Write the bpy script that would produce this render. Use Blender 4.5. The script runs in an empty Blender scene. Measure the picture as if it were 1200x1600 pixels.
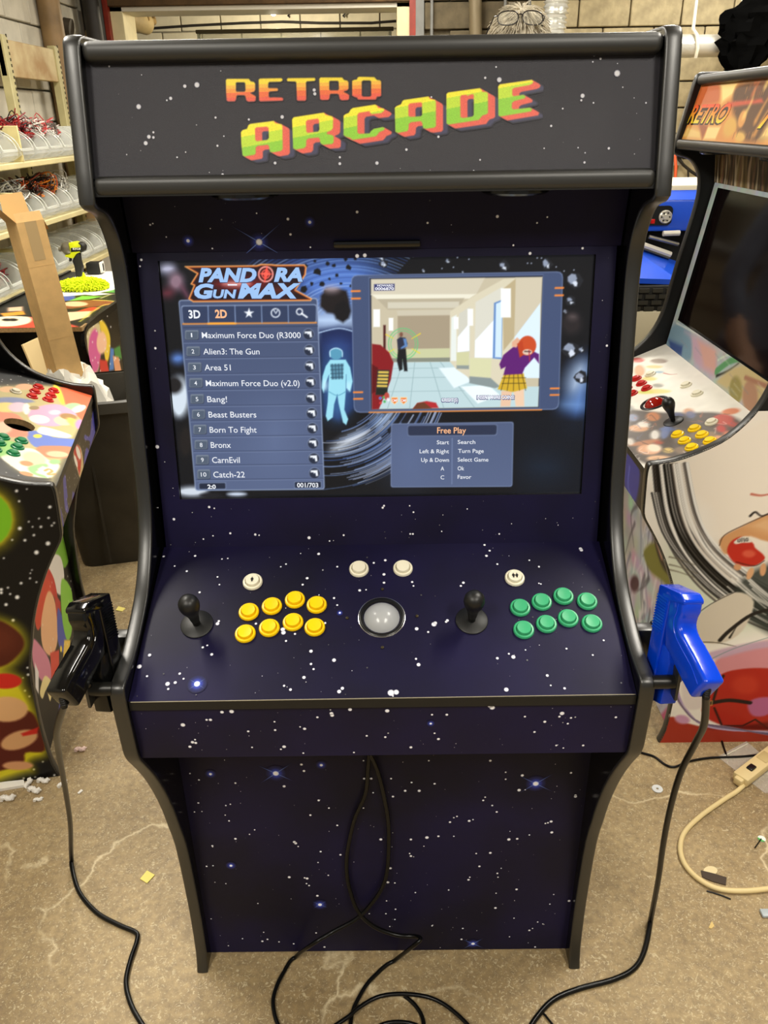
import bpy, bmesh, math, random
import numpy as np
from mathutils import Vector, Matrix
random.seed(7); rng = np.random.default_rng(7)
SC = bpy.context.scene
COL = SC.collection
R_ = math.radians

# ------------------------------------------------------------------ camera
FPX = 1250.37
CAMPOS = np.array([0.01248, 0.0, 1.62307]); YAW, PITCH, ROLL = -0.005447, 0.456992, -0.015972
def cam_axes():
    cy, sy = math.cos(YAW), math.sin(YAW); cp, sp = math.cos(PITCH), math.sin(PITCH)
    fwd = np.array([sy*cp, cy*cp, -sp]); right = np.array([cy, -sy, 0.0]); up = np.cross(right, fwd)
    cr, sr = math.cos(ROLL), math.sin(ROLL)
    return right*cr+up*sr, -right*sr+up*cr, fwd
CR, CU, CF = cam_axes()
cd = bpy.data.cameras.new('camera'); cam = bpy.data.objects.new('camera', cd); COL.objects.link(cam)
cd.sensor_fit = 'VERTICAL'; cd.sensor_height = 32.0; cd.lens = FPX/1600*32.0; cd.clip_start = 0.02
cam.matrix_world = Matrix(((CR[0], CU[0], -CF[0], CAMPOS[0]), (CR[1], CU[1], -CF[1], CAMPOS[1]), (CR[2], CU[2], -CF[2], CAMPOS[2]), (0, 0, 0, 1)))
SC.camera = cam
def ray(x, y): return CF + CR*((x-600)/FPX) + CU*((800-y)/FPX)
def atz(x, y, z=0.0): d = ray(x, y); return CAMPOS + d*((z-CAMPOS[2])/d[2])
def aty(x, y, Y): d = ray(x, y); return CAMPOS + d*((Y-CAMPOS[1])/d[1])
def atx(x, y, X): d = ray(x, y); return CAMPOS + d*((X-CAMPOS[0])/d[0])

# ------------------------------------------------------------------ world, exposure
SC.view_settings.view_transform = 'Standard'; SC.view_settings.look = 'None'
SC.view_settings.exposure = 0.0; SC.view_settings.gamma = 1.0; SC.view_settings.use_curve_mapping = False
w = bpy.data.worlds.new('world'); SC.world = w; w.use_nodes = True
w.node_tree.nodes['Background'].inputs[0].default_value = (1.0, 0.96, 0.88, 1); w.node_tree.nodes['Background'].inputs[1].default_value = 0.25
# ceiling tubes: (x, y, length along y, watts)
LAMPS = [(-1.35, 1.9, 1.25, 60), (1.45, 1.7, 1.25, 60), (-1.0, 4.0, 1.25, 60), (1.3, 4.3, 1.25, 60), (-1.1, -0.8, 1.25, 60), (1.1, -0.8, 1.25, 60), (0.2, 6.0, 1.25, 60), (2.5, 5.9, 1.25, 60)]      # all alike; the last one is added to brighten the block wall
LAMP_Z = 2.98; LAMP_COL = (1.0, 0.945, 0.84)

# ------------------------------------------------------------------ helpers
def lin(c):
    c = np.asarray(c, float)/255.0
    return np.where(c <= 0.04045, c/12.92, ((c+0.055)/1.055)**2.4)
MATS = {}
def mat(name, col, rough=0.5, metal=0.0, spec=0.5, var=0.0, vscale=20.0, bump=0.0, bscale=200.0, emit=0.0, coat=0.0, trans=0.0, alpha=1.0, ior=1.45, col2=None):
    if name in MATS: return MATS[name]
    m = bpy.data.materials.new(name); m.use_nodes = True; nt = m.node_tree; b = nt.nodes['Principled BSDF']
    c = (*lin(col), 1)
    b.inputs['Base Color'].default_value = c; b.inputs['Roughness'].default_value = rough; b.inputs['Metallic'].default_value = metal
    b.inputs['Specular IOR Level'].default_value = spec; b.inputs['Coat Weight'].default_value = coat; b.inputs['IOR'].default_value = ior
    b.inputs['Transmission Weight'].default_value = trans; b.inputs['Alpha'].default_value = alpha
    tc = nt.nodes.new('ShaderNodeTexCoord')
    if var > 0 or col2 is not None:
        n = nt.nodes.new('ShaderNodeTexNoise'); n.inputs['Scale'].default_value = vscale; n.inputs['Detail'].default_value = 6
        nt.links.new(tc.outputs['Object'], n.inputs['Vector'])
        r = nt.nodes.new('ShaderNodeValToRGB'); r.color_ramp.elements[0].position = 0.35; r.color_ramp.elements[1].position = 0.65
        lc = lin(col); o = lin(col2) if col2 is not None else lc*(1-var)
        r.color_ramp.elements[0].color = (*o, 1); r.color_ramp.elements[1].color = (*(lc*(1+var*0.5)), 1)
        nt.links.new(n.outputs['Fac'], r.inputs[0]); nt.links.new(r.outputs[0], b.inputs['Base Color'])
    if bump > 0:
        n2 = nt.nodes.new('ShaderNodeTexNoise'); n2.inputs['Scale'].default_value = bscale; n2.inputs['Detail'].default_value = 4
        nt.links.new(tc.outputs['Object'], n2.inputs['Vector'])
        bp = nt.nodes.new('ShaderNodeBump'); bp.inputs['Strength'].default_value = bump; bp.inputs['Distance'].default_value = 0.002
        nt.links.new(n2.outputs['Fac'], bp.inputs['Height']); nt.links.new(bp.outputs[0], b.inputs['Normal'])
    if emit > 0:
        b.inputs['Base Color'].default_value = (.01, .01, .01, 1); b.inputs['Emission Color'].default_value = c; b.inputs['Emission Strength'].default_value = emit
    MATS[name] = m; return m
def mat_attr(name, rough=0.4, coat=0.0, emit=0.0, grain=0.0, spec=0.5, bump=0.0):
    if name in MATS: return MATS[name]
    m = bpy.data.materials.new(name); m.use_nodes = True; nt = m.node_tree; b = nt.nodes['Principled BSDF']
    a = nt.nodes.new('ShaderNodeVertexColor'); a.layer_name = 'Col'
    b.inputs['Roughness'].default_value = rough; b.inputs['Coat Weight'].default_value = coat; b.inputs['Specular IOR Level'].default_value = spec
    out = a.outputs[0]
    if grain > 0:
        tc = nt.nodes.new('ShaderNodeTexCoord'); n = nt.nodes.new('ShaderNodeTexNoise'); n.inputs['Scale'].default_value = 900; n.inputs['Detail'].default_value = 2
        nt.links.new(tc.outputs['Object'], n.inputs['Vector'])
        mr = nt.nodes.new('ShaderNodeMapRange'); mr.inputs[1].default_value = 0.3; mr.inputs[2].default_value = 0.7; mr.inputs[3].default_value = 1-grain; mr.inputs[4].default_value = 1+grain
        nt.links.new(n.outputs['Fac'], mr.inputs[0])
        mx = nt.nodes.new('ShaderNodeMix'); mx.data_type = 'RGBA'; mx.blend_type = 'MULTIPLY'; mx.inputs[0].default_value = 1
        nt.links.new(out, mx.inputs[6]); nt.links.new(mr.outputs[0], mx.inputs[7]); out = mx.outputs[2]
    if emit > 0:
        b.inputs['Base Color'].default_value = (0.004, 0.004, 0.004, 1)
        nt.links.new(out, b.inputs['Emission Color']); b.inputs['Emission Strength'].default_value = emit
    else: nt.links.new(out, b.inputs['Base Color'])
    MATS[name] = m; return m

class MB:
    """collects verts/faces (and colours) of one mesh"""
    def __init__(s): s.v = []; s.f = []; s.c = None
    def add(s, v, f, M=None):
        o = len(s.v)
        if M is not None: v = [tuple(M @ Vector(p)) for p in v]
        s.v += [tuple(p) for p in v]; s.f += [tuple(i+o for i in q) for q in f]; return s
    def box(s, x0, x1, y0, y1, z0, z1, M=None):
        v = [(x0,y0,z0),(x1,y0,z0),(x1,y1,z0),(x0,y1,z0),(x0,y0,z1),(x1,y0,z1),(x1,y1,z1),(x0,y1,z1)]
        return s.add(v, [(3,2,1,0),(4,5,6,7),(0,1,5,4),(1,2,6,5),(2,3,7,6),(3,0,4,7)], M)
    def rbox(s, x0, x1, y0, y1, z0, z1, b=0.003, seg=2, M=None):
        bm = bmesh.new(); bmesh.ops.create_cube(bm, size=1)
        for v in bm.verts: v.co = Vector(((x0+x1)/2+v.co.x*(x1-x0), (y0+y1)/2+v.co.y*(y1-y0), (z0+z1)/2+v.co.z*(z1-z0)))
        bmesh.ops.bevel(bm, geom=bm.edges[:], offset=b, segments=seg, profile=0.5, affect='EDGES')
        return s.bm(bm, M)
    def bm(s, bm, M=None):
        bm.verts.index_update(); v = [tuple(a.co) for a in bm.verts]; f = [tuple(a.index for a in q.verts) for q in bm.faces]; bm.free(); return s.add(v, f, M)
    def lathe(s, prof, n=24, M=None, cap=True):
        v = []; f = []
        for r, z in prof:
            for k in range(n): a = 2*math.pi*k/n; v.append((r*math.cos(a), r*math.sin(a), z))
        for i in range(len(prof)-1):
            for k in range(n): f.append((i*n+k, i*n+(k+1)%n, (i+1)*n+(k+1)%n, (i+1)*n+k))
        if cap: f.append(tuple(reversed(range(n)))); f.append(tuple((len(prof)-1)*n+k for k in range(n)))
        return s.add(v, f, M)
    def prism(s, pts, d0, d1, to3, M=None):
        n = len(pts); v = [to3(a, b, d0) for a, b in pts]+[to3(a, b, d1) for a, b in pts]
        f = [tuple(reversed(range(n))), tuple(range(n, 2*n))]+[(i, (i+1) % n, n+(i+1) % n, n+i) for i in range(n)]
        return s.add(v, f, M)
    def tube(s, pts, r, n=10, M=None, r1=None, cap=True):
        P = [Vector(p) for p in pts]; v = []; f = []; up = None
        for i, p in enumerate(P):
            t = (P[min(i+1, len(P)-1)]-P[max(i-1, 0)]); t = t.normalized() if t.length > 1e-9 else Vector((0,0,1))
            if up is None: up = t.orthogonal().normalized()
            up = (up-t*up.dot(t)); up = up.normalized() if up.length > 1e-6 else t.orthogonal().normalized()
            w = t.cross(up); rr = r if r1 is None else r+(r1-r)*i/(len(P)-1)
            for k in range(n): a = 2*math.pi*k/n; v.append(tuple(p+(up*math.cos(a)+w*math.sin(a))*rr))
        for i in range(len(P)-1):
            for k in range(n): f.append((i*n+k, i*n+(k+1) % n, (i+1)*n+(k+1) % n, (i+1)*n+k))
        if cap: f.append(tuple(reversed(range(n)))); f.append(tuple((len(P)-1)*n+k for k in range(n)))
        return s.add(v, f, M)
    def ball(s, c, rx, ry=None, rz=None, nu=20, nv=12, M=None):
        ry = rx if ry is None else ry; rz = rx if rz is None else rz; v = []; f = []
        for j in range(nv+1):
            t = math.pi*j/nv
            for k in range(nu): a = 2*math.pi*k/nu; v.append((c[0]+rx*math.sin(t)*math.cos(a), c[1]+ry*math.sin(t)*math.sin(a), c[2]+rz*math.cos(t)))
        for j in range(nv):
            for k in range(nu): f.append((j*nu+k, (j+1)*nu+k, (j+1)*nu+(k+1) % nu, j*nu+(k+1) % nu))
        return s.add(v, f, M)
    def build(s, name, m, parent=None, smooth=40, cols=None):
        me = bpy.data.meshes.new(name); me.from_pydata(s.v, [], s.f); me.update()
        if smooth:
            me.shade_smooth(); me.set_sharp_from_angle(angle=R_(smooth))
        if m is not None: me.materials.append(m)
        if cols is not None:
            a = me.color_attributes.new('Col', 'FLOAT_COLOR', 'POINT'); a.data.foreach_set('color', np.asarray(cols, np.float32).ravel())
        return link(name, me, parent)
def link(name, data, parent=None):
    o = bpy.data.objects.new(name, data); COL.objects.link(o); o.parent = parent; return o
def empty(name, loc=(0, 0, 0), rz=0.0):
    o = bpy.data.objects.new(name, None); COL.objects.link(o); o.location = loc; o.rotation_euler = (0, 0, rz); o.empty_display_size = 0.1; return o
def tag(o, label, cat=None, group=None, kind=None):
    o['label'] = label
    if cat: o['category'] = cat
    if group: o['group'] = group
    if kind: o['kind'] = kind
    return o
def struct(o): o['kind'] = 'structure'; return o
def copy_tree(o, parent=None):
    c = o.copy(); COL.objects.link(c); c.parent = parent
    for ch in list(o.children): copy_tree(ch, c)
    return c
def smooth_pts(pts, per=8):
    P = [np.array(p, float) for p in pts]; out = []
    for i in range(len(P)-1):
        a, b, c, d = P[max(i-1, 0)], P[i], P[i+1], P[min(i+2, len(P)-1)]
        for k in range(per):
            t = k/per; out.append(0.5*((2*b)+(-a+c)*t+(2*a-5*b+4*c-d)*t*t+(-a+3*b-3*c+d)*t**3))
    out.append(P[-1]); return out
def frame_mat(o, x, y, z):
    return Matrix(((x[0], y[0], z[0], o[0]), (x[1], y[1], z[1], o[1]), (x[2], y[2], z[2], o[2]), (0, 0, 0, 1)))

ROUND_ART = False      # art printed on the neighbouring cabinets has rounded outlines
class Canvas:
    """flat printed / lit picture: a grid of coloured vertices on a plane p0 + u*U + v*V (local to matrix M)"""
    def __init__(s, M, p0, U, V, w, h, res, base=(0, 0, 0), lift=0.0):
        s.M = M; s.Mi = np.array(M.inverted()); s.p0 = np.array(p0, float); s.U = np.array(U, float); s.V = np.array(V, float)
        s.U /= np.linalg.norm(s.U); s.V /= np.linalg.norm(s.V); s.N = np.cross(s.U, s.V); s.w, s.h, s.res = w, h, res; s.lift = lift
        s.nx = max(2, int(round(w/res))+1); s.ny = max(2, int(round(h/res))+1)
        s.gu = np.linspace(0, w, s.nx); s.gv = np.linspace(0, h, s.ny); s.X, s.Y = np.meshgrid(s.gu, s.gv)
        s.C = np.zeros((s.ny, s.nx, 3)); s.C[:] = base
        s.co = s.Mi[:3, :3] @ CAMPOS + s.Mi[:3, 3]
    def P(s, pts):
        o = []
        for x, y in pts:
            d = s.Mi[:3, :3] @ ray(x, y); t = ((s.p0-s.co) @ s.N)/(d @ s.N); q = s.co+t*d-s.p0; o.append((q @ s.U, q @ s.V))
        return np.array(o)
    def L(s, px, lift=0.0):     # a pixel -> local 3D point on the plane
        u, v = s.P([px])[0]; return s.p0+s.U*u+s.V*v+s.N*lift
    def win(s, lo, hi, m):
        i0 = np.searchsorted(s.gu, lo[0]-m); i1 = np.searchsorted(s.gu, hi[0]+m); j0 = np.searchsorted(s.gv, lo[1]-m); j1 = np.searchsorted(s.gv, hi[1]+m)
        return slice(j0, j1), slice(i0, i1)
    def blend(s, sl, a, col):
        a = np.clip(a, 0, 1)[..., None]; c = col(s.X[sl], s.Y[sl]) if callable(col) else np.array(col, float)
        s.C[sl] = s.C[sl]*(1-a)+c*a
    def sdf(s, pts, sl):
        X, Y = s.X[sl], s.Y[sl]; d = np.full(X.shape, 1e9); ins = np.zeros(X.shape, bool); n = len(pts)
        for i in range(n):
            ax, ay = pts[i]; bx, by = pts[(i+1) % n]; ex, ey = bx-ax, by-ay; l = ex*ex+ey*ey+1e-18
            t = np.clip(((X-ax)*ex+(Y-ay)*ey)/l, 0, 1); d = np.minimum(d, (X-ax-t*ex)**2+(Y-ay-t*ey)**2)
            c = ((ay > Y) != (by > Y)); xi = ax+(Y-ay)*ex/(ey if abs(ey) > 1e-12 else 1e-12); ins ^= c & (X < xi)
        d = np.sqrt(d); return np.where(ins, -d, d)
    def poly(s, pts, col, soft=None, a=1.0, px=True, holes=(), grow=0.0):
        p = s.P(pts) if px else np.array(pts, float); soft = soft or s.res
        if ROUND_ART and 5 <= len(p) < 20:
            n = len(p); p = np.array([q for i in range(n) for q in [0.5*((2*p[i])+(p[(i+1) % n]-p[i-1])*t+(2*p[i-1]-5*p[i]+4*p[(i+1) % n]-p[(i+2) % n])*t*t+(-p[i-1]+3*p[i]-3*p[(i+1) % n]+p[(i+2) % n])*t**3) for t in (0, .25, .5, .75)]])
        sl = s.win(p.min(0), p.max(0), soft+grow)
        if s.X[sl].size == 0: return
        d = s.sdf(p, sl)
        for h in holes: d = np.maximum(d, -s.sdf(s.P(h) if px else np.array(h, float), sl))
        s.blend(sl, (0.5-(d-grow)/(2*soft))*a if soft <= 2*s.res else np.clip(0.5-(d-grow)/(2*soft), 0, 1)**1.5*a, col)
    def ell(s, cx, cy, rx, ry, col, ang=0.0, soft=None, a=1.0, n=22, px=True):
        A = R_(ang); pts = [(cx+rx*math.cos(t)*math.cos(A)-ry*math.sin(t)*math.sin(A), cy+rx*math.cos(t)*math.sin(A)+ry*math.sin(t)*math.cos(A)) for t in [2*math.pi*k/n for k in range(n)]]
        s.poly(pts, col, soft, a, px)
    def stroke(s, pts, w0, w1, col, a=1.0, px=True, smooth=True, soft=None):
        """w0,w1 full widths in metres at the two ends"""
        p = s.P(pts) if px else np.array(pts, float)
        if smooth and len(p) > 2: p = np.array(smooth_pts(p, 5))
        m = max(w0, w1); soft = soft or s.res; sl = s.win(p.min(0), p.max(0), m+soft)
        if s.X[sl].size == 0: return
        X, Y = s.X[sl], s.Y[sl]; best = np.full(X.shape, 1e9); n = len(p)-1
        for i in range(n):
            ax, ay = p[i]; ex, ey = p[i+1]-p[i]; l = ex*ex+ey*ey+1e-18; t = np.clip(((X-ax)*ex+(Y-ay)*ey)/l, 0, 1)
            d = np.sqrt((X-ax-t*ex)**2+(Y-ay-t*ey)**2)-(w0+(w1-w0)*(i+t)/n)/2; best = np.minimum(best, d)
        s.blend(sl, np.clip(0.5-best/(2*soft), 0, 1)*a, col)
    def noise(s, amp, cell=0.01, mono=True):
        gx, gy = int(s.w/cell)+3, int(s.h/cell)+3; g = rng.normal(0, 1, (gy, gx, 1 if mono else 3))
        fx = s.X/cell; fy = s.Y/cell; ix = np.clip(fx.astype(int), 0, gx-2); iy = np.clip(fy.astype(int), 0, gy-2); tx = (fx-ix)[..., None]; ty = (fy-iy)[..., None]
        tx = tx*tx*(3-2*tx); ty = ty*ty*(3-2*ty)
        s.C += amp*((g[iy, ix]*(1-tx)+g[iy, ix+1]*tx)*(1-ty)+(g[iy+1, ix]*(1-tx)+g[iy+1, ix+1]*tx)*ty)
    def build(s, name, m, parent=None, keep=None):
        P = s.p0+s.X[..., None]*s.U+s.Y[..., None]*s.V+s.N*s.lift; V = P.reshape(-1, 3)
        I = np.arange(s.nx*s.ny).reshape(s.ny, s.nx); q = np.stack([I[:-1, :-1], I[:-1, 1:], I[1:, 1:], I[1:, :-1]], -1).reshape(-1, 4)
        if keep is not None:
            cu = (s.X[:-1, :-1]+s.X[1:, 1:])/2; cv = (s.Y[:-1, :-1]+s.Y[1:, 1:])/2; q = q[keep(cu, cv).reshape(-1)]
        cols = lin(np.clip(s.C, 0, 255)).reshape(-1, 3)
        used = np.unique(q); remap = np.zeros(len(V), int); remap[used] = np.arange(len(used)); V = V[used]; cols = cols[used]; q = remap[q]
        me = bpy.data.meshes.new(name); me.vertices.add(len(V)); me.vertices.foreach_set('co', V.astype(np.float32).ravel())
        me.loops.add(q.size); me.loops.foreach_set('vertex_index', q.astype(np.int32).ravel())
        me.polygons.add(len(q)); me.polygons.foreach_set('loop_start', np.arange(0, q.size, 4, dtype=np.int32)); me.update(calc_edges=True)
        a = me.color_attributes.new('Col', 'FLOAT_COLOR', 'POINT'); a.data.foreach_set('color', np.c_[cols, np.ones(len(cols))].astype(np.float32).ravel())
        me.materials.append(m); return link(name, me, parent)
def inside(poly, X, Y):
    ins = np.zeros(X.shape, bool); n = len(poly)
    for i in range(n):
        ax, ay = poly[i]; bx, by = poly[(i+1) % n]; c = ((ay > Y) != (by > Y)); ins ^= c & (X < ax+(Y-ay)*(bx-ax)/((by-ay) if abs(by-ay) > 1e-12 else 1e-12))
    return ins
_TXT = {}
def text2d(body, shear=0.0, bold=0.0):
    k = (body, shear, bold)
    if k in _TXT: return _TXT[k]
    cu = bpy.data.curves.new('t', 'FONT'); cu.body = body; cu.shear = shear; cu.offset = bold; cu.resolution_u = 3
    o = bpy.data.objects.new('t', cu); COL.objects.link(o); dg = bpy.context.evaluated_depsgraph_get(); me = o.evaluated_get(dg).to_mesh()
    v = np.array([tuple(a.co)[:2] for a in me.vertices]) if len(me.vertices) else np.zeros((0, 2)); f = [tuple(p.vertices) for p in me.polygons]
    o.evaluated_get(dg).to_mesh_clear(); bpy.data.objects.remove(o); bpy.data.curves.remove(cu); _TXT[k] = (v, f); return v, f
def add_text(mb, cv, body, box, lift=0.0012, shear=0.0, bold=0.0, ref=None):
    """fit text to the pixel box (x0, y0 top of capitals, x1, y1 baseline) measured on the canvas plane"""
    v, f = text2d(body, shear, bold); x0, y0, x1, y1 = box
    a = cv.P([(x0, y1)])[0]; b = cv.P([(x1, y1)])[0]; c = cv.P([(x0, y0)])[0]
    rv = text2d(ref, shear, bold)[0] if ref else v
    capH = text2d('H', 0, bold)[0][:, 1].max()
    wx0, wx1 = v[:, 0].min(), v[:, 0].max(); eu = (b-a)/max(1e-6, wx1-wx0); ev = np.array([0, (c-a)[1]])/capH
    P = [tuple(cv.p0+cv.U*q[0]+cv.V*q[1]+cv.N*lift) for q in [a+eu*(p[0]-wx0)+ev*p[1] for p in v]]
    mb.add(P, f)

# ================================================================== room shell
YB, XL, XR, ZC = 7.3, -2.3, 3.6, 3.2
def concrete():
    m = bpy.data.materials.new('concrete_floor'); m.use_nodes = True; nt = m.node_tree; b = nt.nodes['Principled BSDF']; L = nt.links.new
    tc = nt.nodes.new('ShaderNodeTexCoord')
    def noise(sc, det=8, rough=0.6, dist=0.0):
        n = nt.nodes.new('ShaderNodeTexNoise'); n.inputs['Scale'].default_value = sc; n.inputs['Detail'].default_value = det; n.inputs['Roughness'].default_value = rough; n.inputs['Distortion'].default_value = dist; L(tc.outputs['Object'], n.inputs['Vector']); return n.outputs['Fac']
    def ramp(f, stops):
        r = nt.nodes.new('ShaderNodeValToRGB'); e = r.color_ramp.elements
        for i, (p, c) in enumerate(stops):
            q = e[i] if i < 2 else e.new(p)
            q.position = p; q.color = (*lin(c), 1)
        L(f, r.inputs[0]); return r.outputs[0]
    def mix(f, a, c, mode='MIX'):
        x = nt.nodes.new('ShaderNodeMix'); x.data_type = 'RGBA'; x.blend_type = mode
        if isinstance(f, float): x.inputs[0].default_value = f
        else: L(f, x.inputs[0])
        L(a, x.inputs[6])
        if isinstance(c, tuple): x.inputs[7].default_value = (*lin(c), 1)
        else: L(c, x.inputs[7])
        return x.outputs[2]
    base = ramp(noise(2.2), [(0.3, (140, 122, 92)), (0.7, (180, 163, 130))])
    base = mix(0.55, base, ramp(noise(55, 6, 0.7), [(0.35, (122, 108, 84)), (0.65, (200, 188, 160))]), 'OVERLAY')
    # dark oily stains
    st = ramp(noise(1.3, 5, 0.65, 0.6), [(0.58, (0, 0, 0)), (0.72, (255, 255, 255))]); base = mix(st, base, mix(0.55, base, (95, 78, 52)))
    # light fibrous scratches
    v = nt.nodes.new('ShaderNodeTexNoise'); v.inputs['Scale'].default_value = 90; v.inputs['Detail'].default_value = 3; v.inputs['Distortion'].default_value = 2.5; L(tc.outputs['Object'], v.inputs['Vector'])
    fl = ramp(v.outputs['Fac'], [(0.57, (0, 0, 0)), (0.66, (200, 200, 200))]); base = mix(fl, base, (216, 202, 166))
    # pale cracks
    vo = nt.nodes.new('ShaderNodeTexVoronoi'); vo.feature = 'DISTANCE_TO_EDGE'; vo.inputs['Scale'].default_value = 1.55
    nd = nt.nodes.new('ShaderNodeTexNoise'); nd.inputs['Scale'].default_value = 3.5; nd.inputs['Detail'].default_value = 6; L(tc.outputs['Object'], nd.inputs['Vector'])
    va = nt.nodes.new('ShaderNodeVectorMath'); va.operation = 'MULTIPLY_ADD'; va.inputs[1].default_value = (0.35, 0.35, 0.35); L(nd.outputs['Color'], va.inputs[0]); L(tc.outputs['Object'], va.inputs[2]); L(va.outputs[0], vo.inputs['Vector'])
    ck = ramp(vo.outputs['Distance'], [(0.0, (215, 215, 215)), (0.009, (0, 0, 0))])
    gate = ramp(noise(1.7, 3), [(0.47, (0, 0, 0)), (0.56, (255, 255, 255))])
    mm = nt.nodes.new('ShaderNodeMix'); mm.data_type = 'RGBA'; mm.blend_type = 'MULTIPLY'; mm.inputs[0].default_value = 1; L(ck, mm.inputs[6]); L(gate, mm.inputs[7])
    base = mix(mm.outputs[2], base, (230, 214, 176))
    L(base, b.inputs['Base Color'])
    rr = nt.nodes.new('ShaderNodeMapRange'); rr.inputs[3].default_value = 0.38; rr.inputs[4].default_value = 0.62; L(noise(9, 4), rr.inputs[0]); L(rr.outputs[0], b.inputs['Roughness'])
    bp = nt.nodes.new('ShaderNodeBump'); bp.inputs['Strength'].default_value = 0.35; bp.inputs['Distance'].default_value = 0.003; L(noise(70, 8, 0.75), bp.inputs['Height']); L(bp.outputs[0], b.inputs['Normal'])
    return m
struct(MB().box(XL-0.2, XR+0.2, -3.2, 10.2, -0.12, 0).build('floor', concrete(), smooth=0))
ceil_m = mat('ceiling_paint', (150, 142, 122), 0.9, var=0.2, vscale=3)
struct(MB().box(XL-0.2, XR+0.2, -3.2, YB+0.2, ZC, ZC+0.1).build('ceiling', ceil_m, smooth=0))
mortar = mat('mortar', (92, 84, 66), 0.95, var=0.2, vscale=30)
mortar_w = mat('mortar_white', (150, 145, 130), 0.95, var=0.15, vscale=30)
block_m = mat('tan_block', (176, 162, 128), 0.9, var=0.22, vscale=14, bump=0.8, bscale=60)
white_block_m = mat('white_block', (196, 190, 174), 0.75, var=0.12, vscale=9, bump=0.5, bscale=60)
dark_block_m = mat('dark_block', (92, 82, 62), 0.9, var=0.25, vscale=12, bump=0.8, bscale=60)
WX0, WX1, WZ0, WZ1 = -2.10, 0.24, 1.25, 2.43         # window opening
wb = struct(MB().box(XL-0.2, WX0, YB+.02, YB+.2, 0, ZC).box(WX1, XR+.2, YB+.02, YB+.2, 0, ZC).box(WX0, WX1, YB+.02, YB+.2, 0, WZ0).box(WX0, WX1, YB+.02, YB+.2, WZ1, ZC).build('wall_back', mortar, smooth=0))
wl = struct(MB().box(XL-0.2, XL-.02, -3.2, YB+.2, 0, ZC).build('wall_left', mortar_w, smooth=0))
struct(MB().box(XR+.0, XR+.2, -3.2, YB+.2, 0, ZC).build('wall_right', mat('grey_paint', (150, 142, 120), 0.9, var=0.15, vscale=4), smooth=0))
bw, bh, gap = 0.40, 0.19, 0.011
blk = MB().rbox(-bw/2+gap/2, bw/2-gap/2, -0.028, 0.03, -bh/2+gap/2, bh/2-gap/2, 0.006, 1).build('block', block_m, None)
blk_mesh = blk.data; COL.objects.unlink(blk); bpy.data.objects.remove(blk)
def mesh_copy(me, m): c = me.copy(); c.materials.clear(); c.materials.append(m); return c
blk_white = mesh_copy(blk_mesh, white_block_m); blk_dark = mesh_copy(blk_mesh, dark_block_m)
def put_block(me, parent, loc, rz=0.0, sx=1.0):
    o = link('block', me, parent); o.location = loc; o.rotation_euler = (0, 0, rz); o.scale = (sx, 1, 1)
ROW0 = 0.147
for r in range(16):
    z = ROW0-0.095+r*bh
    for c in range(-7, 10):
        x = c*bw+(bw/2 if r % 2 else 0)+0.145
        if x < XL-0.05 or x > XR: continue
        if WX0-bw*0.45 < x < WX1+bw*0.45 and WZ0-0.08 < z < WZ1+0.08: continue
        if z < 0.7: continue
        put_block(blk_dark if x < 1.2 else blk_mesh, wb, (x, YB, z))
for r in range(3, 16):
    z = r*bh+0.02
    for c in range(8):
        y = YB-0.2-c*bw-(bw/2 if r % 2 else 0)
        if y < 4.3: continue
        put_block(blk_white, wl, (XL, y, z), math.pi/2)
# window frame and the room behind it
w1 = struct(empty('window_1', (0, YB, 0)))
steel = mat('grey_steel', (112, 112, 108), 0.6, var=0.15, vscale=10); redp = mat('red_oxide_paint', (128, 38, 20), 0.5, var=0.25, vscale=12)
cream = mat('cream_paint', (214, 202, 160), 0.6, var=0.1, vscale=8); brownl = mat('brown_lintel', (88, 66, 40), 0.85, var=0.3, vscale=12)
for side, x0, sg in (('jamb', WX0, 1), ('jamb', WX1, -1)):
    MB().rbox(x0-sg*.10, x0-sg*.03, -.05, .1, WZ0, WZ1+.1, .004, 1).build('jamb', steel, w1)
    MB().rbox(x0-sg*.035, x0+sg*.005, -.06, .1, WZ0, WZ1+.1, .004, 1).build('red_strip', redp, w1)
    MB().rbox(x0, x0+sg*.10, 0, .35, WZ0, WZ1, .004, 1).build('jamb_lining', cream, w1)
MB().rbox(WX0-.1, WX1+.1, -.04, .1, WZ1, WZ1+.09, .004, 1).build('lintel', brownl, w1)
MB().rbox(WX0, WX1, 0, .35, WZ1-.035, WZ1+.0, .004, 1).build('head_lining', mat('white_trim', (205, 200, 186), 0.6), w1)
MB().rbox(WX0-.05, WX1+.05, -.06, .3, WZ0-.06, WZ0, .004, 1).build('sill', steel, w1)
ZRAIL = float(aty(430, 45, 8.2)[2])
# ledge frame seen through the opening
tb = tag(empty('display_case', (0, 8.2, 0)), 'long metal-edged glass case standing behind the window opening', 'display case')
dk = mat('dark_metal_rail', (84, 78, 60), 0.45, 0.6); glass = mat('case_glass', (205, 212, 190), 0.08, alpha=0.35, spec=0.6)
MB().rbox(-1.62, 0.12, -.03, .03, ZRAIL-.03, ZRAIL, .004, 1).build('top_rail', dk, tb)
MB().box(-1.6, .10, -.004, .004, 1.6, ZRAIL-.03).build('glass_front', glass, tb, 0)
for x in (-1.6, .09): MB().rbox(x-.012, x+.012, -.02, .02, 0.0, ZRAIL-.02, .003, 1).build('post', mat('pale_metal', (180, 186, 170), 0.4, 0.4), tb)
MB().rbox(-1.6, .1, -.02, .3, 0, 1.6, .005, 1).build('base', dk, tb)
wbeyond = struct(MB().box(-4.2, 2.5, 9.42, 9.6, 0, ZC).build('wall_beyond', mortar_w, smooth=0))
pale_blk = mesh_copy(blk_mesh, mat('cream_block', (222, 214, 190), 0.8, var=0.1, vscale=9, bump=0.4, bscale=60))
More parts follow.
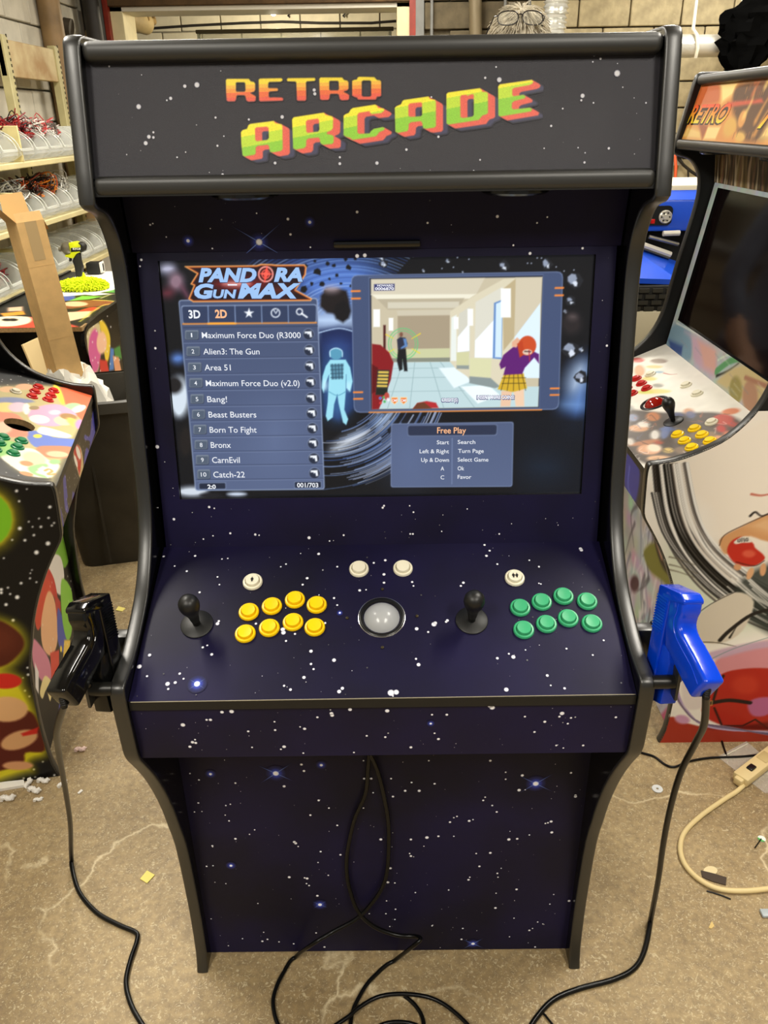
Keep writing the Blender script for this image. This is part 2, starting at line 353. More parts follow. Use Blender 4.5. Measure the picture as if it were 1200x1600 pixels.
for r in range(9, 15):
    for c in range(-9, 5):
        put_block(pale_blk, wbeyond, (c*bw+(bw/2 if r % 2 else 0), 9.4, r*bh+.06))
struct(MB().box(-4.2, 2.5, YB+.2, 9.6, ZC, ZC+.1).build('ceiling', ceil_m, smooth=0))
# pipes
brass = mat('old_pipe', (150, 122, 72), 0.45, 0.3, var=0.35, vscale=9); tanp = mat('tan_pipe', (168, 148, 104), 0.6, var=0.3, vscale=6)
blackp = mat('black_pipe', (34, 29, 24), 0.6, var=0.4, vscale=8)
def pipe(name, pts, r, m, label, cat='pipe', n=16):
    return tag(MB().tube(pts, r, n).build(name, m), label, cat)
A = aty(240, 25, 8.7); B = aty(560, 14, 8.7)
pipe('water_pipe', [tuple(aty(205, 21, 9.34)), tuple(aty(640, 12, 9.34))], .022, brass, 'long thin brass pipe running level behind the window opening')
pipe('drain_pipe', [tuple(aty(120, 4, 7.48)), tuple(aty(228, 38, 8.4))], .085, tanp, 'fat tan pipe slanting down inside the window opening')
pipe('drain_elbow', [tuple(aty(236, 20, 8.6)), tuple(aty(238, 28, 8.6)), tuple(aty(240, 34, 8.5)), tuple(aty(228, 30, 8.3))], .028, brass, 'small brass elbow hanging from the level pipe')
pipe('wall_cable', [tuple(aty(x, y, 9.36)) for x, y in ((215, 46), (300, 40), (380, 36), (440, 34), (500, 36), (580, 36), (630, 32), (640, 12))], .012, blackp, 'thin dark cable sagging along the white wall behind the window')
for px in (452, 538):
    pipe('pipe_hook', [tuple(aty(px, 14, 9.33)), tuple(aty(px+2, 20, 9.31)), tuple(aty(px-2, 25, 9.33)), tuple(aty(px+1, 27, 9.33))], .009, blackp, 'small iron hook hanging below the level brass pipe', 'hook')['group'] = 'hooks on the level pipe'
bl = tag(empty('light_bulb', tuple(aty(427, 19, 8.3))), 'small lit bulb hanging in the room behind the window', 'light bulb')
MB().ball((0, 0, 0), .03).build('glass_bulb', mat('bulb_glow', (255, 225, 150), emit=14), bl); MB().tube([(0, 0, .03), (0, 0, ZC-aty(427, 19, 8.3)[2])], .004).build('wire', blackp, bl)
pl = bpy.data.lights.new('bulb_light', 'POINT'); pl.energy = 60; pl.color = (1, .88, .66); pl.shadow_soft_size = .05; po = bpy.data.objects.new('bulb_light', pl); COL.objects.link(po); po.location = tuple(aty(427, 19, 8.3)+np.array([0, 0, -.06])); po.parent = None
HPY = 6.27
pipe('heating_pipe', [(-2.2, HPY, 0), (-2.2, HPY, ZC)], .075, mat('brown_pipe', (134, 108, 72), 0.55, var=0.3, vscale=5), 'tall brown vertical pipe in the corner beside the shelving')
pipe('soil_pipe', [tuple(aty(64, -20, 6.75)), tuple(aty(70, 8, 6.75)), tuple(aty(73, 24, 6.75)), tuple(aty(84, 38, 6.75)), tuple(aty(112, 44, 6.75))], .06, mat('iron_pipe', (62, 54, 42), 0.65, var=0.35, vscale=8), 'dark iron soil pipe bending into the corner behind the brown pipe')
for k, (x, y, r) in enumerate(((-2.13, 6.95, .06), (-2.2, 7.1, .05))):
    pipe('riser_pipe', [(x, y, 0), (x, y, ZC)], r, blackp, ('thick', 'thin')[k]+' black riser pipe in the dark room corner')
pipe('stub_pipe', [tuple(aty(140, 90, 7.05)), tuple(aty(141, 49, 7.05))], .035, tanp, 'short cream capped pipe standing in the dark corner')
for k, px in enumerate((675, 790, 828)):
    pipe('conduit', [tuple(aty(px, -30, 7.2)), tuple(aty(px-1, 110, 7.2))], (.012, .012, .012)[k], steel, ('thin grey conduit beside the window jamb', 'grey conduit on the block wall directly behind the head', 'grey conduit beside the foil duct on the block wall')[k], 'conduit')
pipe('square_conduit', [tuple(aty(742, -30, 7.2)), tuple(aty(744, 110, 7.2))], .05, mat('taupe_conduit', (112, 100, 76), 0.5, 0.2), 'wide taupe conduit on the block wall between window and head')
foil = mat('crinkled_foil', (222, 222, 216), 0.22, 0.6, bump=1.0, bscale=70)
fo = MB(); P0, P1 = aty(874, -40, 6.9), aty(858, 120, 6.9); n = 60
prof = []
axis = Vector(P1-P0)
fp = []; 
for i in range(n+1): fp.append((.085+.012*math.sin(i*2.1)+random.uniform(-.006, .006), axis.length*i/n))
q = Vector((0, 0, 1)).rotation_difference(axis.normalized()).to_matrix().to_4x4(); fo.lathe(fp, 18, Matrix.Translation(Vector(P0)) @ q)
tag(fo.build('foil_duct', foil), 'crinkled silver foil duct hanging behind the bowed head', 'duct')
# horizontal exhaust duct with hangers
ex = tag(empty('exhaust_duct', tuple(aty(1060, 72, 6.9))), 'shiny metal duct hung level from white straps on the block wall', 'duct'); o0 = Vector(aty(1060, 72, 6.9))
def loc6(x, y, Y=6.9): return tuple(Vector(aty(x, y, Y))-o0)
chrome = mat('bright_duct', (226, 222, 210), 0.26, 0.55); dull = mat('dull_duct', (150, 132, 98), 0.5, 0.4, var=0.2)
MB().tube([loc6(1080, 72), loc6(1158, 71)], .075, 24).build('bright_sleeve', chrome, ex)
fm = MB(); fm.tube([loc6(1030+i*4, 72) for i in range(14)], .078, 18); fm.build('foil_wrap', foil, ex)
MB().tube([loc6(1150, 70), loc6(1230, 66)], .066, 24).build('dull_pipe', dull, ex)
strapm = mat('white_strap', (222, 216, 196), 0.7)
for px in (1087, 1160):
    MB().tube([loc6(px+6, -40, 6.88), loc6(px-4, 45, 6.88), loc6(px+2, 55, 6.82), loc6(px+3, 75, 6.81), loc6(px, 90, 6.84)], .013, 8).build('strap', strapm, ex)
# black cloth hanging over the pipe end
bc = MB(); gp = aty(1178, 55, 6.72); 
for i in range(26):
    t = i/25
    for k in range(20):
        a = 2*math.pi*k/20; ww = (.10+.13*math.sin(math.pi*min(1, t*1.15))**.7); wob = 1+.22*math.sin(k*2.3+i*.6)+random.uniform(-.12, .12)
        bc.v.append((gp[0]+.09-(.16*t)+ww*wob*math.cos(a)+(.12 if t < .35 else 0)*(1-t), gp[1]+.10*wob*math.sin(a), gp[2]+.42-.72*t))
for i in range(25):
    for k in range(20): bc.f.append((i*20+k, i*20+(k+1) % 20, (i+1)*20+(k+1) % 20, (i+1)*20+k))
tag(bc.build('black_cloth', mat('black_fabric', (3, 3, 3), 1.0, spec=.04)), 'crumpled black cloth bundle draped over the dull end of the duct', 'cloth')
# wall outlet, orange cord, black cords on the back wall
ol = tag(empty('wall_outlet', tuple(aty(1056, 244, 7.22))), 'grey outlet box with a black plug on the block wall', 'outlet')
MB().rbox(-.05, .05, -.03, .05, -.07, .07, .008).build('box', mat('outlet_grey', (196, 194, 184), 0.5), ol); MB().rbox(-.005, .045, -.075, -.02, -.015, .03, .01).build('plug', mat('black_plastic', (12, 12, 12), 0.35), ol)
pipe('orange_cord', [tuple(aty(1054, 238, 7.18)), tuple(aty(1056, 260, 7.14)), tuple(aty(1054, 300, 7.14)), tuple(aty(1053, 420, 7.14))], .012, mat('orange_rubber', (214, 86, 40), 0.5), 'orange extension cord hanging straight down from the wall outlet', 'cord', 10)
pipe('appliance_cable', [tuple(aty(*q, 7.17)) for q in ((1060, 247), (1068, 258), (1080, 268), (1095, 278))], .012, blackp, 'black cord sloping from the outlet towards the blue machine', 'cord', 8)
pipe('thin_cable', [tuple(aty(*q, 7.16)) for q in ((1064, 252), (1075, 264), (1076, 290), (1077, 380))], .008, blackp, 'thin black cord dropping beside the orange cord', 'cord', 8)
# fluorescent fittings on the ceiling
tube_m = mat('tube_glow', (255, 246, 222), emit=6); house = mat('white_enamel', (225, 222, 210), 0.4)
nm = ('over the carton', 'over the white cabinet', 'over the shelving', 'over the blue machine', 'behind the photographer beside the shelving wall', 'behind the photographer beside the grey wall', 'before the back window', 'added to brighten the block wall with the duct')
for k, (x, y, l, e) in enumerate(LAMPS):
    f = tag(empty('fluorescent_light_offscreen', (x, y, LAMP_Z)), 'white twin-tube ceiling light '+nm[k], 'ceiling light', 'ceiling lights')
    MB().rbox(-.16, .16, -l/2, l/2, .02, ZC-LAMP_Z, .01).build('housing', house, f)
    for sx in (-.07, .07): MB().tube([(sx, -l/2+.03, 0), (sx, l/2-.03, 0)], .016, 10).build('tube_offscreen', tube_m, f)
    ld = bpy.data.lights.new('ceiling_tube_offscreen', 'AREA'); ld.shape = 'RECTANGLE'; ld.size = .28; ld.size_y = l; ld.energy = e; ld.color = LAMP_COL
    lo = bpy.data.objects.new('ceiling_tube_offscreen', ld); COL.objects.link(lo); lo.location = (x, y, LAMP_Z-.03)

# ================================================================== arcade cabinets
PROF = [(0,0),(.012,.045),(.017,.146),(.014,.256),(.005,.372),(-.012,.44),(-.028,.502),(-.054,.574),(-.086,.642),(-.118,.697),(-.131,.718),(-.1385,.737),(-.141,.765),(-.1445,.835),(-.1435,.858),(-.140,.867),(-.128,.870),(-.083,.877),(-.033,.895),(.02,.922),(.055,.952),(.084,.988),(.104,1.027),(.118,1.075),(.127,1.133),(.138,1.205),(.152,1.28),(.164,1.345),(.1705,1.395),(.1705,1.424),(.167,1.45),(.158,1.472),(.145,1.491),(.130,1.504),(.112,1.511),(.092,1.516),(.082,1.522),(.0795,1.532),(.0945,1.606),(.109,1.682),(.1165,1.712),(.121,1.721),(.132,1.725),(.15,1.7255),(.2,1.7255),(.3,1.7255),(.45,1.7255),(.6,1.7255)]
PROFC = PROF+[(.6, 0)]
HW = .405; TH = .0205
black_trim = mat('black_molding', (28, 28, 26), 0.36, spec=1.0)
bar_m = mat('satin_bar', (28, 28, 26), 0.46, spec=1.0)
black_gloss = mat('black_laminate', (10, 10, 11), 0.16, spec=0.5)
black_flat = mat('black_board', (12, 12, 12), 0.6)
mdf = mat('raw_mdf', (150, 120, 78), 0.9, var=0.25, vscale=120)
navy = mat('space_print', (25, 21, 58), 0.45, col2=(17, 15, 32), vscale=3.2, spec=0.22)
navy2 = mat('space_print_dark', (30, 28, 38), 0.45, col2=(24, 22, 32), vscale=3, spec=0.45)
def sweep_molding(x):
    mb = MB(); sec = [(-.0112, -.002), (-.0112, .0006), (-.0100, .0020), (-.0075, .0028), (0, .0034), (.0075, .0028), (.0100, .0020), (.0112, .0006), (.0112, -.002)]
    P = [np.array(p) for p in smooth_pts([(a, b) for a, b in PROF], 2)]; n = len(sec)
    for i, p in enumerate(P):
        t = P[min(i+1, len(P)-1)]-P[max(i-1, 0)]; t = t/np.linalg.norm(t); nn = np.array([-t[1], t[0]])     # outward = left of upward travel
        for a, d in sec: q = p+nn*d; mb.v.append((x+a, q[0], q[1]))
    for i in range(len(P)-1):
        for k in range(n): mb.f.append((i*n+k, i*n+(k+1) % n, (i+1)*n+(k+1) % n, (i+1)*n+k))
    return mb
PF = np.array((-.136, .8377)); PB = np.array((.135, .955)); BZ0 = np.array((.1325, .943)); BZ1 = np.array((.2105, 1.439))   # (y, z)
S0 = np.array((.148, 1.041)); S1 = np.array((.2086, 1.427)); SH = .3445
def cab_matrix(loc, rz): return Matrix.Translation(Vector((loc[0], loc[1], 0))) @ Matrix.Rotation(rz, 4, 'Z')
def quad_panel(y0, z0, y1, z1, hw0, hw1, th):
    """a board from (y0,z0) to (y1,z1) across x, with its face towards the player and thickness th behind it"""
    d = np.array((y1-y0, z1-z0)); d /= np.linalg.norm(d); n = np.array((d[1], -d[0]))*th      # behind
    v = [(-hw0, y0, z0), (hw0, y0, z0), (hw1, y1, z1), (-hw1, y1, z1)]; v += [(x, y+n[0], z+n[1]) for x, y, z in v]
    return MB().add(v, [(0, 1, 2, 3), (7, 6, 5, 4), (0, 4, 5, 1), (1, 5, 6, 2), (2, 6, 7, 3), (3, 7, 4, 0)])
def cabinet(label, loc, rz, side=None, kick=None, lip=None, cpm=None, bez=None, upper=None, marq=None, scr=None, hole=None, cp_edge=None):
    root = empty('arcade_cabinet', (loc[0], loc[1], 0), rz); tag(root, label, 'arcade cabinet'); M = cab_matrix(loc, rz)
    for sg in (-1, 1):
        xo, xi = sg*HW, sg*(HW-TH)
        sp = MB().prism(PROFC, min(xo, xi), max(xo, xi), lambda a, b, d: (d, a, b)).build('side_panel', side or black_gloss, root, 30)
        sweep_molding(sg*(HW-TH/2)).build('edge_molding', black_trim, sp, 50)
    iw = HW-TH
    quad_panel(.042, 0.004, .042, .69, iw, iw, .016).build('kick_panel', kick or black_flat, root, 0)
    quad_panel(-.126, .716, -.1325, .824, iw, iw, .016).build('front_lip', lip or black_flat, root, 0)
    MB().box(-iw, iw, -.112, .06, .717, .73).build('lip_bottom', black_flat, root, 0)
    ce = cp_edge or mat('edge_band', (20, 20, 19), 0.5)
    d = (PB-PF)/np.linalg.norm(PB-PF); n = np.array((d[1], -d[0]))*.016
    if hole is None:
        cp = quad_panel(PF[0], PF[1], PB[0], PB[1], iw-.0005, iw-.004, .016).build('control_panel', cpm or navy, root, 0)
        MB().box(-iw+.001, iw-.001, PF[0]-.0012, PF[0]+.010, PF[1]-.0165, PF[1]-.0004).build('edge_band', ce, cp, 0)
    else:
        (hu, hv, hr) = hole; W = iw; Hh = np.linalg.norm(PB-PF); N_ = 32; mb = MB()
        def p3(u, v, t): q = PF+d*v+n*t/.016; return (u-W, q[0], q[1])
        outer = []
        for k in range(N_):
            a = 2*math.pi*k/N_; cx, cy = math.cos(a), math.sin(a)
            t = min([((2*W if cx > 0 else 0)-hu)/cx if abs(cx) > 1e-6 else 1e9, ((Hh if cy > 0 else 0)-hv)/cy if abs(cy) > 1e-6 else 1e9]); outer.append((hu+cx*t, hv+cy*t))
        inner = [(hu+hr*math.cos(2*math.pi*k/N_), hv+hr*math.sin(2*math.pi*k/N_)) for k in range(N_)]
        mb.v = [p3(*q, 0) for q in outer]+[p3(*q, 0) for q in inner]; mb.f = [(k, (k+1) % N_, N_+(k+1) % N_, N_+k) for k in range(N_)]
        cp = mb.build('control_panel', cpm or navy, root, 0)
        rm = MB(); rm.v = [p3(*q, 0) for q in inner]+[p3(*q, .016) for q in inner]; rm.f = [(k, (k+1) % N_, N_+(k+1) % N_, N_+k) for k in range(N_)]
        rm.build('hole_edge', mdf, cp)
        bk = MB(); bk.v = [p3(0, 0, .06), p3(2*W, 0, .06), p3(2*W, Hh, .06), p3(0, Hh, .06)]; bk.f = [(0, 1, 2, 3)]; bk.build('inner_box', black_flat, cp, 0)
        MB().box(-iw+.001, iw-.001, PF[0]-.0012, PF[0]+.010, PF[1]-.0165, PF[1]-.0004).build('edge_band', ce, cp, 0)
    # bezel with the screen opening
    bd = (BZ1-BZ0)/np.linalg.norm(BZ1-BZ0); bhw = .3765; mb = MB()
    def q2(x, p): return (x, p[0], p[1])
    nb = np.array((bd[1], -bd[0]))*.008
    o = [q2(-bhw, BZ0), q2(bhw, BZ0), q2(bhw, BZ1), q2(-bhw, BZ1)]; s0 = BZ0+bd*np.dot(S0-BZ0, bd); s1 = BZ0+bd*np.dot(S1-BZ0, bd); i_ = [q2(-SH, s0), q2(SH, s0), q2(SH, s1), q2(-SH, s1)]
    mb.v = o+i_; mb.f = [(0, 1, 5, 4), (1, 2, 6, 5), (2, 3, 7, 6), (3, 0, 4, 7)]
    b = mb.build('bezel', bez or navy2, root, 0)
    r = MB(); r.v = i_+[(x, y+nb[0], z+nb[1]) for x, y, z in i_]; r.f = [(k, (k+1) % 4, 4+(k+1) % 4, 4+k) for k in range(4)]; r.build('screen_lip', mat('lip_black', (14, 14, 14), 0.3), b, 0)
    v = [(x*1.01, y+nb[0], z+nb[1]) for x, y, z in i_]; sc = MB().add(v, [(0, 1, 2, 3)]).build('screen', scr or mat('dark_screen', (12, 4, 4), 0.09, spec=0.6), root, 0)
    quad_panel(.2105, 1.4395, .196, 1.545, bhw+.006, bhw+.006, .014).build('speaker_panel', upper or navy2, root, 0)
    MB().box(-iw, iw, .084, .215, 1.5315, 1.545).build('soffit', black_flat, root, 0)
    mq = quad_panel(.097, 1.553, .132, 1.698, iw, iw, .012).build('marquee', marq or navy2, root, 0)
    MB().rbox(-iw, iw, .115, .165, 1.694, 1.7205, .011, 4).build('marquee_bar', bar_m, mq)
    MB().rbox(-iw, iw, .0805, .115, 1.5315, 1.557, .009, 4).build('marquee_bar', bar_m, mq)
    MB().box(-iw, iw, .15, .598, 1.70, 1.718).build('top_panel', black_flat, root, 0)
    MB().box(-iw, iw, .585, .6, 0.0, 1.70).build('back_panel', black_flat, root, 0)
    for sx in (-.185, .2):
        c = Matrix.Translation((sx, .132, 1.533)) @ Matrix.Rotation(R_(180), 4, 'X')
        g = MB().lathe([(.048, 0), (.048, .006), (.043, .009), (.039, .006)], 28, c).build('speaker', mat('speaker_ring', (16, 16, 16), 0.2), root)
        MB().lathe([(.039, .004), (.039, .006), (.0005, .009)], 28, c, cap=False).build('grille', mat('speaker_mesh', (20, 20, 20), 0.5, 0.6), g)
    cpc = Canvas(M, (-iw, PF[0], PF[1]), (1, 0, 0), (0, d[0], d[1]), 2*iw, float(np.linalg.norm(PB-PF)), .05)
    return root, M, cpc
def on_cp(cpc, px, h=0.0): return Vector(cpc.L(px, h))
def cp_frame(cpc, p): return frame_mat(p, cpc.U, cpc.V, cpc.N)
_BTN = {}
def button(root, cpc, px, kind, mring, mtop=None):
    k = kind
    if k not in _BTN:
        a = MB().lathe([(.0168, 0), (.0168, .0022), (.0155, .0042), (.0130, .0048), (.0122, .0036), (.0122, .002)], 24, cap=True).build('b', mring); c = MB().lathe([(.0116, .001), (.0116, .0075), (.0108, .0088), (.006, .0084), (0.0005, .0082)], 24).build('b', mtop or mring)
        _BTN[k] = (a.data, c.data); bpy.data.objects.remove(a); bpy.data.objects.remove(c)
    a, c = _BTN[k]; m = cp_frame(cpc, on_cp(cpc, px, .0006)); o = link('button', a, root); o.matrix_local = m; q = link('plunger', c, o); return o
def joystick(root, cpc, px, s=1.0, tilt=(0, 0)):
    m = cp_frame(cpc, on_cp(cpc, px, .0006)) @ Matrix.Scale(s, 4)
    o = MB().lathe([(.0262, 0), (.0262, .0018), (.025, .0028), (.0005, .003)], 32).build('joystick', mat('washer_black', (16, 16, 15), 0.45), root); o.matrix_local = m
    T = Matrix.Rotation(tilt[0], 4, 'X') @ Matrix.Rotation(tilt[1], 4, 'Y')
    MB().lathe([(.0062, 0), (.0062, .03)], 14, T).build('shaft', mat('shaft_black', (12, 12, 12), 0.35), o)
    MB().lathe([(.0062, .012), (.0075, .016), (.0088, .028), (.0118, .038), (.0152, .047), (.0168, .055), (.0160, .063), (.0125, .0695), (.007, .0732), (.0005, .0742)], 24, T).build('bat_top', mat('bat_black', (20, 20, 19), 0.42, spec=0.6), o)
    return o
def trackball(root, cpc, px, ring, ball, r=.0375, br=.0305):
    m = cp_frame(cpc, on_cp(cpc, px, .0006))
    o = MB().lathe([(r, 0), (r, .0018), (r-.0015, .003), (br+.002, .003), (br+.0005, .001), (br-.002, -.004)], 40, cap=False).build('trackball', ring, root); o.matrix_local = m
    b = MB(); b.ball((0, 0, -.017), .0335, nu=32, nv=20); b.build('ball', ball, o); return o

# ---- star print: discs, blue halos and cross flares lying on a panel
def star_print(name, cv, stars, halos, flares, parent, base=(24, 22, 40), lift=.0007, nrand=0, rmax=.0016, clip=None, bright=245):
    mb = MB(); cols = []
    def disc(u, v, r, c0, c1, n=10, rings=((0, 0), (.6, .0), (1, 1)), ex=(1, 0), ey=(0, 1)):
        o = len(mb.v)
        mb.v.append(tuple(cv.p0+cv.U*u+cv.V*v+cv.N*lift)); cols.append(c0)
        for rr, t in rings[1:]:
            for k in range(n):
                a = 2*math.pi*k/n; mb.v.append(tuple(cv.p0+cv.U*(u+r*rr*math.cos(a))+cv.V*(v+r*rr*math.sin(a))+cv.N*lift)); cols.append(tuple(np.array(c0)*(1-t)+np.array(c1)*t))
        for k in range(n): mb.f.append((o, o+1+k, o+1+(k+1) % n))
        for j in range(len(rings)-2):
            for k in range(n): mb.f.append((o+1+j*n+k, o+1+(j+1)*n+k, o+1+(j+1)*n+(k+1) % n, o+1+j*n+(k+1) % n))
    def fl(u, v, L, wd, ang, c0, c1, lf):
        o = len(mb.v); e = np.array((math.cos(ang), math.sin(ang))); p = np.array((-e[1], e[0]))
        for q, c in (((0, 0), c0), (e*L, c1), (p*wd, c1), (-p*wd, c1), (-e*L, c1)): mb.v.append(tuple(cv.p0+cv.U*(u+q[0])+cv.V*(v+q[1])+cv.N*lf)); cols.append(c)
        mb.f += [(o, o+1, o+2), (o, o+3, o+1), (o, o+2, o+4), (o, o+4, o+3)]
    for x, y, r, L in flares:
        u, v = cv.P([(x, y)])[0]
        for a in (R_(38), R_(-32)): fl(u, v, L, .0016, a, (120, 150, 245), base, lift+.0001)
    for x, y, r in halos:
        u, v = cv.P([(x, y)])[0]; disc(u, v, r, (70, 95, 235), base, 16, ((0, 0), (.35, .35), (.65, .75), (1, 1))); 
        lift_old = lift; lift += .0002; disc(u, v, r*.30, (255, 255, 255), (150, 170, 255), 12); lift = lift_old
    lift += .0003
    for x, y, r in stars:
        u, v = cv.P([(x, y)])[0]; disc(u, v, r, (bright, bright, bright+5), (bright*.55, bright*.55, bright*.65), 9)
    W, H = cv.w, cv.h; t = 0
    while t < nrand:
        u, v = random.uniform(.004, W-.004), random.uniform(.004, H-.004)
        if clip and clip(u, v): continue
        t += 1; r = random.choice([.0005]*6+[.0008]*4+[.0011]*2+[rmax]); k = random.choice((.35, .5, .75, 1.0)); c = (bright*k, bright*k, bright*k*1.03); disc(u, v, r, c, tuple(np.array(c)*.5), 6)
    cc = np.c_[lin(np.clip(cols, 0, 255)), np.ones(len(cols))]
    o = mb.build(name, mat_attr('star_ink', 0.45, spec=.2), parent, 0, cc); o['kind'] = 'stuff'; return o
iw = HW-TH
def panel_canvas(M, a, b, hw, res=.05, base=(0, 0, 0), lift=0.0):
    a = np.array(a, float); b = np.array(b, float); d = b-a; L = float(np.linalg.norm(d)); return Canvas(M, (-hw, a[0], a[1]), (1, 0, 0), (0, d[0]/L, d[1]/L), 2*hw, L, res, base, lift)

# ================================================================== main cabinet
MY = 1.096
main, MM, cpc = cabinet('large black arcade cabinet printed with stars, RETRO ARCADE marquee and lit game menu screen', (0, MY), 0.0, scr=black_flat, marq=mat('marquee_film', (26, 24, 36), 0.55, bump=.35, bscale=1500, spec=.9), kick=navy, lip=navy, bez=navy, upper=navy)
# marquee lettering (traced outlines, extruded drop shade painted in the print)
mqc = panel_canvas(MM, (.097, 1.553), (.132, 1.698), iw)
lw = Canvas(MM, tuple(mqc.p0+mqc.U*0+mqc.V*0), mqc.U, mqc.V, 1, 1, .5)
uv0 = mqc.P([(345, 262)])[0]; uv1 = mqc.P([(850, 108)])[0]
LT = Canvas(MM, tuple(mqc.p0+mqc.U*uv0[0]+mqc.V*uv0[1]), mqc.U, mqc.V, float(uv1[0]-uv0[0]), float(uv1[1]-uv0[1]), .00085, (26, 24, 36), .0008)
def ca(p): return [(340+x/4.615, 105+y/4.615) for x, y in p]
Rr = [(60,95),(70,85),(225,85),(240,103),(262,108),(272,120),(272,165),(262,178),(240,185),(240,190),(268,205),(277,215),(275,240),(265,248),(222,250),(208,240),(200,208),(190,203),(145,203),(137,210),(134,235),(125,247),(78,248),(66,240),(62,180)]
Rh = [(133,115),(140,110),(192,110),(200,118),(202,168),(194,178),(140,178),(133,170)]
E1 = [(296,92),(306,83),(460,80),(470,90),(468,98),(455,106),(375,108),(367,115),(365,145),(372,152),(430,152),(438,162),(432,173),(378,176),(370,184),(370,212),(378,220),(410,218),(465,220),(475,230),(470,242),(310,248),(300,240)]
T1 = [(498,90),(508,80),(700,78),(707,90),(700,100),(645,104),(638,112),(640,232),(632,243),(580,243),(572,235),(568,112),(560,105),(505,103)]
O1 = [(970,100),(985,92),(1003,90),(1010,75),(1020,70),(1130,72),(1142,85),(1150,93),(1170,95),(1180,105),(1180,205),(1172,212),(1150,215),(1140,235),(1015,235),(1003,220),(985,215),(970,205)]
Oh = [(1040,105),(1050,97),(1098,97),(1107,105),(1107,205),(1098,213),(1050,213),(1040,205)]
sh = lambda p, dx, dy: [(x+dx, y+dy) for x, y in p]
ty = {}
def band_color(stops, slope):
    # horizontal bands, given in the crop's own units, as stripes of the print
    us = []
    def f(U, V):
        out = np.zeros(U.shape+(3,)); base = LT.P(ca([(60, 85)]))[0]; yv = (base[1]-V)/K+slope*((U-base[0])/K)+85
        out[:] = stops[-1][1]
        for lim, c in reversed(stops[:-1]): out[yv < lim] = c
        return out
    return f
K = float(np.linalg.norm(LT.P(ca([(60, 85)]))[0]-LT.P(ca([(160, 85)]))[0]))/100
ret = band_color([(128, (250, 222, 52)), (152, (248, 190, 66)), (178, (246, 158, 62)), (212, (240, 112, 62)), (999, (236, 96, 74))], .012)
for p, h in ((Rr, [Rh]), (E1, []), (T1, []), (sh(Rr, 673, -10), [sh(Rh, 673, -10)]), (O1, [Oh])): LT.poly(ca(p), ret, holes=[ca(x) for x in h])
AR = [([(168,470),(180,455),(212,445),(222,420),(235,410),(405,388),(418,405),(460,412),(468,425),(470,590),(458,605),(400,615),(378,610),(372,572),(362,560),(290,568),(275,580),(275,620),(268,632),(195,645),(180,635),(172,560)], [(270,445),(280,435),(355,430),(368,440),(370,510),(358,525),(285,535),(272,525)]),
 ([(537,378),(548,362),(765,328),(780,345),(825,355),(834,370),(832,440),(822,455),(790,470),(788,482),(830,492),(838,505),(836,545),(825,555),(760,560),(742,548),(738,520),(728,508),(655,515),(640,528),(638,570),(625,585),(565,595),(545,585)], [(637,395),(648,382),(722,372),(732,382),(734,450),(725,465),(650,475),(640,465)]),
 ([(908,350),(925,338),(945,330),(960,305),(975,295),(1135,270),(1150,280),(1158,295),(1195,298),(1203,310),(1194,322),(1180,332),(1112,340),(1100,330),(1095,318),(1020,330),(1008,345),(1008,470),(1018,482),(1095,478),(1105,462),(1125,445),(1190,432),(1205,440),(1200,455),(1165,470),(1155,485),(1140,500),(975,525),(955,510),(925,502),(908,490)], None),
 (sh([(123,295),(135,282),(168,268),(178,245),(190,237),(365,212),(378,230),(412,236),(420,250),(420,425),(408,437),(350,445),(328,440),(320,400),(310,390),(240,398),(225,410),(222,450),(212,463),(145,475),(127,465)],1154,0), sh([(221,275),(232,262),(310,254),(320,262),(320,345),(310,355),(235,360),(222,350)],1154,0)),
 (sh([(495,195),(508,183),(735,152),(750,165),(755,178),(785,180),(795,192),(795,330),(785,340),(755,350),(742,365),(730,382),(510,415),(496,405)],1154,0), sh([(595,215),(605,203),(640,200),(650,208),(665,200),(685,195),(693,205),(692,345),(682,357),(615,368),(597,360)],1154,0)),
 (sh([(868,140),(880,125),(1110,92),(1122,105),(1115,120),(1095,130),(985,150),(970,162),(970,200),(980,210),(1050,200),(1066,212),(1060,226),(985,245),(968,258),(966,295),(978,306),(1095,292),(1113,302),(1105,320),(885,357),(870,348)],1154,0), None)]
for o, h in AR:
    for t in (54, 66, 78, 90): LT.poly(ca(sh(o, t, t*.52)), (62, 62, 92), a=.55, holes=[ca(sh(h, t, t*.52))] if h else [])
for o, h in AR:
    for t in range(4, 53, 6): LT.poly(ca(sh(o, t, t*.55)), (232, 100, 84), holes=[ca(sh(h, t, t*.55))] if h else [])
grn = band_color([(490, (246, 240, 52)), (562, (196, 228, 58)), (9999, (146, 210, 58))], .159)
for o, h in AR: LT.poly(ca(o), grn, holes=[ca(h)] if h else [])
fr = Canvas(MM, tuple(LT.p0), LT.U, LT.V, LT.w, LT.h, .00085)
letmask = np.abs(LT.C-np.array((26, 24, 36))).sum(-1) > 3
mqo = [c for c in main.children if c.name.startswith('marquee')][0]
def keepL(cu, cv_): return letmask[:-1, :-1] | letmask[1:, 1:] | letmask[1:, :-1] | letmask[:-1, 1:]
LT.build('lettering', mat_attr('marquee_ink', .5, grain=.12), mqo, keepL)
S = .0011
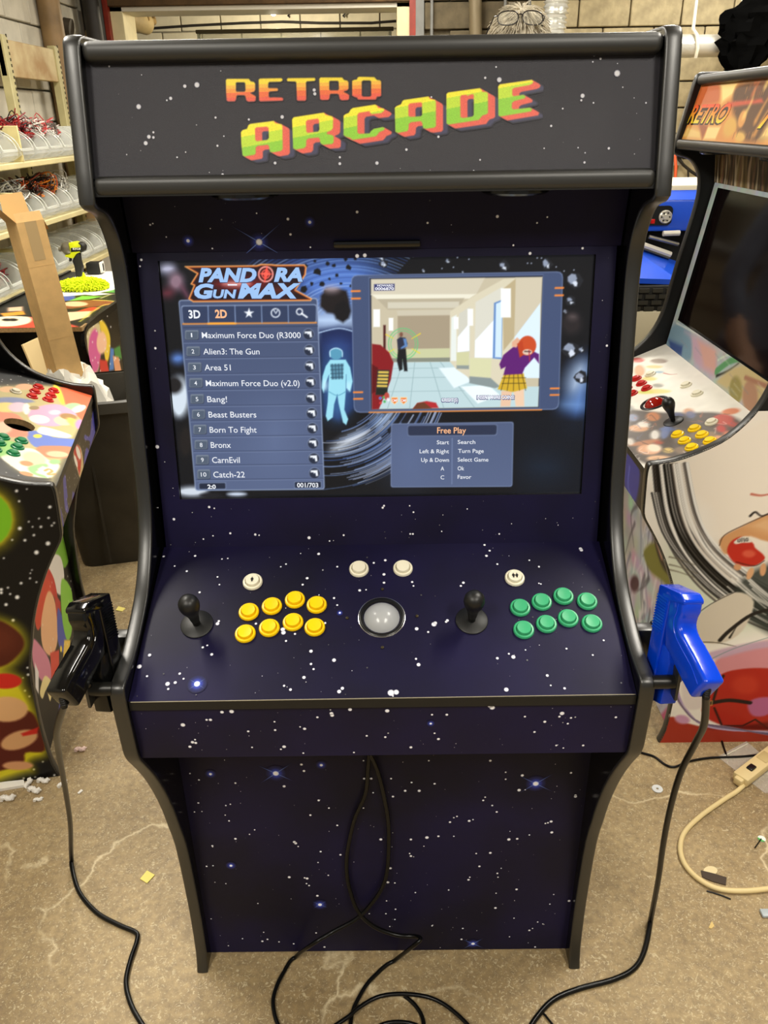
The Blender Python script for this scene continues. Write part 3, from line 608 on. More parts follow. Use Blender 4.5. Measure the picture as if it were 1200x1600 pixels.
star_print('star_print', mqc, [(x, y, r*S) for x, y, r in ((217,167,3.2),(289,135,2.3),(308,133,3.4),(267,154,2.2),(261,157,1.2),(228,224,2.8),(233,214,2.6),(240,207,1.5),(240,215,1.8),(171,104,1.3),(350,213,1),(441,183,2.4),(389,187,1.5),(430,255,2),(491,141,2.2),(492,147,2.2),(340,228,1.5),(531,246,1.6),(531,256,2),(589,255,2.4),(780,125,3.2),(758,122,1.6),(775,105,1.2),(964,115,4),(910,150,2.8),(908,157,1.5),(928,87,1.4),(938,92,1.6),(926,97,1.1),(927,161,1.2),(1009,161,1.2),(861,197,1.6),(685,214,1.7),(635,234,1.8),(750,250,1.3),(951,232,1.7),(879,170,1.2),(903,231,1),(914,239,1),(913,254,1.6),(740,267,1.2),(348,273,1.8),(277,246,1.2),(337,184,1.5),(674,152,1.2),(850,232,1))], [], [], mqo, (26, 24, 36), nrand=30, rmax=.0012, bright=215, clip=lambda u, v: uv0[0] < u < uv1[0] and uv0[1] < v < uv1[1])
# star print on the other boards
ch = {c.name.split('.')[0]: c for c in main.children}
bzc = panel_canvas(MM, BZ0, BZ1, .3765); bz_clip = lambda u, v: .024 < u < .729 and .09 < v < .493
star_print('star_print', bzc, [(x, y, r*S) for x, y, r in ((221,406,2),(219,416,1.5),(243,544,2),(246,698,3.2),(247,793,1),(272,811,2.4),(327,792,2.2),(335,794,1.4),(333,837,1.4),(318,842,1.4),(360,833,2),(399,835,2.2),(405,836,1.4),(483,840,2.8),(515,845,1.4),(537,836,1.8),(598,793,2),(640,790,1.3),(730,795,1.2),(646,800,1.6),(780,834,1.6),(641,834,1.6),(645,834,1.8),(690,830,1.2),(948,540,2),(600,790,1.8),(558,400,3),(570,399,3),(828,396,2.4),(910,388,2))], [], [], ch['bezel'], (21, 18, 45), nrand=60, clip=bz_clip)
upc = panel_canvas(MM, (.2105, 1.4395), (.196, 1.545), .38)
star_print('star_print', upc, [(405,378,5*S), (450,342,2.2*S),(454,366,2*S),(558,331,2.2*S),(777,338,2.4*S),(668,348,1.8*S),(839,348,1.5*S),(855,339,1.4*S),(802,383,1.6*S),(235,351,1.6*S),(239,349,1.3*S),(332,388,1.4*S),(401,333,1.3*S),(485,386,1.4*S),(260,370,1.2*S)], [(484,347,.009),(294,376,.010),(405,378,.016)], [(405,378,1,.05)], ch['speaker_panel'], (21, 18, 45), nrand=25)
cpo = ch['control_panel']
star_print('star_print', cpc, [(x, y, r*S) for x, y, r in ((218,1042,3.6),(234,1024,2.6),(230,1057,1.8),(262,1069,3.4),(274,1067,2.4),(263,1077,1.8),(281,1053,2),(287,1061,1.6),(317,1012,2),(331,1023,2.4),(324,1009,1.6),(256,870,2.2),(305,869,2.2),(292,893,2),(273,885,1.5),(340,975,3),(342,971,2),(347,874,1.5),(356,873,1.5),(312,926,2),(400,975,2),(442,984,3.6),(443,989,3.6),(447,1002,1.8),(461,991,1.8),(486,1018,2.8),(522,1032,3),(486,1038,2),(490,1046,1.8),(475,1059,2.6),(454,1078,2.2),(444,1072,1.8),(535,1076,2.6),(530,1081,3),(611,1083,5),(619,1082,4),(654,1039,3),(650,1030,1.8),(651,983,3),(669,988,1.8),(678,976,4),(680,974,3),(699,970,2.4),(697,972,2),(802,1027,3.2),(777,1029,2.2),(795,1022,1.6),(855,1056,2.2),(821,1016,1.2),(791,1078,3.4),(882,1076,2),(885,1014,1.6),(926,1024,1.5),(943,1001,1.6),(907,858,3),(908,860,3),(760,869,2.4),(765,861,2),(757,852,2),(777,882,1.8),(827,876,1.5),(842,886,1.8),(845,913,1.4),(842,912,1.4),(724,911,2.4),(720,916,2),(644,910,2),(646,916,1.6),(600,898,2.6),(600,911,2.2),(602,876,2.4),(584,880,2),(480,904,2.4),(473,914,2),(527,886,1.8),(498,866,2.6),(447,882,1.6),(340,902,1.6),(343,914,1.5),(522,935,2),(527,946,1.6),(508,974,2),(614,1088,1.2),(562,923,2.4),(572,922,1.4))], [(308,1069,.016),(531,958,.006)], [(308,1069,1,.016)], cpo, (21, 18, 45), nrand=90)
lpc = panel_canvas(MM, (-.126, .716), (-.1325, .824), iw)
star_print('star_print', lpc, [(x, y, r*S) for x, y, r in ((286,1132,3.6),(323,1124,2),(329,1124,2.6),(347,1112,2.8),(362,1111,3.6),(297,1166,2.6),(301,1159,2.8),(306,1160,2.4),(305,1155,1.6),(388,1142,2),(394,1167,1.6),(429,1127,1.6),(430,1140,2),(444,1166,3),(439,1170,1.6),(476,1138,2.6),(469,1135,1.4),(518,1114,3),(519,1117,3),(496,1120,2),(547,1108,3),(605,1110,3.4),(642,1167,2.4),(602,1151,2),(698,1116,2.2),(685,1154,2.4),(679,1145,1.6),(675,1116,1.8),(766,1102,4),(769,1105,4),(878,1114,3.6),(874,1119,2),(851,1127,2.4),(820,1119,1.8),(835,1143,2),(887,1130,1.8),(892,1121,1.8),(962,1120,2),(911,1164,2),(880,1168,1.4),(869,1164,1.8),(573,1149,1.8),(553,1175,1.6),(474,1176,1.6))], [(673,1130,.007)], [], ch['front_lip'], (21, 18, 45), nrand=50)
kc = panel_canvas(MM, (.042, .004), (.042, .69), iw)
star_print('star_print', kc, [(x, y, r*S) for x, y, r in ((444,1228,3),(475,1204,2.6),(471,1194,2.6),(297,1208,1.6),(311,1218,2),(368,1223,2),(310,1254,2),(304,1268,1.6),(353,1258,1.6),(360,1256,1.6),(352,1273,1.4),(358,1282,1.8),(368,1310,2.6),(332,1321,2.2),(398,1296,1.6),(390,1303,1.6),(460,1315,3),(462,1317,3),(466,1322,1.6),(498,1250,2.4),(485,1273,2.2),(514,1262,1.8),(527,1289,2),(501,1330,2.2),(497,1347,1.6),(532,1335,2.4),(513,1367,1.8),(452,1370,3),(480,1372,3),(476,1371,2),(483,1383,2),(479,1380,1.8),(496,1399,2.8),(403,1411,1.6),(353,1380,1.4),(323,1353,2),(333,1352,1.6),(410,1470,2.6),(418,1467,2.2),(412,1456,1.6),(436,1471,1.8),(459,1474,2),(507,1479,2.6),(494,1457,2),(379,1466,1.6),(357,1477,1.6),(330,1435,1.6),(569,1216,2.4),(580,1216,2.6),(568,1188,1.8),(611,1216,2),(643,1222,2),(633,1235,2.6),(655,1235,3),(679,1224,2.2),(670,1188,1.8),(614,1244,2.4),(583,1238,1.6),(568,1262,1.6),(595,1311,3),(642,1311,2.6),(667,1308,3.6),(685,1306,2.4),(642,1337,2.6),(640,1333,1.6),(606,1378,3.2),(610,1356,3),(617,1379,1.8),(649,1394,1.8),(577,1427,1.6),(603,1427,1.8),(618,1420,2),(617,1436,1.8),(604,1407,1.6),(675,1446,1.8),(609,1447,1.6),(766,1188,2.6),(816,1211,3),(811,1234,3.4),(790,1206,1.8),(790,1217,1.8),(892,1207,2.4),(899,1244,3),(899,1242,2.4),(755,1250,2.2),(758,1245,1.8),(769,1258,2),(776,1268,2.2),(733,1282,2.8),(739,1280,1.6),(714,1275,1.8),(709,1277,1.6),(795,1311,3.4),(808,1310,2.6),(827,1304,1.6),(861,1283,3),(856,1285,2),(852,1286,1.8),(862,1300,3),(766,1332,2.8),(744,1333,1.8),(749,1353,2.4),(777,1364,2),(783,1356,1.4),(778,1370,1.6),(807,1389,2.6),(775,1395,1.6),(774,1418,2.8),(701,1390,1.8),(732,1374,2.6),(734,1370,1.8),(889,1407,3),(865,1397,1.6),(859,1412,1.6),(840,1440,1.8),(827,1453,2.4),(832,1450,1.6),(721,1467,2.4),(723,1450,2),(676,1445,1.6),(803,1434,1.6),(796,1463,1.6),(836,1479,2.2),(848,1443,1.4),(703,1284,2.4),(709,1306,1.6))], [(431,1208,.020),(837,1224,.020),(329,1209,.011),(502,1195,.011),(361,1352,.011),(500,1413,.015),(739,1474,.014)], [(431,1208,1,.042),(837,1224,1,.042),(500,1413,1,.02),(739,1474,1,.03)], ch['kick_panel'], (21, 18, 45), nrand=150, clip=lambda u, v: v > .56)
# screws round the lip corners and the sensor bar
sb = MB(); c0 = upc.L((589, 380), .004); sb.rbox(-.0675, .0675, -.005, .005, -.004, .004, .002, 2, frame_mat(c0, upc.U, upc.V, upc.N)); sb.build('sensor_bar', mat('gloss_black', (6, 6, 6), 0.05, spec=0.8), main)
# controls
yel = mat('yellow_plastic', (252, 206, 10), 0.32); grnb = mat('mint_green_plastic', (62, 170, 118), 0.34); whb = mat('ivory_plastic', (236, 230, 206), 0.34)
for p in ((389,957),(425,948),(461,938),(495,946),(383.5,991),(421,982),(458,973),(492,981)): button(main, cpc, p, 'y', yel)
for p in ((812.5,950.5),(846,941.5),(880,932.5),(917,940.5),(818,985),(853.5,976),(887.5,967),(924.5,975)): button(main, cpc, p, 'g', grnb)
wbt = [button(main, cpc, p, 'w', whb) for p in ((395,910),(561,890),(629.5,889),(804,904))]
ink = mat('black_ink', (14, 14, 14), 0.5)
def person_icon(mb, x):
    mb.lathe([(.0009, .0092), (.0009, .0095)], 10, Matrix.Translation((x, .0036, 0)))
    mb.box(x-.0012, x+.0012, -.0006, .0024, .0092, .0095); mb.box(x-.0011, x-.0002, -.0044, -.0004, .0092, .0095); mb.box(x+.0002, x+.0011, -.0044, -.0004, .0092, .0095); mb.box(x-.0021, x-.0014, -.0012, .0022, .0092, .0095); mb.box(x+.0014, x+.0021, -.0012, .0022, .0092, .0095)
a = MB(); person_icon(a, 0); a.build('player_icon', ink, wbt[0]); a = MB(); person_icon(a, -.0028); person_icon(a, .0028); a.build('player_icon', ink, wbt[3])
joystick(main, cpc, (308, 976), tilt=(R_(0), R_(-2))); joystick(main, cpc, (737, 970))
trackball(main, cpc, (596.5, 965), mat('trackball_ring', (14, 14, 15), 0.3), mat('frosted_ball', (168, 170, 172), 0.25, spec=.6))
tr = MB().lathe([(.0385, .0), (.0385, .0012), (.0372, .0016), (.0372, 0)], 40, cap=False).build('chrome_rim', mat('chrome_rim', (200, 200, 200), 0.2, 0.9), main); tr.matrix_local = cp_frame(cpc, on_cp(cpc, (596.5, 965), .0006))
for p in ((542.5, 966), (651.5, 963), (597.5, 921), (597.5, 1012)):
    s = MB().lathe([(.0028, 0), (.0024, .0012), (.0006, .0016)], 10).build('screw', mat('brass_screw', (90, 82, 60), 0.35, 0.8), main); s.matrix_local = cp_frame(cpc, on_cp(cpc, p, .0006))
# thin pale line along the control panel front edge
we = MB(); we.tube([tuple(np.array(cpc.L((x, 1097.5-(x-201)*.0157), .0004))) for x in np.linspace(204, 993, 30)], .0007, 6); we.build('edge_line', mat('pale_edge', (150, 142, 120), 0.5), cpo)

# ================================================================== the lit screen of the main cabinet
bd = (BZ1-BZ0)/np.linalg.norm(BZ1-BZ0); nb = np.array((bd[1], -bd[0]))*.0072
s0 = BZ0+bd*np.dot(S0-BZ0, bd)+nb; sl_ = float(np.dot(S1-S0, bd))
SCN = Canvas(MM, (-SH+.001, s0[0], s0[1]), (1, 0, 0), (0, bd[0], bd[1]), 2*SH-.002, sl_, .00115, (9, 10, 16))
c = SCN
def blob(cx, cy, r, col, k=7, jit=.35, a=1.0, soft=None, sx=1.0):
    n = k; pts = [(cx+sx*r*(1+random.uniform(-jit, jit))*math.cos(2*math.pi*i/n), cy+r*(1+random.uniform(-jit, jit))*math.sin(2*math.pi*i/n)) for i in range(n)]; c.poly(pts, col, soft, a)
# nebula and ring streaks
c.ell(470, 470, 110, 90, (30, 44, 92), soft=.05, a=.9); c.ell(530, 440, 75, 48, (84, 122, 200), soft=.03, a=.95); c.ell(515, 500, 60, 26, (190, 214, 246), soft=.025, a=.9)
for k in range(26):
    rr = 40+k*5; col = random.choice(((120, 160, 225), (70, 105, 180), (170, 200, 245), (40, 66, 130))); c.stroke([(545+rr*1.25*math.cos(t), 520+rr*math.sin(t)*.9-10) for t in np.linspace(-2.6, -1.0, 9)], .0012, .0012, col, a=.55)
c.poly([(498, 515), (530, 510), (558, 515), (556, 640), (530, 660), (504, 650)], (22, 36, 78), soft=.006); c.stroke([(498, 520), (530, 513), (558, 520)], .0015, .0015, (190, 215, 245))
c.ell(530, 540, 26, 18, (36, 52, 110), soft=.015, a=.8)
for k in range(60):
    rr = 96+k*1.6+random.uniform(-1, 1); b = random.random(); col = (int(60+170*b), int(95+140*b), int(160+90*b)); t0 = random.uniform(.25, 1.0); t1 = t0+random.uniform(.3, 1.1)
    c.stroke([(512+rr*1.0*math.cos(t), 580+rr*.98*math.sin(t)) for t in np.linspace(t0, min(t1, 1.75), 8)], .0018*random.uniform(.5, 1.2), .0008, col, a=.85)
c.ell(545, 690, 34, 10, (235, 244, 255), ang=-28, soft=.012, a=.8); c.ell(600, 655, 18, 8, (200, 225, 255), ang=-40, soft=.012, a=.7)
c.stroke([(505, 765), (560, 755), (605, 725), (620, 700)], .0012, .0012, (120, 150, 200), a=.6)
c.poly([(505, 770), (560, 762), (612, 735), (612, 785), (505, 785)], (12, 14, 20), soft=.006, a=.8)
# right side of the space picture
c.ell(905, 620, 26, 62, (70, 110, 180), soft=.03, a=.9, ang=12); c.ell(902, 590, 14, 26, (215, 232, 250), soft=.02, a=.85, ang=20); c.ell(895, 632, 20, 10, (130, 170, 225), soft=.015, a=.7)
c.poly([(800, 640), (920, 650), (915, 775), (800, 775)], (8, 13, 24), soft=.012, a=.9); c.ell(850, 730, 40, 30, (20, 34, 52), soft=.03, a=.7)
# left edge: pale reddish rocks and clouds
c.ell(262, 420, 14, 10, (190, 190, 215), soft=.008, a=.9); c.ell(275, 440, 14, 16, (150, 120, 135), soft=.008, a=.9); c.ell(262, 458, 12, 10, (96, 40, 52), soft=.008, a=.9); c.ell(290, 458, 6, 16, (120, 70, 90), ang=-30, soft=.006, a=.7)
c.ell(278, 560, 12, 10, (90, 130, 205), soft=.008, a=.9); c.ell(280, 620, 18, 34, (215, 228, 240), soft=.008, a=.95); c.ell(272, 602, 14, 14, (26, 24, 26), soft=.005); c.ell(290, 690, 12, 24, (26, 22, 22), soft=.006); c.ell(300, 768, 26, 9, (220, 230, 242), soft=.006, a=.9); c.ell(330, 774, 18, 5, (24, 24, 30), soft=.004); c.ell(370, 772, 16, 4, (200, 212, 230), soft=.004)
# asteroids
for x, y, r in ((497, 424, 6), (512, 412, 3), (526, 430, 3), (487, 443, 3), (503, 444, 4), (522, 415, 3), (545, 418, 4), (560, 436, 4), (478, 415, 3), (474, 452, 6), (540, 405, 3), (555, 404, 3), (492, 408, 2), (515, 436, 2), (533, 443, 2), (508, 455, 2), (548, 447, 2)): blob(x, y, r, (14, 14, 18))
blob(524, 470, 24, (26, 20, 22), 9, .18, soft=.003); blob(536, 486, 16, (16, 14, 18), 8, .2, soft=.003); c.ell(518, 452, 14, 7, (190, 170, 175), soft=.006, a=.7)
for x, y, r in ((600, 412, 7), (597, 404, 4), (788, 416, 9), (855, 413, 9), (898, 438, 12), (892, 470, 8), (700, 408, 4), (662, 423, 3), (723, 425, 2), (884, 487, 4), (908, 590, 10), (893, 547, 14), (909, 546, 5)):
    blob(x, y, r, (30, 32, 38), 8, .3); blob(x-r*.3, y-r*.2, r*.55, (140, 150, 170), 7, .45, a=.9); blob(x+r*.1, y+r*.35, r*.35, (210, 218, 232), 6, .5, a=.9)
c.ell(893, 505, 18, 20, (40, 34, 36), soft=.008, a=.9); c.ell(895, 495, 8, 6, (110, 96, 96), soft=.006, a=.6)
for k in range(14): c.ell(random.uniform(560, 900), random.uniform(400, 424), .8, .8, (200, 210, 230))
# astronaut seen from behind
cy0 = (150, 214, 232); cyd = (84, 150, 180); gl = (200, 240, 255)
c.ell(527, 600, 30, 62, (70, 130, 190), soft=.02, a=.55)
c.poly([(509, 572), (516, 562), (540, 562), (547, 574), (551, 596), (547, 612), (541, 606), (541, 585), (540, 615), (538, 640), (544, 655), (541, 664), (536, 660), (529, 630), (527, 616), (522, 632), (520, 652), (512, 658), (509, 650), (512, 628), (513, 610), (514, 586), (508, 600), (506, 614), (503, 606), (504, 588)], cy0)
c.ell(525, 553, 10, 9, cyd); c.stroke([(516, 557), (516, 548), (525, 544), (534, 548), (535, 557)], .0014, .0014, gl); c.poly([(516, 569), (537, 568), (536, 592), (518, 593)], (86, 136, 160))
for k in range(4): c.stroke([(517, 572+k*6), (536, 571+k*6)], .0008, .0008, (40, 70, 90)); c.stroke([(519+k*5, 569), (520+k*5, 592)], .0008, .0008, (40, 70, 90))
c.stroke([(514, 612), (527, 618), (540, 612)], .001, .001, cyd); c.ell(508, 602, 5, 9, gl, soft=.005, a=.8); c.ell(545, 604, 4, 8, gl, soft=.004, a=.6)
# ---- menu panel
def rrect(q, col, r=3, **k):
    """rounded four-corner patch, corners in pixels"""
    pts = []; n = 4
    for i in range(4):
        p = np.array(q[i], float); a = np.array(q[i-1], float)-p; b = np.array(q[(i+1) % 4], float)-p; a /= np.linalg.norm(a); b /= np.linalg.norm(b)
        for t in np.linspace(0, 1, n): pts.append(tuple(p+a*r*(1-t)**2+b*r*t**2))
    c.poly(pts, col, **k)
def lerpq(q, u, v): a = np.array(q[0])*(1-u)+np.array(q[1])*u; b = np.array(q[3])*(1-u)+np.array(q[2])*u; return tuple(a*(1-v)+b*v)
MQ = [(278.7, 468.7), (496, 465.5), (507.5, 765), (305, 767)]
rrect(MQ, (150, 166, 196), 5)
def mcol(U, V):
    t = np.clip(V/SCN.h, 0, 1)[..., None]; return np.array((62, 74, 104))*t+np.array((84, 97, 130))*(1-t)
MQi = [(280, 470), (494.8, 467), (506.2, 763.8), (306, 765.7)]; rrect(MQi, mcol, 4)
c.ell(430, 680, 50, 60, (110, 126, 165), soft=.05, a=.35)
rrect([(283, 477.5), (495, 475.5), (494.5, 505), (285.5, 507)], (150, 166, 196), 4); rrect([(284, 478.7), (494, 476.7), (493.5, 504), (286.3, 506)], (46, 58, 88), 4)
c.stroke([(286, 506.2), (494, 504.2)], .0024, .0024, (206, 132, 60)); c.stroke([(325.5, 505.5), (368, 505.2)], .003, .003, (255, 168, 50))
for x in (325, 367, 408.5, 450): c.stroke([(x, 478), (x+.8, 504)], .0013, .0013, (130, 150, 186))
SY = (535, 560, 585, 609.5, 634.5, 658, 682.5, 706, 727.5, 750); CYS = (523.75, 549.25, 574.25, 598.75, 623.75, 647.75, 671.5, 695.25, 718.75, 741.5)
BXL = (289.5, 291.75, 294, 296, 298, 300.25, 302.5, 304.5, 306.5, 308.75); TXL = (315.75, 318, 320, 322, 324.25, 326.25, 328, 329.75, 331.75, 333.75); TXR = (470, 405.75, 360.75, 468.25, 355, 400.75, 401.25, 361, 375, 382.75)
NAMES = ('Maximum Force Duo (R3000', 'Alien3: The Gun', 'Area 51', 'Maximum Force Duo (v2.0)', 'Bang!', 'Beast Busters', 'Born To Fight', 'Bronx', 'CarnEvil', 'Catch-22')
GX = (482, 483.2, 484.2, 485.2, 486, 487.2, 488.2, 489.2, 490.5, 491.5); GY = (522, 547, 572, 597, 621.5, 645.5, 669, 692.5, 716, 739)
c.stroke([(287, 512), (496, 509.5)], .0008, .0008, (44, 54, 80))
for i in range(10):
    c.stroke([(BXL[i]-1.5, SY[i]), (496.5+i*.9, SY[i]-2.4)], .001, .001, (44, 54, 80)); c.stroke([(BXL[i]-1.5, SY[i]+1.1), (496.5+i*.9, SY[i]-1.3)], .001, .001, (112, 126, 160))
    x, y = BXL[i], CYS[i]; ww = 21-.12*i; rrect([(x, y-7), (x+ww, y-7.3), (x+ww, y+7), (x, y+7.3)], (34, 40, 54), 2); rrect([(x, y-7.3), (x+ww-.6, y-7.6), (x+ww-1, y+6), (x, y+6.4)], (150, 160, 172), 2); rrect([(x+.5, y-6.2), (x+ww-1.2, y-6.5), (x+ww-1.2, y+6), (x+.5, y+6.2)], (78, 90, 108), 2)
    gx, gy = GX[i], GY[i]; c.ell(gx, gy, 8.8, 8.8, (128, 140, 168)); c.ell(gx, gy+.5, 8.2, 8.2, (34, 42, 62)); c.poly([(gx-6, gy-4), (gx+4.5, gy-4.5), (gx+5.5, gy+4.5), (gx+2.5, gy+5), (gx+1.2, gy), (gx-1, gy+.6), (gx-2, gy-1), (gx-6, gy-1)], (236, 240, 246))
rrect([(310.5, 754.5), (353, 753.6), (353.3, 764.5), (310.8, 765.2)], (120, 134, 164), 2); rrect([(311.3, 755.3), (352, 754.6), (352.4, 763.6), (311.6, 764.2)], (30, 38, 58), 2)
rrect([(459.5, 752.5), (502, 751.6), (502.6, 762.5), (459.9, 763.3)], (120, 134, 164), 2); rrect([(460.3, 753.3), (501.2, 752.6), (501.7, 761.6), (460.7, 762.3)], (30, 38, 58), 2)
st = [(389+7.8*(1 if k % 2 == 0 else .42)*math.sin(math.pi*k/5), 489.5-7.8*(1 if k % 2 == 0 else .42)*math.cos(math.pi*k/5)) for k in range(10)]; c.poly(st, (240, 244, 250))
c.stroke([(430.5+6.6*math.cos(t), 489+6.6*math.sin(t)) for t in np.linspace(-1.1, 4.9, 16)], .0018, .0018, (225, 232, 242)); c.stroke([(428, 485), (431, 489.5), (433.5, 485.5)], .0014, .0014, (225, 232, 242), smooth=False)
c.stroke([(468+4.6*math.cos(t), 487+4.6*math.sin(t)) for t in np.linspace(0, 6.3, 14)], .0018, .0018, (240, 244, 250)); c.stroke([(471.5, 490), (479.5, 495.5)], .0026, .0026, (240, 244, 250))
# ---- logo plate
lg = lambda p: [(280+x/5.4545, 400+y/5.4545) for x, y in p]
LP = [(50,90),(660,82),(700,70),(790,73),(830,78),(1065,75),(1082,95),(1075,160),(990,290),(1128,365),(1120,380),(120,390),(82,365),(128,250),(100,238),(155,150)]
c.poly(lg(LP), (255, 190, 110), grow=.0006); c.poly(lg(LP), (196, 96, 40), grow=-.0005); c.poly(lg(LP), (34, 16, 22), grow=-.002)
c.ell(*lg([(520, 240)])[0], 42, 10, (150, 30, 30), soft=.012, a=.9); c.ell(*lg([(490, 238)])[0], 22, 4, (255, 200, 190), soft=.006, a=.9); c.ell(*lg([(880, 290)])[0], 18, 8, (110, 40, 24), soft=.008, a=.7)
ox, oy = lg([(738, 155)])[0]; c.ell(ox, oy, 12.5, 13, (60, 14, 14)); c.stroke([(ox+11*math.cos(t), oy+11.5*math.sin(t)) for t in np.linspace(0, 6.3, 20)], .0022, .0022, (255, 170, 160)); c.stroke([(ox+6*math.cos(t), oy+6.5*math.sin(t)) for t in np.linspace(0, 6.3, 16)], .0016, .0016, (255, 110, 96)); c.poly([(ox+2, oy-13), (ox+4, oy), (ox-2, oy+13), (ox-3, oy)], (255, 84, 70)); c.poly([(ox-11, oy-1), (ox, oy-3), (ox+11, oy), (ox, oy+2)], (255, 96, 80))
# ---- game window
FQ = [(548.5, 430), (880, 424), (873, 640), (553, 645)]; rrect(FQ, (120, 136, 172), 10); rrect([(549.4, 430.9), (879, 425), (872.2, 639), (553.8, 644)], (64, 78, 112), 10)
c.stroke([(577, 644.4), (846, 640.4)], .002, .002, (230, 140, 60)); c.poly([(576, 433), (849, 428.5), (843, 638.5), (578, 642)], (92, 106, 142)); c.poly([(577.5, 434.8), (848, 430.4), (842, 637), (579.5, 640.4)], (30, 36, 54))
for x0, x1, y in ((549.5, 562, 455), (549.8, 562.3, 466.6), (553, 566, 613), (553.3, 566.3, 623.3), (868, 880, 450), (867.7, 879.7, 461.6), (860.5, 873, 607), (860.2, 872.7, 617.2)): c.stroke([(x0, y), (x1, y-.2)], .0028, .0028, (240, 136, 58))
g = lambda p: [(560+x/3.75, 420+y/3.75) for x, y in p]
GR = [(75, 62), (1078, 48), (1052, 808), (80, 822)]
c.poly(g(GR), (196, 186, 160))
c.poly(g([(75, 62), (740, 55), (690, 150), (75, 152)]), (208, 200, 178)); c.poly(g([(75, 150), (690, 148), (650, 175), (110, 178)]), (232, 228, 208)); c.poly(g([(110, 178), (620, 172), (590, 236), (172, 240)]), (180, 170, 146)); c.poly(g([(172, 196), (590, 192), (590, 230), (172, 232)]), (206, 200, 180)); c.poly(g([(225, 245), (545, 240), (540, 276), (230, 278)]), (200, 192, 170))
c.poly(g([(230, 276), (537, 272), (535, 468), (230, 472)]), (164, 150, 126)); c.poly(g([(205, 472), (535, 466), (535, 520), (205, 526)]), (198, 200, 158)); c.poly(g([(195, 524), (540, 520), (540, 545), (195, 548)]), (132, 136, 122))
c.poly(g([(80, 822), (130, 700), (200, 548), (540, 545), (650, 650), (800, 690), (1058, 690), (1052, 808)]), (186, 210, 214))
for a_, b_ in (((330, 548), (300, 820)), ((420, 546), (500, 815)), ((480, 546), (680, 812)), ((260, 548), (170, 820))): c.stroke(g([a_, b_]), .0006, .0006, (140, 168, 172))
for yy in (585, 640, 720): c.stroke(g([(170, yy), (640, yy-6)]), .0006, .0006, (150, 176, 180))
c.poly(g([(470, 580), (600, 575), (660, 660), (560, 700)]), (226, 240, 244), a=.9); c.poly(g([(600, 690), (760, 680), (830, 740), (700, 790)]), (232, 244, 246), a=.9)
c.poly(g([(537, 250), (690, 150), (850, 60), (920, 55), (915, 660), (800, 700), (650, 640), (575, 590), (537, 545)]), (214, 206, 180))
c.poly(g([(545, 285), (575, 270), (575, 540), (540, 540)]), (226, 232, 226)); c.poly(g([(590, 262), (655, 222), (652, 560), (580, 560)]), (206, 204, 190)); c.poly(g([(582, 400), (650, 320), (650, 480), (580, 490)]), (240, 246, 250)); c.poly(g([(575, 490), (650, 486), (648, 570), (575, 566)]), (204, 204, 160)); c.poly(g([(575, 566), (648, 566), (648, 588), (575, 586)]), (140, 150, 146))
c.poly(g([(686, 196), (845, 104), (830, 530), (680, 520)]), (214, 212, 198)); c.poly(g([(684, 420), (840, 250), (835, 520), (682, 520)]), (240, 247, 252)); c.poly(g([(652, 522), (780, 528), (775, 640), (652, 630)]), (212, 212, 170)); c.poly(g([(650, 630), (775, 640), (830, 690), (800, 700), (650, 670)]), (134, 146, 146)); c.poly(g([(795, 200), (845, 180), (840, 530), (787, 525)]), (92, 132, 190)); c.poly(g([(806, 205), (842, 190), (838, 520), (800, 518)]), (206, 228, 246))
c.poly(g([(845, 120), (925, 55), (915, 400), (850, 480)]), (186, 170, 134)); c.poly(g([(922, 52), (1076, 50), (1066, 200), (915, 400)]), (206, 196, 172)); c.poly(g([(1066, 200), (1060, 640), (905, 640), (915, 400)]), (216, 234, 246))
for x0, y0, x1, y1 in ((88, 238, 126, 340), (178, 288, 204, 362), (835, 115, 893, 285), (640, 235, 672, 333), (560, 283, 586, 352)): c.poly(g([(x0, y0), (x1, y0), (x1, y1), (x0, y1)]), (246, 248, 246))
c.poly(g([(146, 330), (160, 330), (160, 480), (146, 490)]), (74, 28, 28))
# small figures of the game picture
for rad, wd in ((86, .0012), (72, .0007)): c.stroke(g([(262+rad*math.cos(t), 440+rad*1.06*math.sin(t)) for t in np.linspace(0, 6.3, 26)]), wd, wd, (96, 196, 122))
for a_, b_ in (((162, 385), (206, 408)), ((362, 380), (312, 410)), ((162, 498), (210, 470)), ((358, 494), (314, 468))): c.stroke(g([a_, b_]), .0016, .0006, (232, 208, 50))
c.ell(*g([(251, 385)])[0], 2.6, 3.6, (120, 80, 64)); c.poly(g([(226, 415), (245, 400), (275, 404), (288, 440), (270, 470), (232, 478)]), (40, 44, 64)); c.poly(g([(262, 408), (280, 410), (288, 455), (250, 470), (248, 462), (270, 446)]), (92, 132, 186)); c.poly(g([(232, 474), (278, 468), (288, 600), (268, 600), (258, 530), (258, 590), (240, 598), (226, 540)]), (22, 22, 26))
c.poly(g([(80, 440), (130, 446), (180, 490), (206, 550), (190, 650), (175, 690), (120, 822), (80, 824)]), (132, 22, 28)); c.poly(g([(80, 560), (115, 580), (100, 720), (80, 730)]), (90, 12, 18)); c.poly(g([(112, 592), (182, 594), (168, 740), (102, 738)]), (48, 54, 46))
for k in range(5): c.stroke(g([(122-k*2, 606+k*20), (172-k*2, 607+k*20)]), .0034, .0034, (222, 190, 86)); 
c.poly(g([(106, 700), (170, 702), (166, 738), (102, 736)]), (26, 34, 28)); c.ell(*g([(166, 746)])[0], 4, 6, (180, 70, 60))
c.poly(g([(320, 818), (345, 786), (400, 775), (455, 785), (470, 815)]), (176, 40, 44)); c.poly(g([(318, 822), (345, 788), (385, 782), (430, 818)]), (104, 56, 32))
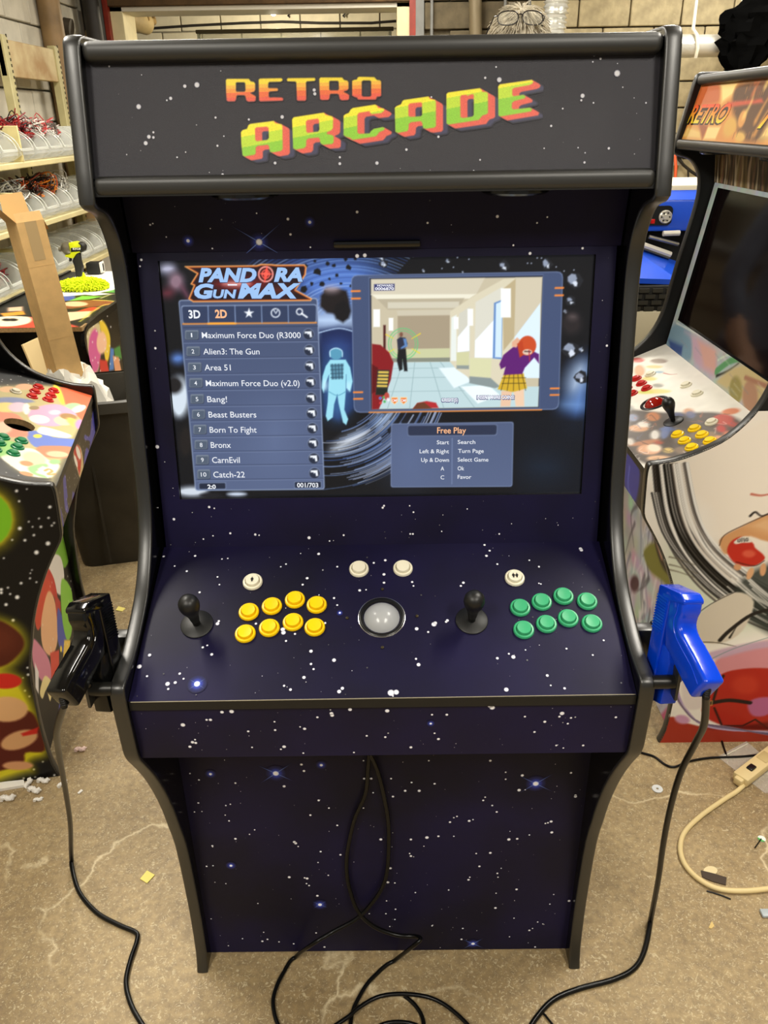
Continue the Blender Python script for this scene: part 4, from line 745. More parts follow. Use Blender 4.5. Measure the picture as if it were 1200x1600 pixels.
for x in (212, 265): c.poly(g([(x-20, 752), (x+20, 752), (x+20, 778), (x, 796), (x-20, 778)]), (246, 226, 180)); c.poly(g([(x-16, 756), (x+16, 756), (x+16, 776), (x, 791), (x-16, 776)]), (228, 116, 40))
for k in range(8): c.ell(*g([(random.uniform(128, 180), random.uniform(748, 795))])[0], 2, 2, random.choice(((210, 60, 60), (80, 170, 90), (70, 90, 190), (230, 230, 235))))
c.poly(g([(838, 715), (900, 716), (890, 806), (832, 808)]), (226, 190, 160)); c.poly(g([(908, 714), (970, 700), (972, 806), (922, 806)]), (232, 198, 168)); c.poly(g([(855, 615), (968, 612), (988, 700), (905, 722), (816, 706)]), (206, 168, 44))
for k in range(5): c.stroke(g([(862+k*24, 618), (836+k*36, 712)]), .0006, .0006, (70, 56, 20))
for yy in (640, 672): c.stroke(g([(842, yy), (980, yy-2)]), .0006, .0006, (70, 56, 20))
c.poly(g([(826, 560), (850, 505), (905, 460), (935, 440), (1000, 470), (1058, 500), (1058, 555), (1030, 520), (975, 580), (960, 616), (850, 622), (862, 575), (835, 588)]), (92, 26, 110)); c.poly(g([(900, 430), (930, 402), (952, 420), (925, 462), (900, 455)]), (222, 170, 140)); c.ell(*g([(990, 450)])[0], 14, 15.5, (198, 76, 36), ang=10); c.poly(g([(930, 440), (960, 420), (975, 500), (945, 520)]), (186, 64, 30)); c.ell(*g([(990, 488)])[0], 7.5, 4.5, (222, 196, 176)); c.stroke(g([(1000, 480), (1004, 540)]), .002, .001, (190, 50, 60)); c.stroke(g([(975, 484), (1008, 486)]), .0016, .0016, (60, 40, 40))
c.poly(g([(92, 90), (212, 88), (211, 126), (92, 128)]), (54, 58, 110))
# ---- free-play panel
rrect([(611, 662), (802.5, 659), (800.5, 760.5), (610.5, 761.5)], (132, 148, 182), 4); rrect([(611.8, 662.8), (801.7, 659.8), (799.8, 759.7), (611.3, 760.7)], mcol, 4); c.ell(640, 710, 40, 50, (92, 108, 148), soft=.04, a=.4)
rrect([(636.5, 664.5), (777.5, 662.8), (776.5, 680.4), (636.8, 681.8)], (110, 124, 156), 4); rrect([(637.3, 665.3), (776.6, 663.7), (775.6, 679.4), (637.6, 680.8)], (40, 48, 72), 4); c.stroke([(706.5, 685), (706, 756)], .0008, .0008, (120, 136, 172))
SCREEN = [x for x in main.children if x.name.startswith('screen')][0]
SCN.build('display_picture', mat_attr('screen_light', .25, emit=1.15), SCREEN)
def screen_text(name, items, col, e=1.0, lift=.0005):
    for it in items:
        mb = MB(); add_text(mb, SCN, it[0], it[1], lift=lift, **(it[2] if len(it) > 2 else {})); mb.build(name, mat('glow_%s_%d' % (name, col[0]), col, emit=e), SCREEN, 0)
tx = [(NAMES[i], (TXL[i], CYS[i]-4.6, TXR[i], CYS[i]+4.4), {'bold': .004}) for i in range(10)]
tx += [(str(i+1), (BXL[i]+(9.2 if i == 0 else 8 if i < 9 else 5.5), CYS[i]-3.4, BXL[i]+(11.2 if i == 0 else 12.2 if i < 9 else 14), CYS[i]+3), {'bold': .005}) for i in range(10)]
tx += [('3D', (295.2, 484.5, 313.5, 497), {'bold': .03}), ('2:0', (324.5, 757, 337.5, 763.5), {'bold': .03}), ('001/703', (464.3, 754.4, 497.5, 761.2), {'bold': .02})]
tx += [('Start', (682.5, 688, 701.5, 694)), ('Left & Right', (655.6, 702, 701.5, 708)), ('Up & Down', (658, 715.5, 701.5, 721.5)), ('A', (688.6, 729, 694, 735)), ('C', (688.4, 742.8, 694, 748.8)), ('Search', (715, 687.5, 742.6, 693.5)), ('Turn Page', (715.6, 701.5, 755.7, 707.5)), ('Select Game', (715, 715, 763, 721)), ('Ok', (715, 728.6, 725.2, 734.8)), ('Favor', (715, 742, 736.4, 748))]
tx = [(t[0], t[1], t[2] if len(t) > 2 else {'bold': .006}) for t in tx]
screen_text('menu_text', tx, (240, 244, 250))
screen_text('orange_text', [('2D', (336.5, 483.8, 355, 496.5), {'bold': .035}), ('Free Play', (683, 667.6, 728, 677), {'bold': .012})], (255, 190, 140))
lb = lambda a_, b_, c_, d_: (280+a_/5.4545, 400+b_/5.4545, 280+c_/5.4545, 400+d_/5.4545)
LOGO = [('PAND', lb(165, 102, 662, 216), {'shear': .25, 'bold': .05}), ('RA', lb(808, 98, 1052, 212), {'shear': .25, 'bold': .05}), ('G', lb(132, 236, 300, 356), {'shear': .2, 'bold': .05}), ('UN', lb(290, 286, 492, 356), {'shear': .2, 'bold': .04}), ('MAX', lb(500, 232, 1040, 354), {'shear': .25, 'bold': .05})]
screen_text('logo_shade', [(t, (b_[0]-.8, b_[1]-.4, b_[2]+1.2, b_[3]+.9), k) for t, b_, k in LOGO], (44, 56, 104), lift=.0003)
screen_text('logo_text', LOGO, (158, 198, 246)); screen_text('logo_shine', [(t, (b_[0]+.4, b_[1]+.1, b_[2]-.4, (b_[1]+b_[3])/2+1.4), k) for t, b_, k in []] or [('-', lb(415, 210, 495, 262), {'bold': .03})], (240, 244, 255))
gb = lambda a_, b_, c_, d_: (560+a_/3.75, 420+b_/3.75, 560+c_/3.75, 420+d_/3.75)
screen_text('score_text', [('HOWARD', gb(110, 92, 204, 104), {'bold': .03}), ('0006870', gb(98, 108, 208, 124), {'bold': .03}), ('INSERT MORE COINS!', gb(694, 742, 912, 762), {'bold': .035}), ('CREDIT(S)', gb(487, 758, 582, 778), {'bold': .03}), ('CMF', gb(197, 764, 228, 778), {'bold': .02}), ('CMF', gb(250, 764, 281, 778), {'bold': .02})], (244, 246, 255), lift=.0006)
screen_text('score_shade', [('INSERT MORE COINS!', gb(691, 740, 916, 765), {'bold': .09}), ('CREDIT(S)', gb(484, 756, 586, 781), {'bold': .08})], (52, 56, 120), lift=.0003)

ROUND_ART = True
# ================================================================== white art cabinet (faces the aisle)
ink_gloss = mat_attr('printed_laminate', .32, spec=.22)
ink_cp = mat_attr('control_panel_print', .4, spec=.5)
ink_matt = mat_attr('printed_film', .4, spec=.25)
RLOC, RRZ = (.784, 2.178), R_(-90)
rc, RM, rcp = cabinet('white arcade cabinet with brush-stroke side art and flame marquee beside the blue gun', RLOC, RRZ, side=black_flat, kick=mat('pale_kick', (150, 150, 160), .4), lip=mat('dark_lip', (24, 22, 26), .4), cpm=mat('white_cp', (232, 228, 218), .35), bez=mat('pastel_bezel', (150, 140, 120), .4), upper=mat('brown_upper', (80, 66, 44), .5), marq=mat('flame_film', (214, 150, 80), .4))
rch = {x.name.split('.')[0]: x for x in rc.children}
def full_canvas(M, a, b, hw, res, base, lift=.0008): return panel_canvas(M, a, b, hw, res, base, lift)
def blobs(cv, lst, T, soft=None, a=1.0):
    for x, y, rx, ry, col, *r in lst:
        p = T([(x, y)])[0]; q = T([(x+rx, y)])[0]; s_ = T([(x, y+ry)])[0]; cv.ell(p[0], p[1], q[0]-p[0], s_[1]-p[1], col, ang=r[0] if r else 0, soft=soft, a=a)
# control panel art
v = full_canvas(RM, PF, PB, iw-.002, .0018, (236, 232, 222)); T = lambda p: [(980+x/6.667, 560+y/6.667) for x, y in p]
v.noise(3, .02)
v.poly(T([(0, 560), (130, 540), (330, 560), (600, 570), (850, 560), (1010, 580), (1200, 660), (1180, 800), (900, 960), (500, 1080), (250, 1130), (-100, 900)]), (84, 76, 72), soft=.008, a=.9)
blobs(v, [(270, 610, 80, 50, (214, 140, 96)), (120, 730, 110, 40, (226, 170, 130)), (230, 950, 130, 60, (232, 176, 140)), (330, 1045, 130, 36, (236, 190, 150)), (640, 560, 60, 40, (206, 150, 116)), (1000, 640, 120, 60, (206, 84, 74)), (980, 735, 60, 42, (202, 70, 66)), (1100, 690, 60, 30, (210, 86, 74)), (1080, 555, 100, 34, (216, 120, 80), -8), (520, 590, 80, 26, (96, 104, 140)), (660, 590, 60, 40, (110, 120, 160)), (400, 770, 50, 80, (122, 136, 178), 30), (420, 740, 90, 26, (110, 124, 166)), (290, 800, 56, 50, (236, 232, 226), -40), (170, 690, 70, 34, (238, 234, 226)), (280, 935, 80, 44, (240, 226, 206)), (180, 880, 170, 26, (190, 130, 96), -10), (330, 880, 50, 20, (180, 90, 70)), (560, 830, 100, 60, (120, 112, 108)), (700, 800, 60, 50, (130, 120, 114)), (880, 800, 60, 40, (150, 126, 104)), (860, 920, 90, 26, (236, 190, 80), -8), (960, 830, 60, 30, (226, 160, 120)), (1050, 790, 60, 36, (222, 130, 100)), (430, 960, 60, 30, (226, 196, 120)), (560, 960, 70, 40, (140, 122, 106)), (60, 620, 60, 40, (150, 160, 190)), (30, 870, 50, 40, (220, 214, 206))], T, .006, .85)
blobs(v, [(110, 20, 70, 26, (206, 90, 84)), (330, 30, 90, 26, (150, 130, 116)), (130, 130, 60, 60, (224, 160, 116)), (280, 90, 90, 18, (230, 200, 130)), (230, 215, 80, 22, (226, 206, 110)), (300, 345, 160, 26, (232, 216, 130)), (180, 355, 100, 20, (220, 220, 120)), (330, 145, 50, 12, (120, 160, 190)), (320, 285, 60, 22, (150, 150, 140)), (30, 520, 40, 30, (150, 150, 150))], T, .006, .85)
v.stroke(T([(380, 155), (450, 170), (520, 165)]), .004, .001, (190, 110, 100))
for k in range(60):
    x, y = random.uniform(0, 1100), random.uniform(580, 1080); v.stroke(T([(x, y), (x+random.uniform(-60, 60), y+random.uniform(-30, 30)), (x+random.uniform(-90, 90), y+random.uniform(-50, 50))]), .0016, .0006, random.choice(((70, 62, 62), (240, 230, 220), (200, 120, 90), (110, 116, 150))), a=.8)
v.build('artwork', ink_cp, rch['control_panel'])
# bezel art
v = full_canvas(RM, BZ0, BZ1, .3765, .003, (170, 180, 184)); T = lambda p: [(940+x/4, 480+y/4) for x, y in p]
v.noise(6, .02, False)
v.poly(T([(370, 260), (460, 100), (560, 150), (560, 330), (480, 320)]), (120, 150, 170), soft=.01); v.poly(T([(420, 200), (510, 240), (500, 310), (430, 270)]), (62, 84, 140), soft=.008); v.poly(T([(520, 150), (640, 210), (720, 300), (700, 440), (580, 350), (560, 200)]), (190, 160, 180), soft=.012); v.poly(T([(600, 200), (720, 260), (720, 420), (640, 380)]), (206, 160, 150), soft=.012)
v.stroke(T([(720, 400), (800, 340), (880, 320)]), .022, .016, (90, 150, 100)); v.stroke(T([(720, 430), (790, 400), (860, 350)]), .008, .003, (24, 30, 24)); v.stroke(T([(730, 330), (790, 300), (850, 310)]), .006, .002, (200, 220, 196))
v.poly(T([(720, 460), (880, 350), (1060, 430), (1060, 640), (960, 640), (780, 520)]), (196, 178, 130), soft=.01); v.ell(*T([(840, 520)])[0], 10, 22, (150, 140, 84), soft=.006); v.ell(*T([(930, 560)])[0], 12, 26, (176, 136, 110), soft=.006); v.stroke(T([(900, 440), (1050, 500)]), .012, .012, (166, 120, 96)); v.stroke(T([(470, 100), (700, 220), (900, 330)]), .004, .002, (215, 220, 216))
for k in range(26):
    x, y = random.uniform(480, 1000), random.uniform(150, 560); v.stroke(T([(x, y), (x+40, y+50)]), .002, .001, random.choice(((220, 214, 206), (150, 130, 140), (120, 140, 150))), a=.5)
v.build('artwork', ink_matt, rch['bezel'], keep=lambda u, w_: ~((u > .032) & (u < .721) & (w_ > .099) & (w_ < .490)))
# upper panel streaks
v = full_canvas(RM, (.2105, 1.4395), (.196, 1.545), .38, .003, (96, 82, 50)); v.noise(10, .02)
for k in range(120):
    u_ = random.uniform(0, .76); v.stroke([(u_, 0), (u_+random.uniform(-.01, .02), .05), (u_+random.uniform(-.015, .04), .11)], .012, .005, random.choice(((150, 132, 84), (60, 48, 34), (196, 176, 150), (130, 96, 84), (34, 26, 22), (206, 196, 176))), a=.7, px=False, soft=.004)
v.build('artwork', ink_matt, rch['speaker_panel'])
# marquee flames
v = full_canvas(RM, (.097, 1.5565), (.132, 1.6945), iw-.002, .0016, (226, 150, 74)); T = lambda p: [(1060+x/6.4, y/6.4) for x, y in p]
v.poly(T([(150, 860), (420, 820), (410, 1010), (330, 1060), (140, 1060)]), (206, 104, 52), soft=.012); v.poly(T([(420, 830), (600, 820), (540, 960), (430, 1040)]), (255, 232, 150), soft=.01); v.poly(T([(300, 1260), (430, 1260), (370, 1400), (250, 1400)]), (255, 226, 150), soft=.006); v.poly(T([(30, 1380), (100, 1260), (230, 1300), (230, 1400)]), (250, 210, 126), soft=.008); v.poly(T([(190, 1190), (300, 1260), (240, 1400), (215, 1300)]), (168, 84, 44), soft=.006)
v.poly(T([(540, 990), (620, 840), (900, 790), (1000, 900), (1000, 1250), (860, 1400), (640, 1410), (560, 1200)]), (92, 58, 36), soft=.01, a=.95); v.poly(T([(490, 1020), (840, 980), (860, 1030), (500, 1080)]), (206, 84, 56), soft=.004); v.ell(*T([(520, 1270)])[0], 10, 18, (226, 176, 84), ang=20, soft=.008); v.ell(*T([(640, 1190)])[0], 6, 16, (226, 160, 84), ang=18, soft=.005); v.ell(*T([(620, 1370)])[0], 8, 10, (230, 184, 96), ang=30, soft=.006); v.poly(T([(800, 1400), (896, 1230), (1100, 1240), (1100, 1440)]), (250, 216, 134), soft=.012)
for k in range(34):
    x, y = random.uniform(560, 900), random.uniform(830, 1390); v.stroke(T([(x, y), (x-20, y+60)]), .003, .0008, random.choice(((230, 164, 80), (60, 36, 24), (200, 120, 60))), a=.7)
for k in range(30):
    u_ = random.uniform(.35, .75); w_ = random.uniform(0, .14); v.stroke([(u_, w_), (u_+.01, w_+.03), (u_+random.uniform(-.02, .03), w_+.06)], .02, .003, random.choice(((255, 220, 130), (206, 104, 52), (120, 66, 36), (240, 170, 80))), a=.7, px=False, soft=.006)
mo = rch['marquee']; v.build('artwork', ink_matt, mo)
def two_tone(name, cv, body, box, top, bot, parent, outline=(40, 14, 10)):
    for bold, lf, cc in ((.09, .0011, None), (.02, .0015, 1)):
        mb = MB(); add_text(mb, cv, body, box, lift=lf, shear=.35, bold=bold); P = np.array(mb.v); vv = (P-cv.p0) @ cv.V; t = (vv-vv.min())/(vv.max()-vv.min())
        cols = [tuple(lin(np.array(bot)*(1-k)+np.array(top)*k if cc else outline))+(1,) for k in t]; mb.build(name, ink_matt, parent, 0, cols)
two_tone('lettering', v, 'RETRO', (1073, 165, 1134, 192), (236, 70, 40), (252, 232, 50), mo); two_tone('lettering', v, '1', (1184, 176, 1198, 200), (236, 110, 40), (252, 232, 50), mo)
# side art: white ground, black brush sweep, red and pink fields
v = Canvas(RM, (HW+.0003, -.15, 0.0), (0, 1, 0), (0, 0, 1), .70, 1.0, .0021, (252, 247, 238), .0006); T = lambda p: [(1020+x/6.667, 760+y/6.667) for x, y in p]
v.noise(3, .05)
v.poly([(1040, 740), (1200, 640), (1300, 640), (1300, 900), (1130, 860), (1100, 800)], (252, 242, 228), soft=.03); v.poly(T([(120, 500), (600, 700), (760, 900), (1200, 1150), (1200, 1500), (200, 1500)]), (226, 232, 212), soft=.03); v.poly(T([(650, 600), (1100, 700), (1300, 1100), (900, 1000)]), (216, 212, 200), soft=.03)
for k in range(70):     # the sweeping brush stroke
    t = k/69; o = random.uniform(-6, 6); x0 = 1019+t*56+o*.3; col = random.choice(((12, 11, 11), (12, 11, 11), (18, 16, 16), (30, 27, 26), (252, 250, 246), (252, 250, 246), (120, 110, 102)) if t < .6 else ((252, 250, 246), (252, 250, 246), (232, 224, 214), (16, 14, 14), (190, 180, 168), (96, 88, 82)))
    p = [(x0, 728-t*4), (x0+8+t*8, 800), (x0+26+t*14, 850+o), (x0+62+t*24, 902-t*10+o), (x0+104+t*34, 940-t*16+o), (x0+150+t*40, 968-t*22+o), (x0+230, 1000-t*24+o)]
    v.stroke(p, .006*random.uniform(.5, 1.2), .003, col, a=.95)
for k in range(16):
    x0 = 1019+random.uniform(-2, 10); p = [(x0, 770), (x0+16, 830), (x0+50, 880), (x0+96, 926), (x0+150, 960)]; v.stroke(p, .002, .0006, random.choice(((30, 28, 28), (250, 248, 244))), a=.9)
for y in (870, 882, 890): v.stroke([(1046, y), (1062, y+4), (1090, y+14)], .004, .001, (110, 104, 84), a=.8)
v.poly([(1140, 930), (1200, 880), (1260, 900), (1260, 1000), (1190, 985)], (52, 58, 54), soft=.012, a=.85)
for k in range(14): x0 = random.uniform(1130, 1180); y0 = random.uniform(900, 930); v.stroke([(x0, y0), (x0+30, y0+26), (x0+60, y0+44)], .003, .0008, (244, 242, 236), a=.9)
v.poly([(1072, 985), (1110, 945), (1150, 925), (1178, 940), (1160, 985), (1125, 1005), (1085, 1000)], (222, 212, 194), soft=.003); v.stroke([(1078, 968), (1110, 944), (1150, 924)], .002, .001, (40, 36, 34)); v.stroke([(1125, 1000), (1140, 985), (1175, 960), (1215, 950)], .012, .010, (38, 34, 32)); v.stroke([(1140, 996), (1150, 980)], .006, .001, (36, 34, 30)); v.stroke([(1086, 1003), (1120, 1004), (1150, 1010)], .003, .001, (70, 62, 44))
# plain red, tan and pink shapes in place of the printed figures
v.poly([(1124, 850), (1130, 838), (1165, 820), (1210, 800), (1260, 800), (1260, 850), (1200, 846), (1165, 838), (1136, 866)], (222, 164, 112), soft=.003); v.poly([(1165, 822), (1196, 808), (1230, 812), (1206, 836)], (236, 190, 140), soft=.012); v.stroke([(1124, 852), (1132, 836), (1165, 819), (1210, 799)], .0016, .0016, (60, 34, 24)); 
v.poly([(1136, 862), (1142, 846), (1160, 838), (1176, 848), (1180, 856), (1192, 866), (1194, 874), (1178, 884), (1160, 884), (1146, 878)], (204, 52, 38)); v.ell(1170, 865, 10, 6, (226, 96, 72), soft=.004); v.poly([(1147, 846), (1160, 838), (1170, 840), (1174, 847), (1160, 848), (1150, 850)], (240, 234, 222)); 
v.stroke([(1153, 843), (1153, 846), (1156, 846), (1156, 842)], .0016, .0016, (30, 26, 26)); v.stroke([(1159, 841), (1159, 846)], .0016, .0016, (30, 26, 26)); v.stroke([(1162, 841), (1163, 846)], .0016, .0016, (30, 26, 26)); v.stroke([(1166, 841), (1165, 844), (1168, 845), (1168, 841)], .0016, .0016, (30, 26, 26))
v.ell(1152, 886, 6, 5, (222, 164, 120)); v.ell(1172, 896, 5, 10, (230, 178, 132), ang=24); v.ell(1192, 890, 5, 10, (226, 170, 124), ang=8); v.stroke([(1150, 878), (1178, 884), (1194, 876)], .0016, .0016, (50, 24, 20)); v.stroke([(1172, 806), (1180, 800), (1190, 806), (1205, 800)], .006, .002, (34, 28, 26)); v.stroke([(1174, 772), (1190, 774), (1210, 770)], .006, .003, (204, 110, 90))
v.poly([(1110, 1040), (1160, 1010), (1260, 1000), (1260, 1100), (1200, 1130), (1110, 1110)], (222, 150, 158), soft=.01); v.poly([(1080, 1030), (1120, 1015), (1200, 1000), (1260, 1005), (1180, 1015), (1120, 1030)], (206, 176, 200), soft=.006, a=.9); v.stroke([(1110, 1030), (1150, 1012), (1220, 990)], .002, .001, (120, 150, 150))
v.poly([(1112, 1070), (1130, 1052), (1160, 1045), (1200, 1044), (1260, 1050), (1260, 1130), (1170, 1140), (1120, 1130), (1096, 1110)], (186, 46, 32), soft=.003); v.ell(1165, 1070, 22, 16, (206, 66, 44), soft=.012, a=.8); v.poly([(1168, 1100), (1185, 1090), (1215, 1092), (1200, 1116), (1176, 1118)], (190, 106, 150), soft=.004); v.stroke([(1130, 1056), (1120, 1075), (1114, 1096)], .008, .007, (44, 30, 26), smooth=False); v.stroke([(1112, 1098), (1140, 1094), (1172, 1098)], .013, .012, (40, 28, 26)); v.stroke([(1108, 1095), (1113, 1095), (1112, 1102), (1108, 1102), (1109, 1095)], .002, .002, (226, 196, 110), smooth=False)
v.stroke([(1116, 1106), (1128, 1134), (1160, 1134), (1180, 1124), (1200, 1138)], .006, .005, (52, 24, 20), smooth=False); v.poly([(1030, 1160), (1044, 1120), (1090, 1134), (1200, 1142), (1260, 1142), (1260, 1170), (1030, 1165)], (176, 58, 40), soft=.003); v.poly([(1100, 1138), (1200, 1142), (1260, 1142), (1260, 1120), (1150, 1134)], (96, 26, 22), soft=.008, a=.8)
for k in range(34):     # purple and white swirl round the foot
    o = random.uniform(0, 26); col = random.choice(((240, 236, 244), (120, 90, 150), (54, 38, 62), (176, 150, 200), (206, 150, 190), (240, 236, 244))); v.stroke([(1066-o*.4, 1040+o*.4), (1056+o*.2, 1080+o*.3), (1066+o*.5, 1112+o*.5-8), (1092+o*.3, 1128+o*.2), (1140, 1136+o*.2), (1200, 1148-o*.2), (1230, 1150)], .004*random.uniform(.5, 1.3), .0015, col, a=.95)
v.poly([(1068, 1046), (1098, 1090), (1096, 1106), (1074, 1108), (1066, 1090)], (236, 226, 222), soft=.004, a=.9); v.ell(1066, 1124, 12, 7, (214, 160, 196), soft=.004, a=.9, ang=10)
PP = [(a+.15, b) for a, b in PROFC]
sidep = [x for x in rc.children if x.name.startswith('side_panel')]
v.build('artwork', ink_gloss, sidep[1], keep=lambda u, w_: inside(PP, u, w_))
MB().add([(HW+.0006, .55, 0), (HW+.0006, .6, 0), (HW+.0006, .6, 1.72), (HW+.0006, .15, 1.72), (HW+.0006, .20, 1.45), (HW+.0006, .2, 1.0), (HW+.0006, .55, 1.0)], [(0, 1, 2, 3, 4, 5, 6)]).build('artwork', mat('cream_print', (252, 247, 238), .35), sidep[1], 0)
# kick panel and front lip art
v = full_canvas(RM, (.042, .004), (.042, .69), iw, .004, (176, 176, 182)); v.noise(12, .05, False)
for k in range(90):
    u_ = random.uniform(.2, .77); w_ = random.uniform(0, .66); v.stroke([(u_, w_), (u_+random.uniform(-.05, .05), w_-.06), (u_+random.uniform(-.06, .06), w_-.14)], .018, .003, random.choice(((226, 222, 222), (120, 124, 146), (90, 94, 120), (150, 130, 160), (206, 200, 206), (60, 54, 66))), a=.6, px=False, soft=.006)
v.ell(992, 912, 7, 14, (70, 34, 52), soft=.01); v.poly([(1006, 860), (1030, 850), (1056, 930), (1036, 910), (1015, 892)], (120, 118, 50), soft=.01); v.poly([(1022, 830), (1044, 850), (1056, 900), (1038, 890), (1026, 860)], (44, 34, 24), soft=.008); v.poly([(1026, 850), (1040, 848), (1048, 876), (1034, 874)], (200, 150, 126), soft=.008); v.poly([(960, 1100), (1050, 1080), (1050, 1150), (960, 1150)], (200, 190, 206), soft=.02, a=.7); v.poly([(1030, 1120), (1044, 1104), (1040, 1134)], (196, 90, 130), soft=.006)
v.build('artwork', ink_matt, rch['kick_panel'])
v = full_canvas(RM, (-.126, .716), (-.1325, .818), iw, .004, (26, 24, 26)); v.poly([(978, 705), (1000, 730), (996, 780), (985, 790), (975, 750)], (44, 50, 150), soft=.012); v.stroke([(984, 730), (982, 760), (990, 785)], .008, .003, (96, 110, 206), soft=.006); v.ell(981, 785, 8, 12, (110, 110, 116), soft=.008); v.build('artwork', ink_matt, rch['front_lip'])
redb = mat('red_plastic', (186, 22, 20), .28); ivory = mat('cream_plastic', (226, 220, 196), .34); yel2 = mat('gold_yellow_plastic', (244, 204, 14), .3)
q5 = lambda x, y: (980+x/6.667, 560+y/6.667)
for p in ((526, 800), (598, 865), (672, 935), (702, 738), (780, 803), (862, 868)): button(rc, rcp, q5(*p), 'y2', yel2)
for p in ((97, 218), (150, 268), (204, 318), (0, 320), (56, 372), (-60, 270)): button(rc, rcp, q5(*p), 'r', redb)
for p in ((242, 170), (612, 285), (728, 375), (880, 672)): button(rc, rcp, q5(*p), 'w2', ivory)
joystick(rc, rcp, q5(482, 660), tilt=(R_(0), R_(6))); trackball(rc, rcp, q5(285, 470), mat('trackball_ring', (14, 14, 15), .3), mat('red_ball', (150, 22, 14), .08, coat=.5), r=.040)

# ================================================================== black starry cabinet with coloured art (faces the aisle from the other side)
ang = math.atan2(.2, .98); LRZ = ang+math.pi/2; LLOC = (-.908+.405*(-math.sin(ang)), 1.671+.405*math.cos(ang))
cpt = Canvas(cab_matrix(LLOC, LRZ), (-iw, PF[0], PF[1]), (1, 0, 0), (0, *((PB-PF)/np.linalg.norm(PB-PF))), 2*iw, .3, .05)
T7 = lambda x, y: (x/7.5, 570+y/7.5)
hu, hv = cpt.P([T7(228, 705)])[0]
lc, LM, lcp = cabinet('black starry arcade cabinet with colourful control panel and an empty trackball hole', LLOC, LRZ, side=black_gloss, kick=mat('dark_kick', (19, 18, 18), .4), lip=mat('dark_lip2', (19, 18, 18), .4, spec=.2), cpm=mat('black_cp', (22, 21, 21), .4), hole=(float(hu), float(hv), .0395))
lch = {x.name.split('.')[0]: x for x in lc.children}
v = full_canvas(LM, PF, PB, iw-.001, .0018, (22, 21, 21)); T = lambda p: [T7(x, y) for x, y in p]; v.noise(4, .02)
for k in range(40): v.ell(*T([(random.uniform(-400, 500), random.choice((random.uniform(120, 300), random.uniform(1100, 1400))))])[0], .9, .5, (244, 242, 236))
gl_ = (222, 206, 110)
v.poly(T([(-600, 350), (200, 230), (640, 240), (700, 260), (1140, 350), (600, 1480), (560, 1340), (330, 1310), (120, 1200), (0, 1080), (-600, 1100)]), (206, 190, 130), soft=.02, a=.9)
v.poly(T([(690, 260), (1140, 355), (1010, 640), (900, 600), (760, 460), (700, 330)]), (226, 104, 66), soft=.004); v.poly(T([(620, 240), (700, 270), (760, 440), (720, 460), (660, 360)]), (240, 214, 60), soft=.004); v.ell(*T([(860, 500)])[0], 15, 7, (160, 196, 150), soft=.004); v.ell(*T([(920, 520)])[0], 12, 5, (232, 230, 220), ang=-20, soft=.003)
v.poly(T([(320, 580), (420, 500), (640, 460), (820, 520), (900, 610), (700, 720), (430, 700)]), (230, 160, 190), soft=.004); v.ell(*T([(460, 640)])[0], 16, 6.5, (246, 238, 216), ang=5, soft=.002); v.ell(*T([(640, 560)])[0], 10, 4, (240, 196, 210), soft=.004); v.ell(*T([(740, 660)])[0], 15, 7, (240, 206, 170), ang=8, soft=.004); v.ell(*T([(800, 610)])[0], 14, 5, (160, 120, 70), ang=8, soft=.004)
v.poly(T([(310, 800), (480, 780), (620, 850), (900, 880), (860, 960), (640, 980), (400, 960)]), (92, 116, 196), soft=.003); v.poly(T([(440, 760), (520, 730), (820, 820), (780, 860), (560, 830), (450, 800)]), (240, 236, 224), soft=.003); v.ell(*T([(440, 838)])[0], 7, 3, (240, 210, 70), soft=.002); v.ell(*T([(880, 690)])[0], 16, 6, (232, 196, 90), ang=30, soft=.006); v.ell(*T([(930, 700)])[0], 8, 8, (216, 140, 190), soft=.006)
v.poly(T([(420, 980), (520, 950), (860, 970), (800, 1090), (560, 1090), (430, 1040)]), (196, 124, 88), soft=.004); v.ell(*T([(670, 1050)])[0], 18, 5, (236, 186, 150), ang=4, soft=.004); v.poly(T([(0, 1060), (250, 980), (420, 1000), (560, 1110), (700, 1180), (640, 1290), (560, 1330), (330, 1300), (130, 1190)]), (240, 234, 214), soft=.004); v.ell(*T([(400, 1100)])[0], 20, 10, (238, 200, 166), ang=14, soft=.006); v.ell(*T([(310, 1160)])[0], 11, 4, (232, 140, 90), ang=10, soft=.003); v.poly(T([(330, 1200), (520, 1160), (560, 1200), (420, 1260), (560, 1310), (540, 1330), (380, 1280)]), (150, 200, 130), soft=.003); v.ell(*T([(310, 1280)])[0], 11, 3, (228, 140, 90), ang=12, soft=.002); v.ell(*T([(640, 1140)])[0], 9, 4, (150, 190, 130), soft=.003)
v.poly(T([(-200, 560), (100, 560), (250, 620), (330, 790), (300, 850), (60, 850), (-200, 800)]), (226, 130, 100), soft=.005); v.ell(*T([(40, 740)])[0], 14, 10, (240, 190, 160), soft=.005); v.poly(T([(-300, 430), (60, 380), (300, 400), (400, 440), (100, 470), (-200, 480)]), (120, 130, 170), soft=.006); v.ell(*T([(60, 500)])[0], 22, 8, (240, 206, 120), soft=.006); v.ell(*T([(210, 500)])[0], 16, 8, (232, 190, 206), soft=.005); v.ell(*T([(310, 520)])[0], 6, 9, (244, 238, 226), soft=.004); v.ell(*T([(90, 290)])[0], 14, 5, (222, 176, 130), soft=.004); v.ell(*T([(280, 260)])[0], 14, 5, (226, 170, 130), soft=.004); v.ell(*T([(400, 508)])[0], 8, 3, (150, 126, 84), soft=.002); v.poly(T([(-100, 880), (150, 900), (250, 960), (120, 1050), (-100, 1080)]), (140, 196, 100), soft=.006)
